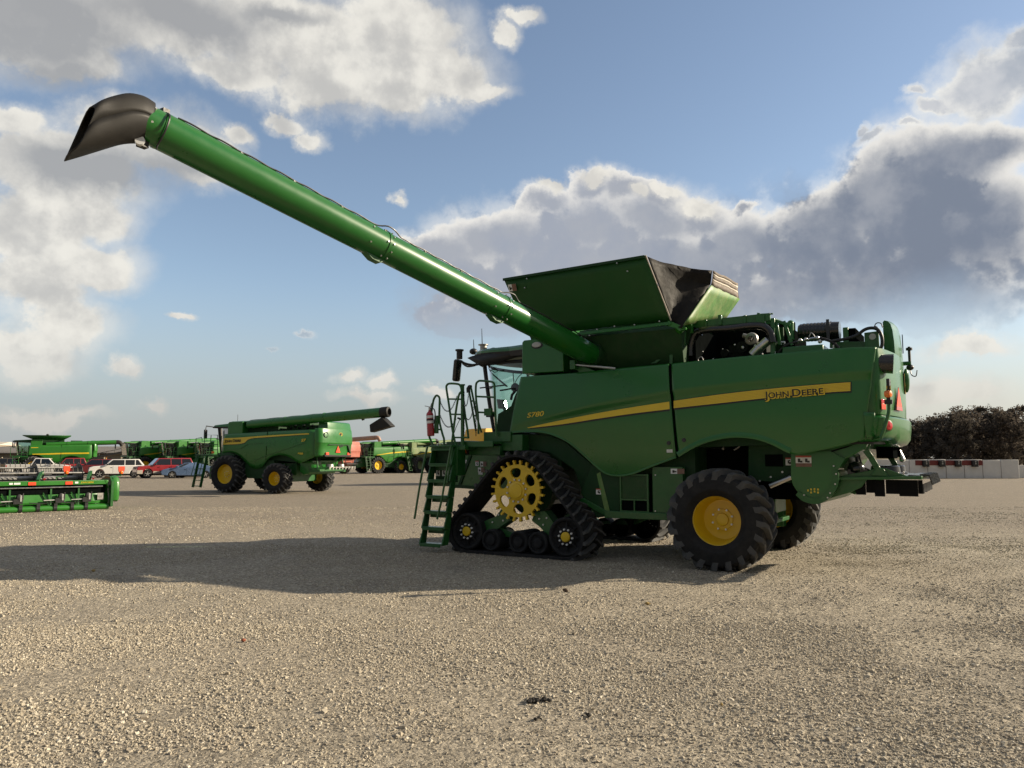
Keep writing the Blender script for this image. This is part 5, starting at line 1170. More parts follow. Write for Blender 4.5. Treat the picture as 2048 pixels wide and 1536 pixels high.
# end collar, lamp, hook
en2 = MB(); en2.lathe([(ar*1.05, AL), (ar*1.07, AL + .0), (ar*1.07, AL + .03), (ar*1.03, AL + .03), (ar*1.0, AL + .26)], A0, ad, 40); eo = obj("spout_collar", en2, G, aug)
eh = MB(); q = A0 + ad*(AL + .02)
eh.tube(smoothpath([q + upv*ar*1.1, q + upv*ar*.5 + side*-ar*1.1, q - upv*ar*.4 - side*ar*1.15, q - upv*ar*1.2 - side*ar*.5], 5), .012, 6); eh.tube([q - upv*ar*1.1 - side*ar*.6, q - upv*ar*1.4 - side*ar*.6], .008, 6); eh.box(q + upv*ar*1.05 - Vector((.04,.04,.02)), q + upv*ar*1.05 + Vector((.04,.04,.05)))
eh.box(q + ad*.12 - upv*ar*1.15 - Vector((.04,.05,.05)), q + ad*.12 - upv*ar*1.15 + Vector((.04,.05,.05)))
obj("end_wiring", eh, BK, aug)
el_ = MB(); ql = q + ad*.17 - upv*ar*1.25 - side*ar*.35; el_.lathe([(.001,.01),(.05,.01),(.055,-.02),(.04,-.06),(.001,-.07)], ql, ad*.4 - side*1. , 16); obj("auger_lamp", el_, M["lamp"], aug)
# black spout boot: round at the collar, turning down into a flat rectangular mouth
S0 = A0 + ad*(AL + .16)
NS = 22
secs = [((4.125, 8.992, 5.630), (4.192, 9.034, 5.180), .212, 1.), ((4.137, 9.117, 5.656), (4.187, 9.148, 5.155), .222, .95), ((4.182, 9.262, 5.630), (4.216, 9.282, 5.106), .24, .8), ((4.221, 9.403, 5.536), (4.289, 9.445, 5.014), .255, .6), ((4.241, 9.533, 5.422), (4.354, 9.601, 4.923), .268, .45), ((4.270, 9.644, 5.318), (4.426, 9.739, 4.842), .275, .38)]
rows = []; sv = Vector((-.93, .36, 0)).normalized()
for (tp, bt, hs_, rnd) in secs:
    tp, bt = Vector(tp), Vector(bt); c_ = (tp + bt)/2; u2 = (tp - bt)/2; r_ = []
    for k in range(NS*2 + 1):
        a_ = 2*PI*k/(NS*2); cx_, sx_ = math.cos(a_), math.sin(a_)
        bk__ = .07*max(0, cx_) if hs_ > .27 else 0.
        r_.append(c_ + Vector((-.10, -1.0, .10))*bk__ + sv*math.copysign(abs(cx_)**rnd, cx_)*hs_ + u2*math.copysign(abs(sx_)**rnd, sx_))
    rows.append(r_)
sm3 = []
for i in range(len(rows[0])): sm3.append(smoothpath([r[i] for r in rows], 4))
rows = [[c[j] for c in sm3] for j in range(len(sm3[0]))]
obj("auger_spout", MB().sheet(rows), M["spout"], aug, solid=.012, ang=60, soff=0)
sbm = MB()
for k in range(8):
    a_ = 2*PI*k/8 + .3; n_ = side*math.cos(a_) + upv*math.sin(a_); q2 = (Vector(secs[0][0]) + Vector(secs[0][1]))/2 + ad*.03 + n_*.215; sbm.cyl(q2, q2 + n_*.02, .014, 8)
obj("spout_bolt", sbm, M["zinc"], aug)

# ---- cab
cb = MB()
cb.prism([(3.75, -.95), (3.75, .95), (4.9, .92), (5.05, .70), (5.08, -.70), (4.9, -.92)], "z", 2.02, 2.16); obj("cab_floor", cb, BK, HARV)
def cab_ring(z):
    t = (z - 2.16)/1.5; xf = 5.02 + .27*t; hw = .93 + .03*math.sin(PI*t); 
    return [(3.80, hw*.98, z), (4.25, hw, z), (4.72, hw*.985, z), (xf - .20, hw*.93, z), (xf - .03, hw*.72, z), (xf + .03, hw*.36, z), (xf + .05, 0, z), (xf + .03, -hw*.36, z), (xf - .03, -hw*.72, z), (xf - .20, -hw*.93, z), (4.72, -hw*.985, z), (4.25, -hw, z), (3.80, -hw*.98, z)]
zr = [2.16 + 1.50*k/8 for k in range(9)]
gl = MB(); gl.sheet([smoothpath(cab_ring(z), 4) for z in zr]); gl.sheet([[(3.80, -.93, z), (3.80, .93, z)] for z in zr])
obj("cab_glass", gl, M["glass"], HARV, ang=60)
pl = MB()
def pill(i, w, off=.012):
    pts = [Vector(cab_ring(z)[i]) for z in zr]; 
    pts = [p + Vector((.0, math.copysign(off, p.y), 0)) for p in pts]; pl.tube(pts, w, 8)
for i, w in ((0, .06), (3, .038), (9, .038), (12, .028)): pill(i, w)
for z in (2.18, 3.64):
    pl.tube(smoothpath(cab_ring(z), 3), .035, 8)
pl.box((4.86, .90, 2.55), (4.98, .97, 2.66)); pl.bar((4.498, 0.980, 3.175), (5.107, 1.000, 3.143), .025)
obj("cab_frame", pl, BK, HARV)
rf = MB()
def roof_ring(z, gx, gy): return [(3.70, .98 + gy), (4.4, 1.02 + gy), (5.1, .98 + gy), (5.44 + gx, .72 + gy), (5.52 + gx, .3), (5.52 + gx, -.3), (5.44 + gx, -.72 - gy), (5.1, -.98 - gy), (4.4, -1.02 - gy), (3.70, -.98 - gy)]
rows = []
for z0, z1, gx, gy in ((3.70, 3.75, -.10, -.08), (3.72, 3.79, -.02, -.02), (3.84, 3.86, 0, 0), (3.90, 3.905, -.02, -.02), (3.955, 3.945, -.08, -.08), (3.985, 3.965, -.25, -.25)):
    rows.append([(x, y, z0 + (z1 - z0)*min(1, max(0, (x - 3.8)/1.6))) for x, y in roof_ring(0, gx, gy)])
rm_ = MB(); n_ = len(rows[0])
rows = [smoothpath([(*p,) for p in r], 3, closed=True) for r in rows]; n_ = len(rows[0])
for k in range(len(rows) - 1):
    for j in range(n_):
        mt = 0 if k >= 2 else 1
        rm_.add([rows[k][j], rows[k][(j+1) % n_], rows[k+1][(j+1) % n_], rows[k+1][j]], [(3,2,1,0)], mt)
rm_.add(rows[-1], [tuple(range(n_))[::-1]], 0); rm_.add(rows[0], [tuple(range(n_))], 1)
obj("cab_roof", rm_, [G, BK], HARV, ang=50)
vis = MB(); vis.sheet([[Vector(p) for p in [(4.138, 1.000, 3.848), (4.138, 1.000, 3.729), (4.510, 1.000, 3.655), (4.807, 1.000, 3.593), (5.085, 1.000, 3.581)]], [Vector(p) for p in [(4.138, 1.000, 3.858), (4.628, 1.000, 3.844), (4.988, 1.000, 3.830), (5.295, 1.000, 3.811), (5.420, 1.000, 3.778)]]]); obj("roof_visor", vis, BK, HARV, solid=.01)
an = MB(); q = (5.424, 0.400, 3.996); an.cyl(q, (5.425, 0.400, 4.119), .075, 16); an.cyl((5.431, 0.400, 4.120), (5.431, 0.400, 4.136), .11, 16); obj("receiver_dome", an, M["steel_dull"], HARV)
an = MB(); an.tube([(5.457, 0.400, 4.127), (5.471, 0.400, 4.484)], [.012, .006], 6); obj("roof_antenna", an, BK, HARV); an = MB(); an.tube([(5.806, 0.200, 4.070), (5.820, 0.200, 4.302)], [.012, .007], 6); an.ball((5.819, 0.200, 4.038), (.09,.09,.07), 12, 8); obj("roof_antenna", an, BK, HARV)
wk = MB(); wk.ball((5.042, 0.600, 3.975), (.08,.08,.035), 12, 6); wk.tube(smoothpath([(5.191, 0.600, 3.955), (5.067, 0.600, 4.008), (4.907, 0.600, 3.975)], 4), .01, 6); obj("roof_beacon_base", wk, BK, HARV)
mr = MB(); mr.tube(smoothpath([(4.898, 1.350, 3.583), (5.054, 1.350, 3.573), (5.236, 1.350, 3.615), (5.335, 1.350, 3.672)], 4), .025, 8); mr.cyl((5.301, 1.450, 3.699), (5.302, 1.450, 3.860), .06, 12); mr.cyl((5.302, 1.450, 3.860), (5.302, 1.450, 3.890), .085, 12); mr.box(Vector((5.375, 1.450, 3.764)) - Vector((.03,.03,.05)), Vector((5.290, 1.450, 3.819)) + Vector((.03,.04,.06))); mr.tube(smoothpath([(5.403, 1.200, 3.642), (5.279, 1.200, 3.572), (5.096, 1.200, 3.581)], 4), .018, 6); obj("mirror_arm", mr, BK, HARV)
mi = MB(); c_ = Vector((5.324, 1.500, 3.464))
rows = []
for z, s_ in ((-.22, .0), (-.215, .7), (-.19, 1.), (0, 1.02), (.19, 1.), (.215, .75), (.22, 0)):
    rows.append([(c_.x - z*.10 + .055*s_*math.cos(a_)*1.0 + .0, c_.y + .115*s_*math.sin(a_), c_.z + z) for a_ in [2*PI*k/20 for k in range(21)]])
mi.sheet(rows); obj("side_mirror", mi, M["black_gloss"], HARV)
st = MB(); st.box((4.05, -.3, 2.35), (4.5, .3, 2.5)); st.box((3.95, -.28, 2.5), (4.1, .28, 3.15)); st.box((4.0, -.16, 3.17), (4.1, .16, 3.38)); st.box((4.1, -.22, 2.16), (4.45, .22, 2.35)); obj("driver_seat", st, M["seat"], HARV, bevel=.03)
cs = MB(); cs.bar((4.85, .0, 2.16), (4.72, 0, 2.75), .09); cs.tube([(4.72 - .05*math.cos(a_)*1, .19*math.sin(a_), 2.78 + .17*math.cos(a_)*.35) for a_ in [2*PI*k/20 for k in range(20)]], .014, 6, closed=True); cs.box((4.2, -.62, 2.5), (4.75, -.4, 2.68)); cs.box((4.74, -.66, 2.72), (4.78, -.40, 2.95)); cs.bar((4.7, -.5, 2.65), (4.76, -.52, 2.75), .03); obj("control_console", cs, BK, HARV, bevel=.01)
sd = MB(); dn = Vector((-.945, .183, .25)).normalized(); dc = Vector((5.100, 0.155, 2.869)); dr_ = dn.cross(Vector((0,0,1))).normalized(); du_ = dr_.cross(dn)
sd.hexa([dc + dr_*a_*.13 + du_*b_*.10 + dn*c_ for c_ in (-.03, 0) for a_, b_ in ((-1,-1),(1,-1),(1,1),(-1,1))]); sd.bar(dc - dn*.03, (4.95, .05, 2.45), .04); sdo = obj("glint_panel", sd, M["glint_black"], HARV)  # glossy panel added in the cab to catch the sun glint
wp = MB(); wp.tube([(5.491, 0.200, 3.667), (5.325, 0.200, 3.517), (4.947, 0.200, 3.230)], .012, 6); wp.tube([(5.420, 0.250, 3.636), (5.229, 0.250, 3.539), (5.066, 0.250, 3.604)], .008, 6); wp.tube([(5.312, 0.220, 3.514), (5.122, 0.220, 3.354), (4.960, 0.220, 3.229)], .012, 6); obj("cab_wiper", wp, BK, HARV)
mn = MB(); mn.ball((4.337, 0.900, 3.124), (.10,.05,.09), 10, 6); mn.tube([(4.284, 0.950, 3.067), (4.377, 0.950, 2.972), (4.400, 0.950, 2.874)], .03, 6); mn.tube([(4.330, 0.950, 3.189), (4.353, 0.950, 3.410)], .010, 6); mn.tube(smoothpath([(4.307, 0.950, 3.208), (4.238, 0.950, 3.313), (4.157, 0.950, 3.378)], 4), .008, 6); mn.tube([(4.627, 1.000, 3.070), (4.474, 1.000, 3.082), (4.311, 1.000, 3.104)], .016, 6); obj("rear_cab_mirror", mn, BK, HARV)
fw = MB(); fw.prism([(4.692, 2.604), (4.388, 2.753), (4.295, 2.967), (4.180, 3.160), (4.181, 2.197), (4.739, 2.206)], "y", .90, .965); obj("cab_rear_quarter", fw, M["green_dark"], HARV)

# ---- platform, ladder, rails
pf = MB(); pf.box((4.15, .95, 1.985), (5.25, 1.95, 2.03)); pf.box((4.15, 1.95, 1.93), (5.2, 2.0, 2.04)); pf.box((4.9, 1.9, 1.93), (5.42, 2.25, 1.97))
pf.box((3.95, .95, 2.03), (4.55, 1.70, 2.22)); pf.box((4.15, 1.0, 1.78), (5.0, 1.75, 1.96)); pf.box((3.72, 1.2, 1.86), (4.2, 1.66, 2.16))
obj("cab_platform", pf, GF, HARV, bevel=.01)
ol = MB(); a = (5.014, 1.909); b_ = (4.873, 1.814); ol.box((b_[0], 1.80, b_[1]), (a[0], 1.86, a[1])); obj("amber_lamp", ol, M["orange"], HARV, bevel=.01)
ol = MB(); ol.box((b_[0] - .03, 1.76, b_[1] - .02), (a[0] + .02, 1.80, a[1] + .02)); obj("lamp_mount", ol, BK, HARV)
ld = MB(); steps = MB()
ST = [(896, 2.22), (928, 2.26), (960, 2.30), (992, 2.34), (1023, 2.39), (1055, 2.44), (1088, 2.50)]
lx = lambda z: (5.40 + (2.0 - z)*.015, 4.93 + (2.0 - z)*.015)
zz = [(5.306, 1.916)[1], (5.296, 1.616)[1], (5.285, 1.318)[1], (5.286, 1.022)[1], (5.279, 0.740)[1], (5.260, 0.451)[1], (5.244, 0.158)[1]]
for k, (v_, y_) in enumerate(ST):
    x1_, x0_ = lx(zz[k]); z_ = zz[k]
    steps.box((x0_, y_ - .20, z_ - .012), (x1_, y_ + .0, z_ + .012)); steps.box((x0_, y_ - .014, z_ - .05), (x1_, y_ + .003, z_ - .012))
    if k < 6: steps.box((x0_, y_ - .20, z_ - .12), (x1_, y_ - .185, z_ - .012))
obj("ladder_step", steps, GF, HARV, bevel=.004)
for s_ in (0, 1):
    ld = MB(); o_ = []
    for k in range(7):
        x_ = lx(zz[k])[s_]; y_ = ST[k][1]
        o_.append((x_, y_, zz[k]))
    for p0, p1 in zip(o_, o_[1:]):
        xx = p0[0] + (.02 if s_ == 0 else -.02); w_ = .014
        ld.hexa([(xx - w_, p1[1] - .20, p1[2] - .02), (xx + w_, p1[1] - .20, p1[2] - .02), (xx + w_, p1[1] + .0, p1[2] - .02), (xx - w_, p1[1] + .0, p1[2] - .02), (xx - w_, p0[1] - .20, p0[2] - .025), (xx + w_, p0[1] - .20, p0[2] - .025), (xx + w_, p0[1] - .06, p0[2] - .025), (xx - w_, p0[1] - .06, p0[2] - .025)])
    obj("ladder_side", ld, GF, HARV, bevel=.006)
bkp = MB(); bkp.box((4.93, 2.0, 1.28), (5.42, 2.04, 1.88)); obj("ladder_back_plate", bkp, GD, HARV)
for u_ in (876, 887.5, 898):
    p_ = (5.358, 2.050, 1.463); pz = p_[2]; px_ = ((5.358, 2.050, 1.463)[0], (5.222, 2.050, 1.464)[0], (5.099, 2.050, 1.465)[0])[(876, 887.5, 898).index(u_)]; sticker((px_, 2.045, pz), .085, .15, "pict")
for pts in ([(5.330, 2.420, 1.942), (5.385, 2.420, 1.644), (5.472, 2.420, 1.086), (5.535, 2.420, 0.603)], ):
    lr = MB(); lr.tube([Vector(p) + Vector((0, (k)*.035, 0)) for k, p in enumerate(pts)], .020, 8); obj("ladder_handrail", lr, GF, HARV)
for pts in ([(4.803, 2.400, 1.938), (4.878, 2.400, 1.508), (4.975, 2.400, 0.960), (5.062, 2.400, 0.611)], [(4.914, 2.200, 1.942), (4.945, 2.200, 1.598), (4.999, 2.200, 1.273)]):
    lr = MB(); lr.tube([Vector(p) + Vector((0, k*.02, 0)) for k, p in enumerate(pts)], .020, 8); obj("ladder_handrail", lr, GF, HARV)
rl = MB()
RR = .021
def rpath(pts, r=RR): rl.tube(smoothpath(pts, 5), r, 8)
# loop carrying the extinguisher
rpath([(5.408, 2.150, 1.975), (5.506, 2.150, 2.167), (5.485, 2.150, 2.406), (5.418, 2.150, 2.788), (5.371, 2.150, 2.892), (5.324, 2.150, 2.918), (5.264, 2.150, 2.868), (5.262, 2.150, 2.715), (5.259, 2.150, 2.429), (5.185, 2.150, 2.181), (5.149, 2.150, 2.086), (5.148, 2.150, 1.973)])
rl.tube([(5.319, 2.150, 2.497), (5.248, 2.150, 2.495)], .012, 6); rl.tube([(5.316, 2.150, 2.269), (5.222, 2.150, 2.267)], .016, 6)
# swing gate frames
rpath([(4.905, 2.100, 1.952), (4.989, 2.100, 2.254), (5.075, 2.100, 2.730), (5.137, 2.100, 3.038), (5.126, 2.100, 3.114), (5.056, 2.100, 3.139), (4.881, 2.100, 3.121), (4.823, 2.100, 3.090), (4.787, 2.100, 3.003), (4.751, 2.100, 2.718)]); rl.tube([(5.088, 2.100, 2.845), (4.775, 2.100, 2.827)], .016, 6); rl.tube([(5.027, 2.100, 2.553), (4.749, 2.100, 2.540)], .016, 6); rl.tube([(4.941, 2.100, 2.112), (4.633, 2.100, 2.108)], .016, 6)
rl.tube([(4.792, 2.050, 1.943), (4.800, 2.050, 3.092)], .034, 10); rl.tube([(4.800, 2.050, 3.092), (4.800, 2.050, 3.116)], .05, 12); rl.add([(4.872, 2.050, 1.943), (4.712, 2.050, 1.942), (4.769, 2.050, 2.027), (4.815, 2.050, 2.027)], [(0,1,2,3)])
rpath([(4.984, 2.120, 2.028), (4.951, 2.120, 2.253), (4.886, 2.120, 2.675), (4.830, 2.120, 2.909), (4.773, 2.120, 2.972)]); rpath([(4.798, 2.000, 2.707), (4.762, 2.000, 2.488), (4.714, 2.000, 2.252), (4.690, 2.000, 2.092)])
rpath([(4.861, 1.500, 2.252), (4.946, 1.500, 2.663), (5.031, 1.500, 3.040), (5.044, 1.500, 3.100), (5.020, 1.500, 3.119), (4.984, 1.500, 3.097), (4.935, 1.500, 2.908), (4.875, 1.500, 2.661), (4.803, 1.500, 2.415), (4.732, 1.500, 2.220)]); rl.tube([(4.994, 1.500, 2.842), (4.911, 1.500, 2.839)], .016, 6); rl.tube([(4.933, 1.500, 2.555), (4.827, 1.500, 2.547)], .016, 6)
hb3 = MB(); hb3.tube([(5.043, 1.500, 3.011), (5.050, 1.500, 3.091), (5.020, 1.500, 3.124), (4.984, 1.500, 3.117)], .04, 8)
rpath([(4.633, 1.750, 2.182), (4.647, 1.750, 2.544), (4.695, 1.750, 2.881), (4.696, 1.750, 3.121), (4.650, 1.750, 3.186), (4.581, 1.750, 3.197), (4.376, 1.750, 3.172), (4.308, 1.750, 3.149), (4.274, 1.750, 3.081), (4.262, 1.750, 2.721), (4.239, 1.750, 2.344), (4.227, 1.750, 2.138)]); rl.tube([(4.683, 1.750, 2.900), (4.273, 1.750, 2.868)], .018, 6); rl.tube([(4.647, 1.750, 2.597), (4.250, 1.750, 2.570)], .018, 6)
rl.box(Vector((4.490, 1.780, 2.576)) - Vector((.02,.02,.05)), Vector((4.287, 1.780, 2.607)) + Vector((.02,.03,.05)))
obj("platform_rail", rl, GF, HARV); obj("rail_grip", hb3, BK, HARV)
cg = MB()
def chain(p, q, sag, n=22):
    p, q = Vector(p), Vector(q)
    pts = [p.lerp(q, k/n) + Vector((0, 0, -sag*4*(k/n)*(1-k/n))) for k in range(n+1)]
    for k in range(n):
        a_, b__ = pts[k], pts[k+1]; m_ = (a_ + b__)/2; d = (b__ - a_); w_ = Vector((0,1,0)) if k % 2 else d.cross(Vector((0,1,0))).normalized()
        cg.tube([m_ - d*.62 + w_*.0, m_ - d*.3 + w_*.011, m_ + d*.3 + w_*.011, m_ + d*.62, m_ + d*.3 - w_*.011, m_ - d*.3 - w_*.011], .0045, 5, closed=True)
chain((5.251, 2.150, 2.810), (4.890, 2.100, 2.894), .24); chain((5.248, 2.150, 2.543), (4.910, 2.100, 2.460), .19); chain((4.776, 2.050, 2.911), (5.031, 1.500, 3.060), .26, 16); chain((4.774, 2.050, 2.628), (4.831, 1.600, 2.771), .24, 16); chain((4.741, 1.700, 3.031), (4.711, 1.720, 2.146), .0, 26); chain((4.758, 2.060, 2.976), (4.752, 2.060, 2.157), 0., 26)
obj("safety_chain", cg, BK, HARV)
kn = MB(); kn.tube([(5.083, 2.000, 2.050), (4.980, 2.000, 2.305), (4.900, 2.000, 2.445)], .007, 6); kn.bar((4.935, 2.000, 2.484), (4.854, 2.000, 2.453), .05, .03); obj("release_lever", kn, BK, HARV)
# fire extinguisher on the outer rail loop
c_ = Vector((5.425, 2.220, 2.392)); fe = MB(); fe.lathe([(.001, -.25), (.06, -.25), (.07, -.235), (.07, .16), (.062, .19), (.028, .225), (.022, .25), (.001, .25)], c_, (.08, 0, 1), 20); feo = obj("fire_extinguisher", fe, M["red_ext"], HARV)
fl2 = MB(); fl2.lathe([(.0715, .09), (.0715, .14)], c_, (.08,0,1), 20); fl2.lathe([(.0715, -.01), (.0715, .04)], c_, (.08,0,1), 20); obj("extinguisher_label", fl2, M["white"], feo)
fl2 = MB(); fl2.lathe([(.0718, .045), (.0718, .075)], c_, (.08,0,1), 20); fl2.tube(smoothpath([c_ + Vector((.0,0,.27)), c_ + Vector((-.10,.02,.26)), c_ + Vector((-.13,.02,.15)), c_ + Vector((-.11,.03,-.02))], 5), .012, 6); obj("extinguisher_hose", fl2, BK, feo)
fl2 = MB(); fl2.cyl(c_ + Vector((.018,0,.25)), c_ + Vector((.02,0,.30)), .022, 10); fl2.bar(c_ + Vector((.13,0,.33)), c_ + Vector((-.02,0,.30)), .02, .015); fl2.bar(c_ + Vector((.0,0,.30)), c_ + Vector((-.03,0,.38)), .016, .012); obj("extinguisher_valve", fl2, M["steel"], feo)
bk2 = MB(); bk2.box(c_ + Vector((-.16,-.06,-.20)), c_ + Vector((-.075,-.02,.14))); obj("extinguisher_bracket", bk2, GF, feo, bevel=.006)

# ---- feeder house in front of the drive axle
fh = MB(); fh.prism([(5.963, 1.930), (5.708, 2.094), (4.904, 2.053), (4.429, 1.839), (4.430, 1.000), (5.265, 1.101), (5.956, 1.108), (6.282, 1.269)], "y", -.75, .75); obj("feeder_house", fh, G, HARV, bevel=.012)
fs2 = MB(); fs2.prism([(5.472, 1.926), (5.410, 1.905), (5.731, 1.185), (5.794, 1.184)], "y", .752, .775); fs2.bar((5.934, 0.780, 1.151), (4.942, 0.780, 1.108), .05, .06); obj("feeder_strut", fs2, GD, HARV)
for u_, w_, h_, s_ in (((5.642, 0.750, 1.659), .10, .07, "text"), ((5.787, 0.750, 1.586), .08, .08, "text"), ((5.805, 0.750, 1.498), .06, .08, "text"), ((5.335, 0.750, 1.623), .08, .10, "pict"), ((5.181, 0.750, 1.609), .15, .10, "split"), ((5.230, 0.750, 1.487), .16, .10, "split"), ((5.248, 0.750, 1.420), .10, .05, "text")):
    sticker((u_[0], .757, u_[2]), w_, h_, s_)
fr2 = MB(); fr2.box((4.0, .76, 1.9), (4.8, 1.25, 2.0)); fr2.box((3.9, .8, 1.55), (4.35, 1.2, 1.95)); obj("platform_support", fr2, BK, HARV)
fst = MB(); fst.bar((5.089, 1.900, 1.170), (5.078, 2.150, 0.835), .05, .03); fst.bar((5.061, 2.100, 1.316), (5.089, 1.900, 1.170), .05, .05); fst.box((4.86, 1.85, 1.40), (4.93, 2.12, 1.95)); fst.box((4.70, 1.78, 1.88), (5.0, 2.1, 1.96)); obj("ladder_bracket", fst, GF, HARV, bevel=.006)

# ------------------------------------------------------------------ wheeled combines (second machine and the rows behind)
def simple_wheel(parent, c, R, w, rr, sgn, rubber, paint, lugs=18, rot=0.):
    return make_wheel(parent, c, R, w, rr, .26 if R < .95 else .20, .12, sgn, rubber, paint, nb=8, lugs=lugs, rot=rot, lug_h=.06)

def wheeled_combine(label, loc, rotz, paint, wheelpaint, rubber, style, group=None, detail=True, tank="closed", folded_auger=True, adapter=False, dual=False, auger_mat=None, scale=1.):
    t = thing("combine_harvester", label, "combine", loc, rotz, group); t.scale = (scale,)*3
    mt = M[paint]; fr = M["green_frame"] if paint.startswith("green") else M["black"]; dk = M["green_dark"] if paint.startswith("green") else M["dark"]
    sy_ = lambda x, z: 1.62 - .085*(z - 2.45)**2 - (.8*(-1.55 - x)**2 if x < -1.55 else 0)
    top = [Vector(p) for p in ((3.95, 3.18), (3.0, 3.21), (1.0, 3.27), (-1.0, 3.33), (-2.15, 3.35))]
    bot = [Vector(p) for p in ((4.05, 2.12), (3.4, 2.18), (2.9, 2.05), (2.45, 1.72), (2.15, 1.42), (1.9, 1.30), (1.55, 1.30), (1.2, 1.45), (.95, 1.72), (.6, 1.93), (.0, 2.03), (-.55, 1.93), (-1.0, 1.66), (-1.25, 1.60), (-1.75, 1.78), (-2.2, 2.0))]
    for s_ in (1, -1):
        rows = loft(smoothpath(top, 3), smoothpath(bot, 3), sy_, 44, 9)
        mb = MB().sheet([[(x, y*s_, z) for x, y, z in r] for r in rows], flip=(s_ > 0))
        sh = obj("side_shield", mb, mt, t, solid=.03, ang=50)
        sm_b = MB(); sm_b.bar((.95, s_*(sy_(.95, 3.2) + .012), 3.27), (.99, s_*(sy_(.95, 1.8) + .012), 1.75), .03, .01); sm_b.bar((.95, s_*(sy_(.95, 2.5) + .014), 2.5), (.97, s_*(sy_(.97, 2.0) + .014), 2.0), .03, .008)
        obj("shield_seam", sm_b, M["dark"], sh)
        F = lambda x, z, o=.012: (x, s_*(sy_(x, z) + o), z)
        def strip(tp, bt, mat, o=.012, nm="side_stripe"):
            tp, bt = resample(smoothpath(tp, 4), 24), resample(smoothpath(bt, 4), 24)
            rows = [[F(*(a.lerp(b_, j/2)), o) for a, b_ in zip(tp, bt)] for j in range(3)]
            return obj(nm, MB().sheet(rows, flip=(s_ > 0)), mat, sh)
        V2 = lambda *q: [Vector(p) for p in q]
        if style == "s7":
            strip(V2((3.93,2.96),(2.9,2.98),(1.0,3.07),(-1.75,3.16)), V2((3.96,2.60),(2.55,2.66),(2.15,2.90),(1.0,2.98),(-1.78,3.10)), M["yellow_decal"])
            strip(V2((3.96,2.60),(2.55,2.66),(2.15,2.90),(1.0,2.98),(-1.78,3.10)), V2((3.965,2.575),(2.53,2.635),(2.13,2.875),(1.0,2.955),(-1.78,3.08)), M["black_decal"], .011, "stripe_border")
            if s_ > 0:
                text_mesh("John Deere", .22, M["black_decal"], sh, "lettering", F(3.85, 2.72, .03), (-1,0,.03), (0,0,1), width=1.15, smallcaps=.8, bold=.006)
                text_mesh("S7", .20, M["yellow_decal"], sh, "model_lettering", F(-1.35, 2.72, .05), (-1,0,.02), (0,0,1), width=.32, shear=.25, bold=.006)
                text_mesh("850", .13, M["yellow_decal"], sh, "model_lettering", F(-1.15, 2.05, .05), (-1,0,.02), (0,0,1), width=.34, bold=.006)
            cr = MB()   # raised swoosh panel lines low on the shield
            for pts in (((1.85,1.72),(.8,2.05),(-.2,2.30),(-1.6,2.66)), ((3.9,2.35),(2.7,2.38),(2.2,2.62),(1.2,2.68))):
                for a, b_ in zip(pts, pts[1:]): cr.bar(F(*a, .004), F(*b_, .004), .05, .016)
            obj("shield_crease", cr, mt, sh)
        elif style == "s700":
            strip(V2((3.5,2.25),(2.4,2.42),(.9,2.62),(-1.7,2.78)), V2((3.5,2.22),(2.4,2.33),(.9,2.48),(-1.7,2.64)), M["yellow_decal"])
        elif style == "old":
            strip(V2((3.6,2.30),(2.2,2.36),(.9,2.42),(-1.7,2.47)), V2((3.6,2.22),(2.2,2.22),(.9,2.27),(-1.7,2.32)), M["yellow_decal"])
            strip(V2((3.75,2.98),(3.1,3.0)), V2((3.75,2.92),(3.1,2.94)), M["yellow_decal"])
    hl = MB(); hl.prism([(3.8, 2.2), (3.8, 3.1), (-2.0, 3.28), (-2.0, 2.1), (-1.2, 1.6), (.5, 1.75), (.6, .85), (2.3, .8), (2.9, 1.9)], "y", -1.34, 1.34); hl.box((2.2, -1.15, .8), (3.0, 1.15, 1.7)); hl.prism([(.55,.78),(.55,1.75),(2.35,1.75),(2.6,1.2),(2.3,.78)], 'y', 1.345, 1.46); hl.prism([(.55,.78),(.55,1.75),(2.35,1.75),(2.6,1.2),(2.3,.78)], 'y', -1.46, -1.345); obj("threshing_body", hl, dk, t)
    # tail
    pln = smoothpath([(-2.10, 1.50), (-2.28, 1.45), (-2.42, 1.22), (-2.50, .6), (-2.52, 0), (-2.50, -.6), (-2.42, -1.22), (-2.28, -1.45), (-2.10, -1.50)], 4)
    rows = []
    for z, s_, tp in ((3.36, .96, 0), (3.40, .99, 0), (3.33, 1., 0), (3.0, 1.015, 0), (2.68, 1.02, 0), (2.60, 1.0, 0), (2.3, .985, 0), (2.02, .985, 0), (1.95, .95, 0)):
        rows.append([(p.x*(1 + (s_-1)*.7), p.y*(s_ if z > 2.6 else s_), z) for p in pln])
    hd = obj("rear_hood", MB().sheet(rows), mt, t, solid=.03, ang=25)
    up = MB(); seg = [p for p in pln if -1.42 < p.y < .98]; rows = []
    for z, d in ((3.36, 0), (3.55, .01), (3.74, .05), (3.79, .12), (3.79, .6)): rows.append([(p.x + d, p.y*(1 - .05*(z - 3.3)/.4), z) for p in seg])
    rows.append([(p.x + .6, p.y, 3.3) for p in seg]); up.sheet(rows); n_ = len(seg); up.add([r[0] for r in rows], [tuple(range(len(rows)))[::-1]]); up.add([r[-1] for r in rows], [tuple(range(len(rows)))])
    obj("engine_screen_hood", up, mt, t, ang=30)
    tp = MB(); tp.box((-2.05, -1.36, 3.26), (.7, 1.36, 3.34)); obj("deck_floor", tp, dk, t)
    eq = MB(); eq.box((-1.7, -1.0, 3.34), (.4, .7, 3.62)); eq.box((-1.0, -.9, 3.62), (.1, .5, 3.78))
    if detail:
        for k in range(9): eq.ball((.1 - k*.28, .66, 3.48 + .1*(k % 2)), (.10, .12, .09), 8, 5, 1)
    obj("engine_cover", eq, [dk, M["engine"]], t)
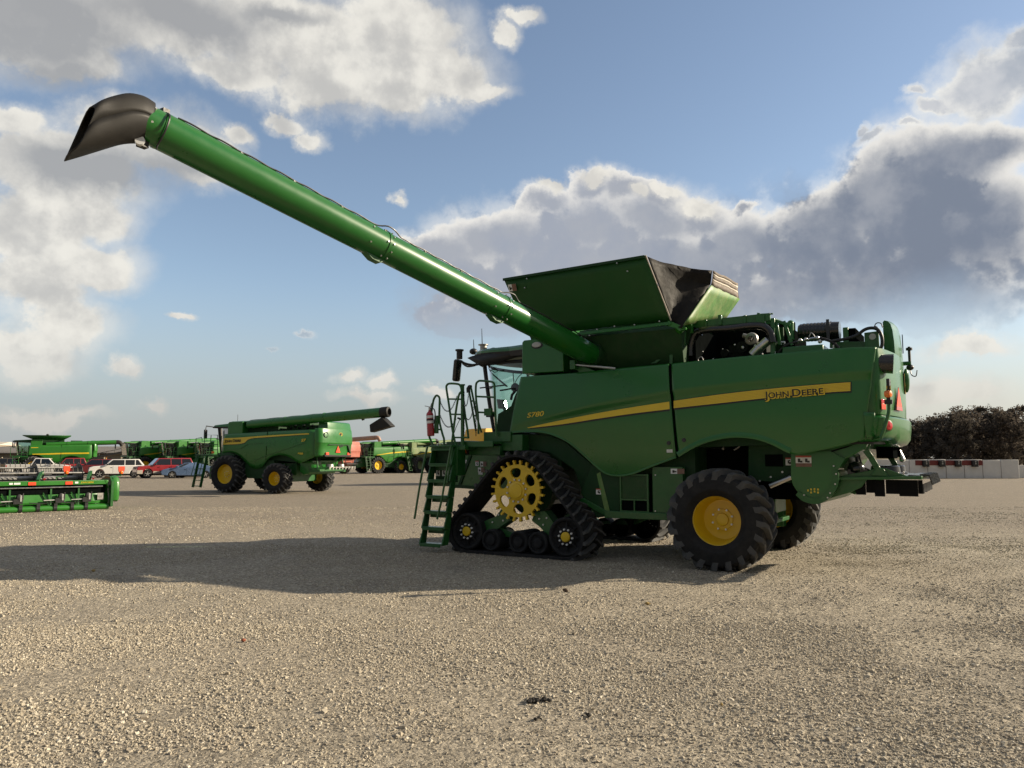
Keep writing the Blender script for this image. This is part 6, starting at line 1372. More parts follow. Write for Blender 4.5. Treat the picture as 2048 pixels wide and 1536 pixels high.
    if detail:
        f_ = [(-2.545, y, z) for y, z in ((1.05,2.58),(.75,2.62),(-.75,2.62),(-1.05,2.58),(-1.25,2.02),(1.25,2.02))]
        gz = MB(); gz.prism([(-.85,2.60),(.85,2.60),(.93,2.56),(.78,2.55),(-.78,2.55),(-1.02,2.12),(-1.10,2.14),(-.93,2.56)], "x", -2.575, -2.48); obj("hood_recess", gz, dk, hd)
        by = MB(); by.prism([(-1.2,2.04),(1.2,2.04),(1.15,1.93),(-1.15,1.93)], "x", -2.52, -2.36); obj("rear_bumper", by, M["spout"], t, bevel=.02)
        for s_ in (1, -1):
            lm = MB(); lm.box((-2.525, s_*.95 - .12, 2.03), (-2.42, s_*.95 + .12, 2.16)); obj("tail_lamp", lm, M["red_orange"], hd, bevel=.01)
            yy = MB(); yy.prism([(s_*1.28 - .03, 2.05), (s_*1.28 + .03, 2.07), (s_*1.28 + .04, 2.30), (s_*1.28 - .02, 2.32)], "x", -2.36, -2.26); obj("yellow_edge_marking", yy, M["yellow_deck"], hd)
        sv_ = MB(); sv_.prism([(.30, 2.16), (-.10, 2.16), (.10, 2.52)], "x", -2.575, -2.55); obj("slow_vehicle_sign", sv_, M["red_orange"], hd)
        hn = MB(); hn.bar((-2.52, -.05, 2.46), (-2.62, -.25, 2.52), .07); obj("hood_handle", hn, BK, hd)
        deer_badge((-2.555, -.12, 3.02), (0, -1, 0), (-1, 0, 0), (0, 0, 1), .42, hd, [M["yellow_decal"], M["black_decal"]])
        ao_ = MB(); ao_.lathe([(.14, 0), (.155, .24), (.135, .24), (.12, .05), (.001, .05)], (-2.28, 1.08, 3.08), (-1, .05, 0), 24); ao_.ball((-2.50, 1.05, 2.97), .03, 8, 5); obj("air_outlet", ao_, M["black_gloss"], t)
    # tank and covers
    tk_ = MB(); tk_.prism([(.7, 3.2), (3.7, 3.2), (3.7, 3.78), (.7, 3.82)], "y", -1.42, 1.0); obj("grain_tank", tk_, dk, t)
    sbx = MB(); sbx.prism([(3.78, 3.14), (3.78, 3.78), (3.68, 3.86), (2.75, 3.86), (2.75, 3.16)], "y", .7, 1.50); obj("cab_side_box", sbx, mt, t, bevel=.02)
    sbx = MB(); sbx.prism([(3.78, 3.14), (3.78, 3.78), (3.68, 3.86), (2.75, 3.86), (2.75, 3.16)], "y", -1.50, -.7); obj("cab_side_box", sbx, mt, t, bevel=.02)
    cv = MB()
    if tank == "closed":
        cv.hexa([(.5,-1.45,3.84),(.5,1.42,3.84),(3.72,1.42,3.84),(3.72,-1.45,3.84),(.6,-1.3,3.92),(.6,1.3,3.92),(3.66,1.3,3.90),(3.66,-1.3,3.90)])
        cv.box((.2, -1.2, 3.80), (.5, 1.2, 3.95)); obj("tank_cover", cv, mt, t, bevel=.015)
    else:
        a = [(.9,-1.3,3.82),(.9,1.3,3.82),(3.5,1.3,3.82),(3.5,-1.3,3.82)]; b_ = [(.1,-2.0,4.30),(.1,2.0,4.30),(4.6,2.0,4.28),(4.6,-2.0,4.28)]
        cv.add(a + b_, [(0,1,5,4),(1,2,6,5),(2,3,7,6),(3,0,4,7)]); o_ = obj("tank_cover", cv, M["green_frame"] if tank == "open" else mt, t, solid=.03)
        cb_ = MB(); cb_.ball((2.3, 1.95, 4.34), (.14,.14,.10), 10, 6); obj("tank_sensor", cb_, BK, t)
    # unloading auger folded back along the side
    am = auger_mat or paint
    A, B = Vector((2.45, 1.22, 3.70)), Vector((-5.85, 1.02, 4.18)); d = (B - A).normalized(); Ln = (B - A).length
    if tank != "closed": A, B = Vector((2.3, 1.28, 3.32)), Vector((-4.3, 1.15, 3.62)); d = (B - A).normalized(); Ln = (B - A).length
    if folded_auger:
        au_ = MB(); au_.lathe([(.001,-.1),(.225,-.1),(.23,0),(.23,Ln*.28),(.255,Ln*.28),(.255,Ln*.29),(.24,Ln*.29),(.243,Ln*.58),(.268,Ln*.58),(.268,Ln*.59),(.25,Ln*.59),(.258,Ln)], A, d, 28); ago = obj("unloading_auger", au_, M[am], t, ang=25)
        if detail:
            e_ = MB(); e_.lathe([(.265, -.02), (.275, .06), (.28, .34), (.26, .42), (.18, .46), (.17, .40), (.15, .1), (.001, .1)], B, d, 24); obj("auger_end", e_, M["spout"], ago)
            c_ = MB(); c_.hexa([B + Vector(p) for p in ((.55,-.22,-1.02),(.55,.22,-1.02),(.60,.22,-.62),(.60,-.22,-.62),(-.70,-.27,-.72),(-.70,.27,-.72),(-.15,.27,-.25),(-.15,-.27,-.25))]); obj("auger_spout", c_, M["spout"], ago, bevel=.05)
            c_ = MB(); c_.bar(B + Vector((-.1,0,-.2)), B + Vector((-.2,0,-.40)), .10); c_.cyl(B + Vector((1.15,.0,-.26)), B + Vector((1.1,0,-.36)), .08, 12); c_.bar(B + Vector((.6,0,-.24)), B + Vector((-.1,0,-.22)), .05); obj("spout_hinge", c_, BK, ago)
            w_ = MB(); w_.tube([A + d*(Ln*k/24) + Vector((0, .03, .235 + .01*math.sin(k*1.7))) for k in range(25)], .012, 6); obj("wiring_cable", w_, BK, ago)
        else:
            e_ = MB(); e_.tube(smoothpath([B, B + d*.25, B + d*.45 + Vector((0,0,-.12)), B + d*.62 + Vector((0,0,-.42))], 4), [.235]*5 + [.23]*4 + [.19]*4, 16); obj("auger_spout", e_, M["spout"] if am == paint else M[am], ago)
    # cab
    fl_ = MB(); fl_.box((3.72, -.95, 2.0), (5.0, .95, 2.16)); obj("cab_floor", fl_, fr, t)
    def ring(z):
        q = (z - 2.16)/1.42; xf = 4.98 + .24*q
        return [(3.78, .92, z), (4.6, .93, z), (xf - .14, .84, z), (xf, .55, z), (xf + .05, 0, z), (xf, -.55, z), (xf - .14, -.84, z), (4.6, -.93, z), (3.78, -.92, z)]
    g_ = MB(); g_.sheet([ring(2.16 + 1.42*k/4) for k in range(5)]); obj("cab_glass", g_, M["glass"], t, ang=60)
    pl_ = MB()
    for i in (0, 2, 6, 8): pl_.tube([ring(2.16)[i], ring(3.58)[i]], .045, 6)
    pl_.tube(ring(2.17), .04, 6); obj("cab_frame", pl_, BK, t)
    ins = MB(); ins.box((4.0, -.3, 2.3), (4.45, .3, 2.55)); ins.box((3.92, -.27, 2.5), (4.05, .27, 3.2)); ins.bar((4.8, 0, 2.16), (4.65, 0, 2.8), .1); ins.box((3.76, -.85, 2.16), (3.80, .85, 2.75)); ins.box((4.5, -.6, 2.5), (4.7, -.4, 2.9)); obj("driver_seat", ins, M["seat"], t)
    r_ = MB(); r_.hexa([(3.7,-1.0,3.58),(3.7,1.0,3.58),(5.45,.92,3.62),(5.45,-.92,3.62),(3.7,-.95,3.84),(3.7,.95,3.84),(5.35,.86,3.74),(5.35,-.86,3.74)]); obj("cab_roof", r_, mt if style != "old" else fr, t, bevel=.05)
    ub = MB(); ub.hexa([(3.75,-.97,3.50),(3.75,.97,3.50),(5.42,.90,3.56),(5.42,-.90,3.56),(3.75,-.97,3.60),(3.75,.97,3.60),(5.47,.92,3.635),(5.47,-.92,3.635)]); obj("roof_visor", ub, BK, t)
    wl_ = MB()
    for k in range(6): wl_.box((5.46, -.75 + k*.27, 3.63), (5.50, -.63 + k*.27, 3.71))
    obj("work_lamp", wl_, M["lamp"], t)
    for s_ in (1, -1):
        a_ = MB(); a_.tube([(5.2, .9*s_, 3.60), (5.42, 1.42*s_, 3.66), (5.42, 1.45*s_, 3.45)], .03, 6); obj("mirror_arm", a_, BK, t)
        m_ = MB(); m_.box((5.37, 1.45*s_ - .10, 2.96), (5.47, 1.45*s_ + .10, 3.46)); obj("side_mirror", m_, M["black_gloss"], t, bevel=.03)
    if detail:
        a_ = MB(); a_.tube([(4.3, .2, 3.8), (4.3, .2, 4.35)], .012, 5); obj("roof_antenna", a_, BK, t)
    # platform, ladder, rails
    pf_ = MB(); pf_.box((3.95, .95, 1.94), (5.25, 1.95, 2.02)); pf_.box((3.8, 1.0, 1.7), (4.6, 1.6, 1.94)); obj("cab_platform", pf_, fr, t)
    ld_ = MB()
    for k in range(6): z_ = .35 + k*.31; y_ = 2.36 - k*.07; ld_.box((4.78, y_ - .18, z_ - .02), (5.32, y_, z_ + .02))
    obj("ladder_step", ld_, fr, t)
    for x_ in (4.78, 5.32):
        ld_ = MB(); ld_.bar((x_, 2.33, .28), (x_, 1.92, 2.0), .03, .17); obj("ladder_side", ld_, fr, t)
        ld_ = MB(); ld_.tube([(x_, 2.48, .9), (x_, 2.1, 2.1)], .02, 6); obj("ladder_handrail", ld_, fr, t)
    rl_ = MB()
    P_ = lambda *q: rl_.tube(list(q), .022, 6)
    P_((5.55,2.0,1.9),(5.55,2.0,2.95),(5.15,2.0,3.0),(5.10,2.0,2.85)); P_((5.5,2.0,2.05),(4.0,1.9,2.05)); P_((4.95,1.95,2.0),(4.98,1.95,3.15),(4.1,1.9,3.12),(4.05,1.9,2.05)); P_((4.95,1.95,2.6),(4.05,1.9,2.6)); P_((4.6,1.92,2.05),(4.55,1.92,3.12)); P_((4.35,1.4,2.05),(4.3,1.4,3.1)); P_((4.98,1.95,2.32),(4.05,1.9,2.32))
    obj("platform_rail", rl_, fr, t)
    if detail:
        lm = MB(); lm.box((4.25, 1.95, 2.12), (4.40, 2.0, 2.24)); obj("amber_lamp", lm, M["orange"], t)
    fh_ = MB(); fh_.prism([(3.6, 1.1), (3.6, 1.95), (4.6, 2.0), (5.75, 1.35), (5.75, .7), (4.6, .8)], "y", -.72, .72); obj("feeder_house", fh_, fr, t, bevel=.02)
    if adapter:
        ad_ = MB(); ad_.box((5.76, -1.0, .65), (5.95, 1.0, .85)); ad_.box((5.76, -1.0, 1.35), (5.95, 1.0, 1.5)); ad_.box((5.76, -1.0, .85), (5.95, -.85, 1.35)); ad_.box((5.76, .85, .85), (5.95, 1.0, 1.35)); obj("feeder_mouth", ad_, fr, t, bevel=.02)
    # wheels
    for s_ in (1, -1):
        simple_wheel(t, (3.45, 1.66*s_, 1.0), 1.02, .80, .52, s_, M[rubber], M[wheelpaint], 20, .1)
        if dual: simple_wheel(t, (3.55, 2.42*s_, 1.0), 1.02, .62, .52, s_, M[rubber], M[wheelpaint], 20, .2)
        simple_wheel(t, (0, (1.80 if detail else 1.6)*s_, .79), .81, .72, .36, s_, M[rubber], M[wheelpaint], 18, .15)
    ax_ = MB(); ax_.box((-.15,-1.3,.6), (.15,1.3,.95)); ax_.box((3.3,-1.4,.8), (3.8,1.4,1.25)); ax_.box((-.5,-.9,.95), (1.0,.9,1.6)); obj("axle", ax_, fr, t, bevel=.02)
    # chopper, tailboard
    cp = MB(); cp.prism([(-.9, 1.7), (-.9, 1.15), (-1.15, .98), (-1.5, 1.05), (-1.65, 1.3), (-1.7, 1.75)], "y", -1.15, 1.15); obj("chopper_housing", cp, mt, t, bevel=.03)
    tb_ = MB()
    for s_ in (1, -1): tb_.bar((-1.5, 1.15*s_, 1.32), (-2.75, 1.15*s_, 1.36), .06, .07); tb_.bar((-2.05, 1.15*s_, 1.36), (-1.95, 1.1*s_, 1.95), .04, .07)
    tb_.box((-2.2, -1.15, 1.12), (-1.5, 1.15, 1.28)); obj("tailboard_frame", tb_, fr, t)
    if detail:
        rb_ = MB(); rb_.box((-2.80, -1.15, 1.36), (-2.66, 1.15, 1.40))
        for k in range(9): rb_.box((-2.83, -1.15 + k*.28, 1.27), (-2.78, -1.08 + k*.28, 1.42))
        obj("deck_rib", rb_, M["steel_dull"], t)
        for y_ in (.45, -.5):
            dm = MB(); dm.lathe([(.22, 0), (.20, .14), (.001, .15)], (-2.3, y_, 1.40), (0,0,1), 20); obj("spreader_drum", dm, M["steel_dull"], t)
        for k in range(3): hs_ = MB(); hs_.tube(smoothpath([(-1.9, 1.0 - k*.1, 1.95), (-1.95, 1.0 - k*.1, 1.6), (-2.1, .95 - k*.1, 1.4)], 4), .02, 6); obj("spreader_hose", hs_, BK, t)
    return t

second = wheeled_combine("green wheeled combine behind the header, its auger folded back over the tail", (-11.056, 40.362, 0), math.radians(180 - 23), "green_sunlit", "yellow", "rubber", "s7", scale=.95)

# row of machines behind the parked cars and along the back of the yard
gback = "combines parked in rows across the back of the yard"
def rz(fx, fy): return math.atan2(fy, fx)
wheeled_combine("older green combine with raised grain tank extensions behind the white pickup", (-48.71, 85.43, 0.00), rz(-.86, -.50), "green_lit", "yellow", "rubber", "old", gback, False, tank="open")
wheeled_combine("green combine with its cab just behind the white SUV's rear", (-42.34, 94.57, 0.00), rz(-.62, -.78), "green_lit", "yellow", "rubber", "s700", gback, False)
wheeled_combine("green combine with its cab behind the red SUV's roof", (-37.95, 94.57, 0.00), rz(-.62, -.78), "green_lit", "yellow", "rubber", "s700", gback, False)
wheeled_combine("green combine seen through the ladder and rails of the second machine", (-33.80, 94.57, 0.00), rz(-.62, -.78), "green_lit", "yellow", "rubber", "s700", gback, False)
wheeled_combine("faded red combine showing behind the second machine's tail", (-20.73, 91.31, 0.00), rz(-.93, .36), "red_faded", "tan_faded", "rubber_dusty", "none", gback, False, auger_mat="tan_faded")
wheeled_combine("green combine between the faded red machine and the dusty olive one", (-15.12, 98.06, 0.00), rz(-.72, -.69), "green_lit", "yellow", "rubber", "s700", gback, False)
wheeled_combine("dust covered olive combine facing out, with an open feeder mouth and dual wheels", (-12.09, 101.83, 0.00), rz(-.50, -.87), "green_dusty", "green_dusty", "rubber", "s700", gback, False, adapter=True, dual=True)
wheeled_combine("green combine half hidden behind the big machine's ladder", (-5.85, 101.83, 0.00), rz(-.55, -.83), "green_lit", "yellow", "rubber", "s700", gback, False, dual=True)
# yellow machine seen past the cab platform
wheeled_combine("yellow combine catching the sun, seen past the big machine's cab platform", (-.75, 54.2, 0), rz(.8, .6), "yellow_deck", "yellow_deck", "rubber", "none", gback, False, folded_auger=False)

# ------------------------------------------------------------------ header resting on the ground at the left
HX, HY = (-13.96, 26.87); hdx = math.atan2(.72, .69)   # +x runs to its right end, -y is its back, towards the camera
hd = thing("draper_header", "long green draper header lying across the left edge of the yard", "header", (HX, HY, 0), hdx)
mb = MB(); mb.sheet([[(-6.5 + 6.5*i/12, y, z) for i in range(13)] for y, z in ((.10, .16), (.02, .22), (.0, .30), (.05, .56), (.10, .58), (.10, .84))]); obj("back_sheet", mb, M["green_lit"], hd, solid=.02, ang=20)
mb = MB(); mb.tube([(-6.5, -.03, .10), (0, -.03, .10)], .10, 14); obj("lower_tube", mb, M["green_lit"], hd)
mb = MB(); mb.box((-6.5, -.10, .86), (-.05, .12, 1.0)); mb.prism([(-.06,.86),(-.06,1.0),(-.18,1.0),(-.02,.70)], "y", -.11, .02); obj("top_beam", mb, M["green_lit"], hd, bevel=.01)
mb = MB(); mb.box((-6.5, .0, .58), (-.1, .06, .86)); obj("beam_shade_strip", mb, M["dark"], hd)  # near-black strip standing for the shade below the top beam
mb = MB(); mb.cyl((-6.5, -.07, .775), (-.22, -.07, .79), .024, 10); obj("drive_shaft", mb, M["steel"], hd)
for s_ in (1.78, .95, 2.95, 4.2):
    mb = MB(); mb.bar((-s_, -.02, .80), (-s_, -.06, .14), .035, .05); mb.bar((-s_ - .22, .0, .62), (-s_ - .03, -.05, .16), .04); obj("upright_brace", mb, M["green_frame"], hd)
for s_ in (2.7, 1.5, .68, 3.6):
    mb = MB(); mb.box((-s_ - .16, -.14, .28), (-s_ + .10, -.02, .44)); mb.ball((-s_, -.10, .48), (.10, .06, .12), 8, 6); mb.cyl((-s_ + .1, -.12, .40), (-s_ + .1, -.12, .62), .025, 8); mb.tube(smoothpath([(-s_ - .2, -.08, .30), (-s_ - .5, -.05, .27), (-s_ - .9, -.08, .30)], 4), .016, 6); obj("hydraulic_fitting", mb, M["black"], hd)
    mb = MB(); mb.box((-s_ + .02, -.155, .36), (-s_ + .07, -.14, .56)); mb.bar((-s_ - .5, -.10, .37), (-s_ - .1, -.10, .38), .03); obj("fitting_bright_part", mb, M["zinc"], hd)
for s_ in (2.65, 2.15, 1.65, 1.15, .72, 3.3):
    mb = MB(); mb.lathe([(.125, -.05), (.125, .05)], (-s_, -.03, .11), (1, 0, 0), 14); mb.box((-s_ - .05, -.15, .15), (-s_ + .05, -.12, .26)); obj("tube_clamp", mb, M["black"], hd)
for s_ in (2.36, 1.28, 3.42):
    mb = MB(); mb.box((-s_ - .11, -.115, .87), (-s_ + .11, -.101, .97)); obj("red_reflector", mb, M["red_orange"], hd)
for s_, w_ in ((2.95, .05), (2.78, .09), (1.05, .05)):
    mb = MB(); mb.box((-s_ - w_, -.112, .90), (-s_ + w_, -.101, .96)); obj("sticker", mb, M["white"], hd)
mb = MB(); mb.prism([(-.2,.95),(-.2,.10),(.12,.06),(.55,.06),(2.0,.10),(2.6,.25),(2.4,.45),(1.2,.92),(.4,1.12),(.0,1.12)], "x", .02, .10); obj("end_plate", mb, M["green_frame"], hd)
mb = MB(); rows = []
for x_, q in ((.10, .97), (.20, 1.), (.26, .985), (.29, .94)):
    rows.append([(x_, .35 + (y - .35)*q, .6 + (z - .6)*q) for y, z in ((-.18,.30),(-.22,.55),(-.20,.90),(-.12,1.08),(.05,1.14),(.4,1.12),(1.2,.95),(2.2,.5),(2.3,.3),(1.0,.25),(-.10,.25),(-.18,.30))])
mb.sheet(rows); mb.add(rows[-1][:-1], [tuple(range(11))]); mb.add(rows[0][:-1], [tuple(range(11))[::-1]]); obj("end_shield", mb, M["green_lit"], hd, ang=35)
mb = MB(); mb.box((-.36, -.05, .34), (-.16, -.03, .56)); obj("step_plate", mb, M["steel_dull"], hd)
for s_ in (.35, 1.85, 4.0):     # reel arms with their red lift cylinders
    mb = MB(); pts = smoothpath([(-s_ - .30, .1, 1.0), (-s_ - .16, .45, 1.14), (-s_, .75, 1.26), (-s_ + .1, 1.1, 1.18), (-s_ + .2, 1.5, 1.0)], 4)
    for a, b_ in zip(pts, pts[1:]): mb.bar(a, b_, .08, .11)
    obj("reel_arm", mb, M["green_frame"], hd)
    mb = MB(); mb.cyl((-s_ - .06, .3, 1.05), (-s_ + .16, 1.0, 1.06), .035, 10); obj("lift_cylinder", mb, M["red_ext"], hd)
rc_ = Vector((0, 1.25, 1.06))
for s_ in (.62, 2.0, 3.45, 4.9):
    mb = MB(); mb.lathe([(.001, 0), (.50, 0), (.52, .02), (.50, .04), (.001, .04)], (-s_, rc_.y, rc_.z), (1, 0, 0), 28); obj("reel_disc", mb, M["black"], hd)
mb = MB()
for k in range(6):
    a_ = 2*PI*k/6 + PI/2; yb, zb = rc_.y + .50*math.cos(a_), rc_.z + .36*math.sin(a_)
    mb.cyl((-6.4, yb, zb), (-.55, yb, zb), .034, 8)
    for j in range(40):
        x_ = -.6 - j*.148; mb.tube([(x_, yb, zb), (x_ - .02, yb - .03, zb + .10 if zb > rc_.z else zb - .16), (x_ - .03, yb - .06, zb + .17 if zb > rc_.z else zb - .22)], .013, 4)
mb.cyl((-6.4, rc_.y, rc_.z), (-.5, rc_.y, rc_.z), .08, 10); obj("pickup_reel", mb, M["steel_dull"], hd)
mb = MB(); mb.box((-6.4, .5, .25), (-.1, 1.9, .32)); obj("draper_belt", mb, M["black"], hd)
for s_, y_, h_ in ((1.30, .15, 1.42), (-.42, .1, 1.40)):
    mb = MB(); mb.tube([(-s_ - .3, y_, 1.02), (-s_ - .3, y_, 1.12), (-s_, y_, 1.14), (-s_, y_, h_ - .16)], .02, 6); obj("lamp_stalk", mb, M["green_frame"], hd)
    mb = MB(); mb.prism([(-s_ - .10, h_ + .06), (-s_ + .10, h_ + .06), (-s_ + .10, h_ - .06), (-s_ + .05, h_ - .20), (-s_ - .05, h_ - .20), (-s_ - .10, h_ - .06)], "y", y_ - .03, y_ + .02); obj("warning_reflector", mb, M["red_orange"], hd)
    mb = MB(); mb.ball((-s_, y_ - .04, h_ - .15), (.05, .03, .06), 8, 6); obj("amber_lamp", mb, M["orange"], hd)
text_mesh("JOHN DEERE", .075, M["yellow_decal"], hd, "lettering", (-.92, -.103, .905), (1,0,0), (0,0,1), width=.40)

# ------------------------------------------------------------------ parked cars and pickups
def arch_outline(pts, wheels, r, zb):
    """bottom edge from rear to front with a half round cut at every wheel"""
    out = []
    for x in wheels:
        out += [(x + r*math.cos(PI - PI*k/10), zb + (r + .06)*math.sin(PI*k/10)) for k in range(11)]
    return pts + out
def car(name, label, cat, loc, rotz, kind, paint, glass="glass_dark", group=None, lower=None):
    t = thing(name, label, cat, loc, rotz, group)
    if kind == "suv": Lh, W, zb, r, wr = 2.38, .94, .34, .40, .37; top = [(2.36,.42),(2.40,.72),(2.33,.95),(2.0,1.06),(1.05,1.14),(-2.28,1.16),(-2.40,1.0),(-2.42,.45)]; gh = [(1.12,1.13),(.42,1.72),(-1.85,1.74),(-2.30,1.15)]; wx = (-1.45, 1.47); split = (.38, -.62, -1.5)
    elif kind == "boxsuv": Lh, W, zb, r, wr = 2.5, .97, .38, .42, .39; top = [(2.50,.48),(2.52,.80),(2.45,1.03),(1.9,1.12),(1.15,1.17),(-2.42,1.19),(-2.52,1.05),(-2.52,.5)]; gh = [(1.22,1.16),(.62,1.82),(-2.2,1.84),(-2.46,1.18)]; wx = (-1.45, 1.58); split = (.58, -.42, -1.35)
    elif kind == "sedan": Lh, W, zb, r, wr = 2.4, .91, .24, .355, .335; top = [(2.30,.30),(2.40,.55),(2.28,.76),(1.8,.90),(1.15,.97),(-1.55,1.04),(-2.25,1.05),(-2.40,.85),(-2.36,.35)]; gh = [(1.25,.96),(.35,1.40),(-.65,1.43),(-1.85,1.05)]; wx = (-1.38, 1.45); split = (.25, -.62, -1.2)
    else: Lh, W, zb, r, wr = 2.85, .98, .42, .42, .39; top = [(2.82,.50),(2.88,.85),(2.78,1.08),(2.2,1.17),(1.5,1.20),(-2.80,1.22),(-2.86,1.15),(-2.86,.55)]; gh = [(1.55,1.19),(.98,1.83),(-.30,1.85),(-.62,1.21)] if kind == "pickup" else [(1.55,1.19),(.98,1.85),(-.75,1.87),(-1.0,1.21)]; wx = (-1.75, 1.85); split = (.9, .25, -.4)
    zz = top[0][1]
    ol = list(top) + arch_outline([], wx, r, zb)
    mb = MB(); mb.prism(ol, "y", -W, W); body = obj("body", mb, M[paint], t, bevel=.055)
    if lower:
        mb = MB(); 
        mb.box((-Lh + .02, -W - .012, zb), (wx[0] - r - .02, W + .012, zb + .32)); mb.box((wx[0] + r + .02, -W - .012, zb), (wx[1] - r - .02, W + .012, zb + .26)); mb.box((wx[1] + r + .02, -W - .012, zb), (Lh - .0, W + .012, zb + .36)); obj("lower_cladding", mb, M[lower], body, bevel=.03)
    (xa, za), (xb, zt), (xc, zt2), (xd, zd) = gh; wi = W - .05; wo2 = W - .24
    mb = MB(); mb.hexa([(xd,-wi,zd),(xd,wi,zd),(xa,wi,za),(xa,-wi,za),(xc,-wo2,zt2),(xc,wo2,zt2),(xb,wo2,zt),(xb,-wo2,zt)]); roof = obj("cabin", mb, M[paint], t, bevel=.045)
    def side_pt(x, f, s_):     # f: 0 belt, 1 roof
        y = wi + (wo2 - wi)*f; z = za + (zt - za)*f; return (x, s_*(y + .006), z)
    def xl(f, front): return xa + (xb - xa)*f if front else xd + (xc - xd)*f
    for s_ in (1, -1):
        edges = [None] + [q for q in split if xd + .3 < q < xb - .1] + [None]
        for a, b_ in zip(edges, edges[1:]):
            f0, f1 = .07, .90; g = .035
            def bx(e_, f, first): return (xl(f, True) - .11) if (e_ is None and first) else ((xl(f, False) + .11) if e_ is None else e_ + (-g if first else g))
            q = [side_pt(bx(a, f0, True), f0, s_), side_pt(bx(b_, f0, False), f0, s_), side_pt(bx(b_, f1, False), f1, s_), side_pt(bx(a, f1, True), f1, s_)]
            mb = MB(); mb.add(q, [(0,1,2,3) if s_ > 0 else (3,2,1,0)]); obj("side_window", mb, M["glass_dark"] if glass == "glass_dark" else M[glass], roof, smooth=False)
    for (x0, z0, x1, z1, nm, o_) in ((xa, za, xb, zt, "windscreen", .01), (xd, zd, xc, zt2, "rear_window", -.01)):
        f0, f1 = .08, .90; mb = MB(); q = []
        for f, s_ in ((f0, -1), (f0, 1), (f1, 1), (f1, -1)): q.append((x0 + (x1-x0)*f + o_, s_*((wi + (wo2 - wi)*f) - .10), z0 + (z1-z0)*f + .008))
        mb.add(q, [(0,1,2,3) if o_ > 0 else (3,2,1,0)]); obj(nm, mb, M["glass_dark"], roof, smooth=False)
    for x in wx:
        for s_ in (1, -1):
            mb = MB(); mb.lathe([(wr*.66, -.11), (wr*.9, -.11), (wr, -.08), (wr, .08), (wr*.9, .11), (wr*.66, .11)], (0,0,0), (0,1,0), 24); w_ = obj("wheel", mb, M["rubber"], t); w_.location = (x, s_*(W - .12), wr)
            mb = MB(); mb.lathe([(wr*.66, s_*.10), (wr*.62, s_*.06), (wr*.58, -s_*.02)], (0,0,0), (0,1,0), 24)
            for k in range(5):
                a_ = 2*PI*k/5; mb.bar((0, s_*.085, 0), (wr*.63*math.sin(a_), s_*.085, wr*.63*math.cos(a_)), .085, .03, up=(0,1,0))
            mb.cyl((0, s_*.05, 0), (0, s_*.11, 0), .06, 12); obj("rim", mb, M["alloy"], w_)
            mb = MB(); mb.cyl((0, -s_*.09, 0), (0, -s_*.03, 0), wr*.62, 18); obj("brake_drum", mb, M["dark"], w_)
    zf = top[2][1]
    for s_ in (1, -1):
        mb = MB(); mb.hexa([(Lh - .30, s_*(W - .02), zf - .20), (Lh - .02, s_*(W - .16), zf - .22), (Lh + .0, s_*(W - .42), zf - .20), (Lh - .35, s_*(W - .42), zf - .20), (Lh - .42, s_*(W + .005), zf - .06), (Lh - .06, s_*(W - .16), zf - .09), (Lh - .04, s_*(W - .42), zf - .08), (Lh - .42, s_*(W - .42), zf - .06)]); obj("headlight", mb, M["lamp"], body)
        mb = MB(); mb.box((-Lh - .025, s_*(W - .24), zf - .16), (-Lh + .14, s_*(W + .006), zf + .05)); obj("tail_lamp", mb, M["red_lens"], body, bevel=.01)
        mb = MB(); mb.box((xa - .35, s_*(W + .01), za + .02), (xa - .18, s_*(W + .20), za + .18)); obj("door_mirror", mb, M["black"] if kind != "sedan" else M[paint], body, bevel=.03)
        for q in split[:2]:
            mb = MB(); mb.box((q - .012, s_*(W - .002), zb + .12), (q + .0, s_*(W + .004), za - .02)); mb.box((q + .05, s_*W, za - .20), (q + .20, s_*(W + .018), za - .165)); obj("door_seam", mb, M["dark"], body)
    mb = MB(); mb.box((Lh - .06, -.55, zf - .24), (Lh + .02, .55, zf - .06)); mb.box((Lh - .05, -.7, zb + .05), (Lh + .03, .7, zb + .17)); obj("grille", mb, M["black"], body)
    if kind in ("pickup", "crewcab"):
        mb = MB(); mb.box((-2.72, -W + .10, 1.0), (xd - .12, W - .10, 1.235)); obj("cargo_bed", mb, M["black"], body)
        mb = MB(); mb.box((-Lh - .12, -W + .06, .48), (-Lh + .02, W - .06, .62)); obj("rear_bumper", mb, M["steel_dull"], body)
    und = MB(); und.box((-Lh + .3, -W + .18, zb - .12), (Lh - .35, W - .18, zb + .1)); obj("underbody", und, M["dark"], t)
    return t
gcars = "cars parked in a line behind the header"
car("suv", "white SUV parked nose left between the header's end and the red SUV", "car", (-37.53, 73.59, 0.00), rz(-.87, -.49), "suv", "car_white")
car("suv", "red SUV with beige lower cladding, half behind the blue sedan", "car", (-32.62, 72.58, 0.00), rz(-.80, -.60), "boxsuv", "car_red", lower="car_beige")
car("sedan", "blue sedan parked in front of the red SUV, behind the second machine's ladder", "car", (-29.87, 71.60, 0.00), rz(-.90, -.44), "sedan", "car_blue")
car("pickup_truck", "white pickup with a black bed cover seen from its rear corner", "pickup", (-48.97, 80.26, 0.00), rz(.93, .36), "pickup", "car_white")
car("pickup_truck", "red pickup between the white pickup and the maroon car", "pickup", (-46.65, 82.77, 0.00), rz(-.84, -.54), "crewcab", "car_red")
car("sedan", "maroon car just left of the white SUV, mostly hidden", "car", (-43.07, 80.26, 0.00), rz(-.92, -.38), "suv", "car_maroon")
car("pickup_truck", "tan crew cab pickup at the left edge behind the header's reel", "pickup", (-53.49, 82.77, 0.00), rz(-.93, -.36), "crewcab", "car_tan")

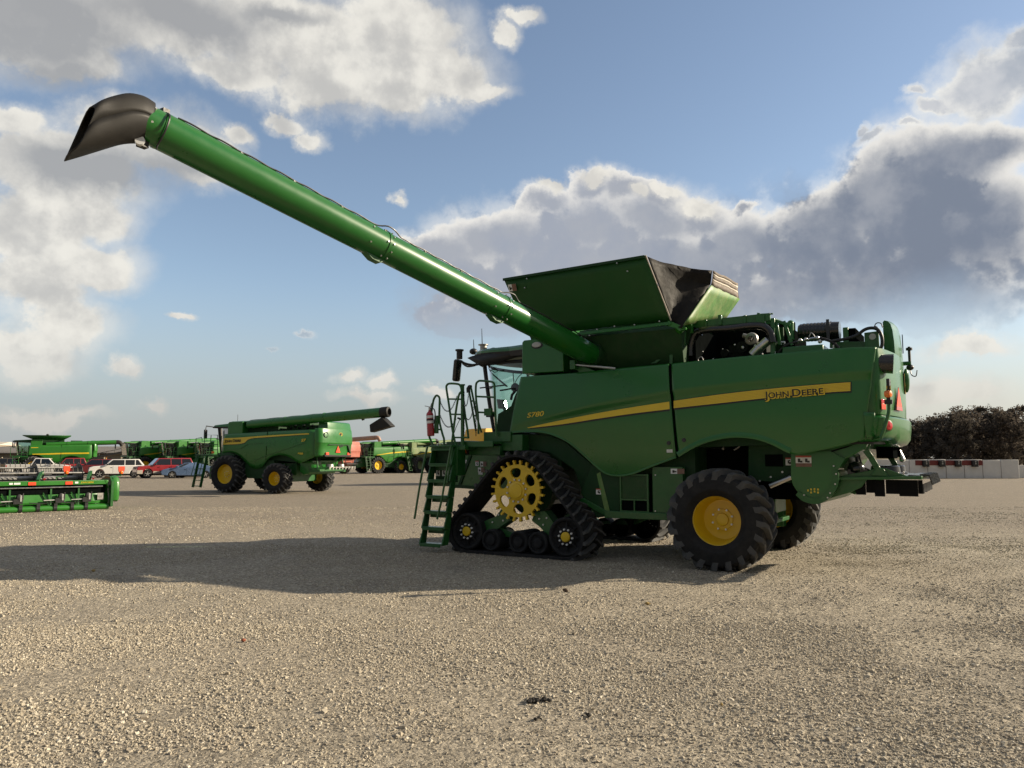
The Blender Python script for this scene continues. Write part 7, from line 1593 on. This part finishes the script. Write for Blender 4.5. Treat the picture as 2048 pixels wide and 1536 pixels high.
# ------------------------------------------------------------------ concrete wall with banded boxes on the right
WX0, WY = (25.89, 69.72); WX1, _ = (45.67, 69.72)
wl = thing("block_wall", "long low pale concrete block wall beyond the machine's tail", "wall", (WX0, WY, 0))
Lw = WX1 - WX0; nb_w = 12
for k in range(nb_w):
    x0 = Lw*k/nb_w; mb = MB(); mb.box((x0 + .02, 0, 0), (x0 + Lw/nb_w - .02, .6, 1.66 + .012*((k*7) % 5))); obj("concrete_block", mb, M["concrete"], wl, bevel=.03)
mb = MB(); xa_ = (36.32, 69.72, 0.00)[0] - WX0; xb_ = (42.39, 69.72, 0.00)[0] - WX0; mb.box((xa_, -.03, 1.18), (xb_, -.002, 1.63)); obj("red_band", mb, M["band_red"], wl)
mb = MB(); xa_ = (31.11, 69.72, 0.00)[0] - WX0; mb.box((xa_, -.03, 1.25), (xa_ + .45, -.002, 1.63)); obj("red_band", mb, M["band_red"], wl)
for u in ((37.17, 69.72), (38.61, 69.72), (40.07, 69.72), (41.58, 69.72)):
    x = u[0] - WX0; t = thing("black_box", "black box hung on the red band of the concrete wall", "box", (u[0], WY - .04, 1.0), 0, "black boxes along the red band")
    t["label"] = {0: "first black box from the left on the wall's red band", 1: "second black box from the left on the wall's red band", 2: "third black box from the left on the wall's red band", 3: "last black box, at the right end of the wall's red band"}[[(37.17, 69.72), (38.61, 69.72), (40.07, 69.72), (41.58, 69.72)].index(u)]
    mb = MB(); mb.box((-.26, -.28, .05), (.26, 0, .64)); obj("shell", mb, M["black"], t, bevel=.03); mb = MB(); mb.cyl((0, -.281, .33), (0, -.30, .33), .07, 12); mb.cyl((0, -.281, .50), (0, -.30, .50), .07, 12); obj("knob", mb, M["steel_dull"], t)
cw = thing("storage_bin", "cream bin with a sloping end standing behind the concrete wall", "bin", (*(35.59, 71.60), 0))
mb = MB(); mb.prism([(-3.2, 0), (2.2, 0), (1.0, 2.22), (-1.0, 2.25), (-3.2, 2.25)], "y", .9, 3.6); obj("bin_body", mb, M["cream"], cw, bevel=.03)
mb = MB()
for k in range(7): mb.box((-3.0 + k*.35, .87, .2), (-2.95 + k*.35, .9, 2.1))
obj("bin_rib", mb, M["cream"], cw)
lw2 = thing("block_wall", "short run of concrete wall continuing past the long wall's right end", "wall", (WX1 + .3, WY + 2.2, 0)); mb = MB(); mb.box((0, 0, 0), (6., .6, 1.15)); obj("concrete_block", mb, M["concrete"], lw2, bevel=.03)

# ------------------------------------------------------------------ buildings and yard clutter far left
sh = thing("storage_shed", "long low brown shed running across the far left", "shed", (-118, 150, 0), 0)
mb = MB(); mb.box((0, 0, 0), (46, 14, 3.0)); obj("wall", mb, M["shed_wall"], sh)
mb = MB(); mb.prism([(-.6, 2.85), (7, 4.2), (14.6, 2.85), (14.6, 3.0), (7, 4.35), (-.6, 3.0)], "x", -.6, 46.6); obj("roof", mb, M["shed_roof"], sh)
fn_ = thing("board_fence", "dark board fence with pale posts in front of the shed", "fence", (-118, 145, 0))
mb = MB(); mb.box((0, 0, 0), (52, .1, 1.9)); obj("board_panel", mb, M["fence_dark"], fn_)
for k in range(17):
    mb = MB(); mb.box((k*3.2 - .12, -.12, 0), (k*3.2 + .12, -.02, 2.15)); obj("fence_post", mb, M["cream"], fn_)
cbld = thing("farm_building", "cream gabled building at the far left edge above the shed", "building", (-128, 172, 0))
mb = MB(); mb.box((0, 0, 0), (13.2, 8, 4.9)); obj("wall", mb, M["cream"], cbld)
mb = MB(); mb.prism([(-.4, 4.85), (4, 5.7), (8.4, 4.85)], "x", -.4, 13.6); obj("roof", mb, M["fabric_tan"], cbld)
mb = MB(); mb.box((8.6, -.05, 2.6), (9.6, -.002, 4.6)); obj("window", mb, M["bark"], cbld)
cv = thing("grain_conveyor", "dark sloping conveyor with an orange frame behind the white SUV", "conveyor", (*(-54.11, 105.89), 0), rz(.98, -.2))
mb = MB(); mb.bar((-3.2, 0, 2.0), (3.5, 0, 3.1), .5, .28); mb.bar((-3.2, .0, 2.5), (3.5, 0, 3.7), .06, .06)
for k in range(6): mb.bar((-2.8 + k*1.2, 0, 2.1 + k*.2), (-2.8 + k*1.2, 0, 2.6 + k*.2), .05)
obj("belt_frame", mb, M["fence_dark"], cv)
mb = MB(); mb.box((-2.6, -.5, .9), (2.2, .5, 1.3)); mb.bar((-2.0, 0, .3), (-1.6, 0, 2.1), .12); mb.bar((1.8, 0, .3), (1.4, 0, 2.6), .12); obj("orange_frame", mb, pm("orange_steel", (.42, .20, .05), .6), cv)
mb = MB(); mb.cyl((-2.0, -.5, .35), (-2.0, .5, .35), .35, 16); mb.cyl((1.8, -.5, .35), (1.8, .5, .35), .35, 16); obj("wheel", mb, M["rubber"], cv)

# ------------------------------------------------------------------ trees: trunk with limbs, crown of many leaf sprays with gaps
def tree_meshes(seed, H, Wd, leaf, nclump, per, ls, base=.12):
    r = random.Random(seed); tr = MB()
    tr.tube(smoothpath([(0,0,0), (r.uniform(-.1,.1), r.uniform(-.1,.1), H*.3), (r.uniform(-.3,.3), r.uniform(-.3,.3), H*.62), (r.uniform(-.4,.4), 0, H*.9)], 4), [.20*(H/10)*(1 - .075*k) for k in range(13)], 7)
    cl = []
    for k in range(14):
        z0 = H*r.uniform(.18, .72); a = r.uniform(0, 2*PI); l = Wd*r.uniform(.5, .98)*(1 - .45*max(0, z0/H - .4)); z1 = min(H*.97, z0 + H*r.uniform(.12, .34))
        m = (math.cos(a)*l*.5, math.sin(a)*l*.5, (z0 + z1)/2 - .2); e = (math.cos(a)*l, math.sin(a)*l, z1)
        tr.tube(smoothpath([(0,0,z0), m, e], 3), [.075, .06, .05, .045, .035, .03, .02], 5); cl.append(e); cl.append(((m[0]+e[0])/2, (m[1]+e[1])/2, (m[2]+e[2])/2 + .2))
        for q in range(2):
            b2 = a + r.uniform(-.9, .9); e2 = (m[0] + math.cos(b2)*l*.5, m[1] + math.sin(b2)*l*.5, m[2] + r.uniform(.3, .18*H)); tr.tube([m, e2], [.04, .015], 4); cl.append(e2)
    while len(cl) < nclump:
        z = H*(base + (.98 - base)*r.random()); f = math.sqrt(max(.05, 1 - ((z/H - .48)/.55)**2)); a = r.uniform(0, 2*PI); q = Wd*f*math.sqrt(r.random())
        cl.append((math.cos(a)*q, math.sin(a)*q, z))
    lf = MB(); vs = []; fs = []
    for c in cl:
        s = r.uniform(.35, .85)*Wd*.32
        for k in range(per):
            d = Vector((r.gauss(0,1), r.gauss(0,1), r.gauss(0,.8))).normalized()*s*r.random()**.4; p = Vector(c) + d
            if p.z < .15: continue
            u = Vector((r.gauss(0,1), r.gauss(0,1), r.gauss(0,1))).normalized(); w = u.cross(Vector((r.gauss(0,1), r.gauss(0,1), r.gauss(0,1)))).normalized(); a_ = ls*r.uniform(.5, 1.2); b_ = a_*.55; o = len(vs)
            vs += [p - u*a_, p + w*b_, p + u*a_, p - w*b_]; fs.append((o, o+1, o+2, o+3))
    lf.v = [tuple(v) for v in vs]; lf.f = fs; lf.m = [0]*len(fs)
    return mesh_of("trunk", tr, [M["bark"]]), mesh_of("crown", lf, [M[leaf]], smooth=False)
TM = [tree_meshes(21, 10.5, 3.1, "leaf", 130, 62, .21), tree_meshes(22, 9.2, 2.8, "leaf2", 110, 46, .19), tree_meshes(23, 11., 3.4, "leaf", 150, 64, .21), tree_meshes(24, 8.4, 2.6, "leaf2", 80, 34, .17)]
def tree(x, y, k, s, rot, label, group):
    t = thing("tree", label, "tree", (x, y, 0), rot, group); t.scale = (s, s, s*(.94 + .1*((k*37 + int(x*10)) % 10)/10))
    for me, nm in ((TM[k][0], "trunk"), (TM[k][1], "crown")):
        o = bpy.data.objects.new(nm, me); C.objects.link(o); o.parent = t
    return t
rr_ = random.Random(5)
gt = "dark autumn trees beyond the concrete wall"
tops = {1720: (862, "low dark tree showing in the gap over the big machine's tailboard"), 1745: (846, "tree showing between the big machine's bumper and its spreader drums"),
    1770: (848, "tree close to the big machine's tail, left of the cream bin"), 1800: (842, "rounded brown tree right above the cream bin"), 1826: (838, "tree between the cream bin and the first black box"),
    1848: (836, "tree straight above the first black box on the wall"), 1870: (838, "tree above the gap between the first and second black boxes"), 1892: (828, "tree straight above the second black box on the wall"),
    1912: (818, "tall tree straight above the third black box on the wall"), 1934: (809, "tallest tree of the grove, above the gap before the last black box"), 1956: (811, "tall broad tree straight above the last black box on the wall"),
    1978: (813, "tall tree just past the right end of the wall's red band"), 2000: (818, "tree above the plain wall panels right of the red band"), 2022: (812, "tree above the last plain panel of the long wall"),
    2044: (815, "tree above the right end of the long concrete wall"), 2074: (812, "tree past the right end of the long concrete wall")}
HT = [10.5, 9.2, 11., 8.4]
for i, (u, (v, desc)) in enumerate(sorted(tops.items())):
    d = 118 + 16*rr_.random(); x = (u - 1024)/1540*d; hgt = 1.7 + (919 - v)/1540*d; k = i % 4 if hgt > 6 else 3
    tree(x, d, k, hgt*1.02/HT[k], rr_.uniform(0, 6.28), desc, gt)
wv, wf = [], []       # thick growth behind the front trees, read as one mass
for i, u in enumerate(range(1660, 2170, 26)):
    d = 140 + 12*rr_.random(); k = (0, 2)[i % 2]; sc_ = 7.2/HT[k]*rr_.uniform(.85, 1.15); cx_ = (u + rr_.uniform(-8, 8) - 1024)/1540*d; me = TM[k][1]
    o0 = len(wv); a_ = rr_.uniform(0, 6.28); ca, sa = math.cos(a_), math.sin(a_)
    wv += [(cx_ + (v.co.x*ca - v.co.y*sa)*sc_*1.25, d + (v.co.x*sa + v.co.y*ca)*sc_*1.25, v.co.z*sc_) for v in me.vertices]; wf += [tuple(i_ + o0 for i_ in p.vertices) for p in me.polygons]
wm = MB(); wm.v, wm.f, wm.m = wv, wf, [0]*len(wf)
woods = obj("woods", wm, M["leaf"], smooth=False); struct(woods, "stuff"); woods["label"] = "thick brown undergrowth filling the grove beyond the wall"; woods["category"] = "woods"
for i, (u, v, d) in enumerate(((17, 893, 200), (26, 896, 210), (34, 898, 205), (44, 899, 215), (186, 897, 190), (196, 896, 200), (206, 901, 200))):
    tree((u - 1024)/1540*d, d, 3 if i % 2 else 1, (1.7 + (919 - v)/1540*d)/HT[3 if i % 2 else 1]*1.05, rr_.uniform(0, 6.28), ("small far tree next to the cream building", "second small far tree from the cream building", "third small far tree from the cream building", "small far tree nearest the older combine's cab", "small far tree over the shed roof nearest the older combine's spout", "middle one of the three far trees over the shed's right end", "far tree over the shed's right end nearest the conveyor")[i], "far trees behind the shed")
# low far hedge that closes the horizon
hg_ = MB()
vs = []; fs = []
for i in range(9000):
    a = -.95 + 1.9*rr_.random(); d = 260 + 30*rr_.random(); hh = 3.2 + 1.6*math.sin(a*23) + 1.0*math.sin(a*71); p = Vector((math.tan(a)*d, d, max(.1, hh*rr_.random()**.7))); u = Vector((rr_.gauss(0,1), 0, rr_.gauss(0,1))).normalized(); w = Vector((-u.z, rr_.gauss(0,.5), u.x)); s = rr_.uniform(.5, 1.1); o = len(vs)
    vs += [p - u*s, p + w*s*.6, p + u*s, p - w*s*.6]; fs.append((o, o+1, o+2, o+3))
hg_.v = [tuple(v) for v in vs]; hg_.f = fs; hg_.m = [0]*len(fs)
far_ = obj("hedgerow", hg_, M["leaf"], smooth=False); struct(far_, "stuff"); far_["label"] = "far dark hedgerow along the horizon"; far_["category"] = "hedgerow"

# ------------------------------------------------------------------ small things lying on the gravel
def clod(name, label, x, y, n, sp, sz, mat, seed, group=None):
    r = random.Random(seed); mb = MB(); h0 = float(height(np.array([x]), np.array([y]))[0])
    for k in range(n):
        px, py = r.gauss(0, sp), r.gauss(0, sp*.6); s = sz*r.uniform(.5, 1.2); b0 = len(mb.v); mb.ball((px, py, s*.45), (s, s*.8, s*.6), 7, 5)
        for i in range(b0, len(mb.v)): v = mb.v[i]; mb.v[i] = (v[0] + r.uniform(-.25,.25)*s, v[1] + r.uniform(-.25,.25)*s, max(-.01, v[2] + r.uniform(-.2,.2)*s))
    o = obj(name, mb, mat, smooth=False); o.location = (x, y, h0 + .008); tag(o, label, "debris", group); return o
for nm, lab, (x, y), n, sp, sz, mt, sd in (("soil_clod", "largest dark clod of soil on the gravel, in front of the machine", (0.18, 5.57), 17, .036, .020, "clod", 1), ("soil_clod", "small dark clod nearest the camera", (0.15, 5.20), 5, .016, .014, "clod", 2), ("soil_clod", "small dark clod lying to the right of the other two", (0.49, 5.27), 6, .022, .014, "clod", 3), ("bark_chip", "brown chip on the lit gravel just below the shadow's edge", (0.70, 10.07), 3, .03, .03, "bark_chip", 4), ("dry_leaf", "yellowish dry leaf on the gravel in front of the steering wheel", (1.60, 9.19), 2, .02, .025, "leaf_dry", 5), ("brick_chip", "reddish chip on the gravel at the left", (-2.52, 7.43), 2, .015, .022, "leaf_red", 6), ("dry_leaf", "yellow dry leaf lying in the machine's shadow", (-6.41, 12.02), 2, .03, .03, "leaf_dry", 7), ("dry_leaf", "small yellow leaf near the lower right of the yard", (1.44, 5.48), 2, .014, .014, "leaf_dry", 8)):
    clod(nm, lab, x, y, n, sp, sz, M[mt], sd)
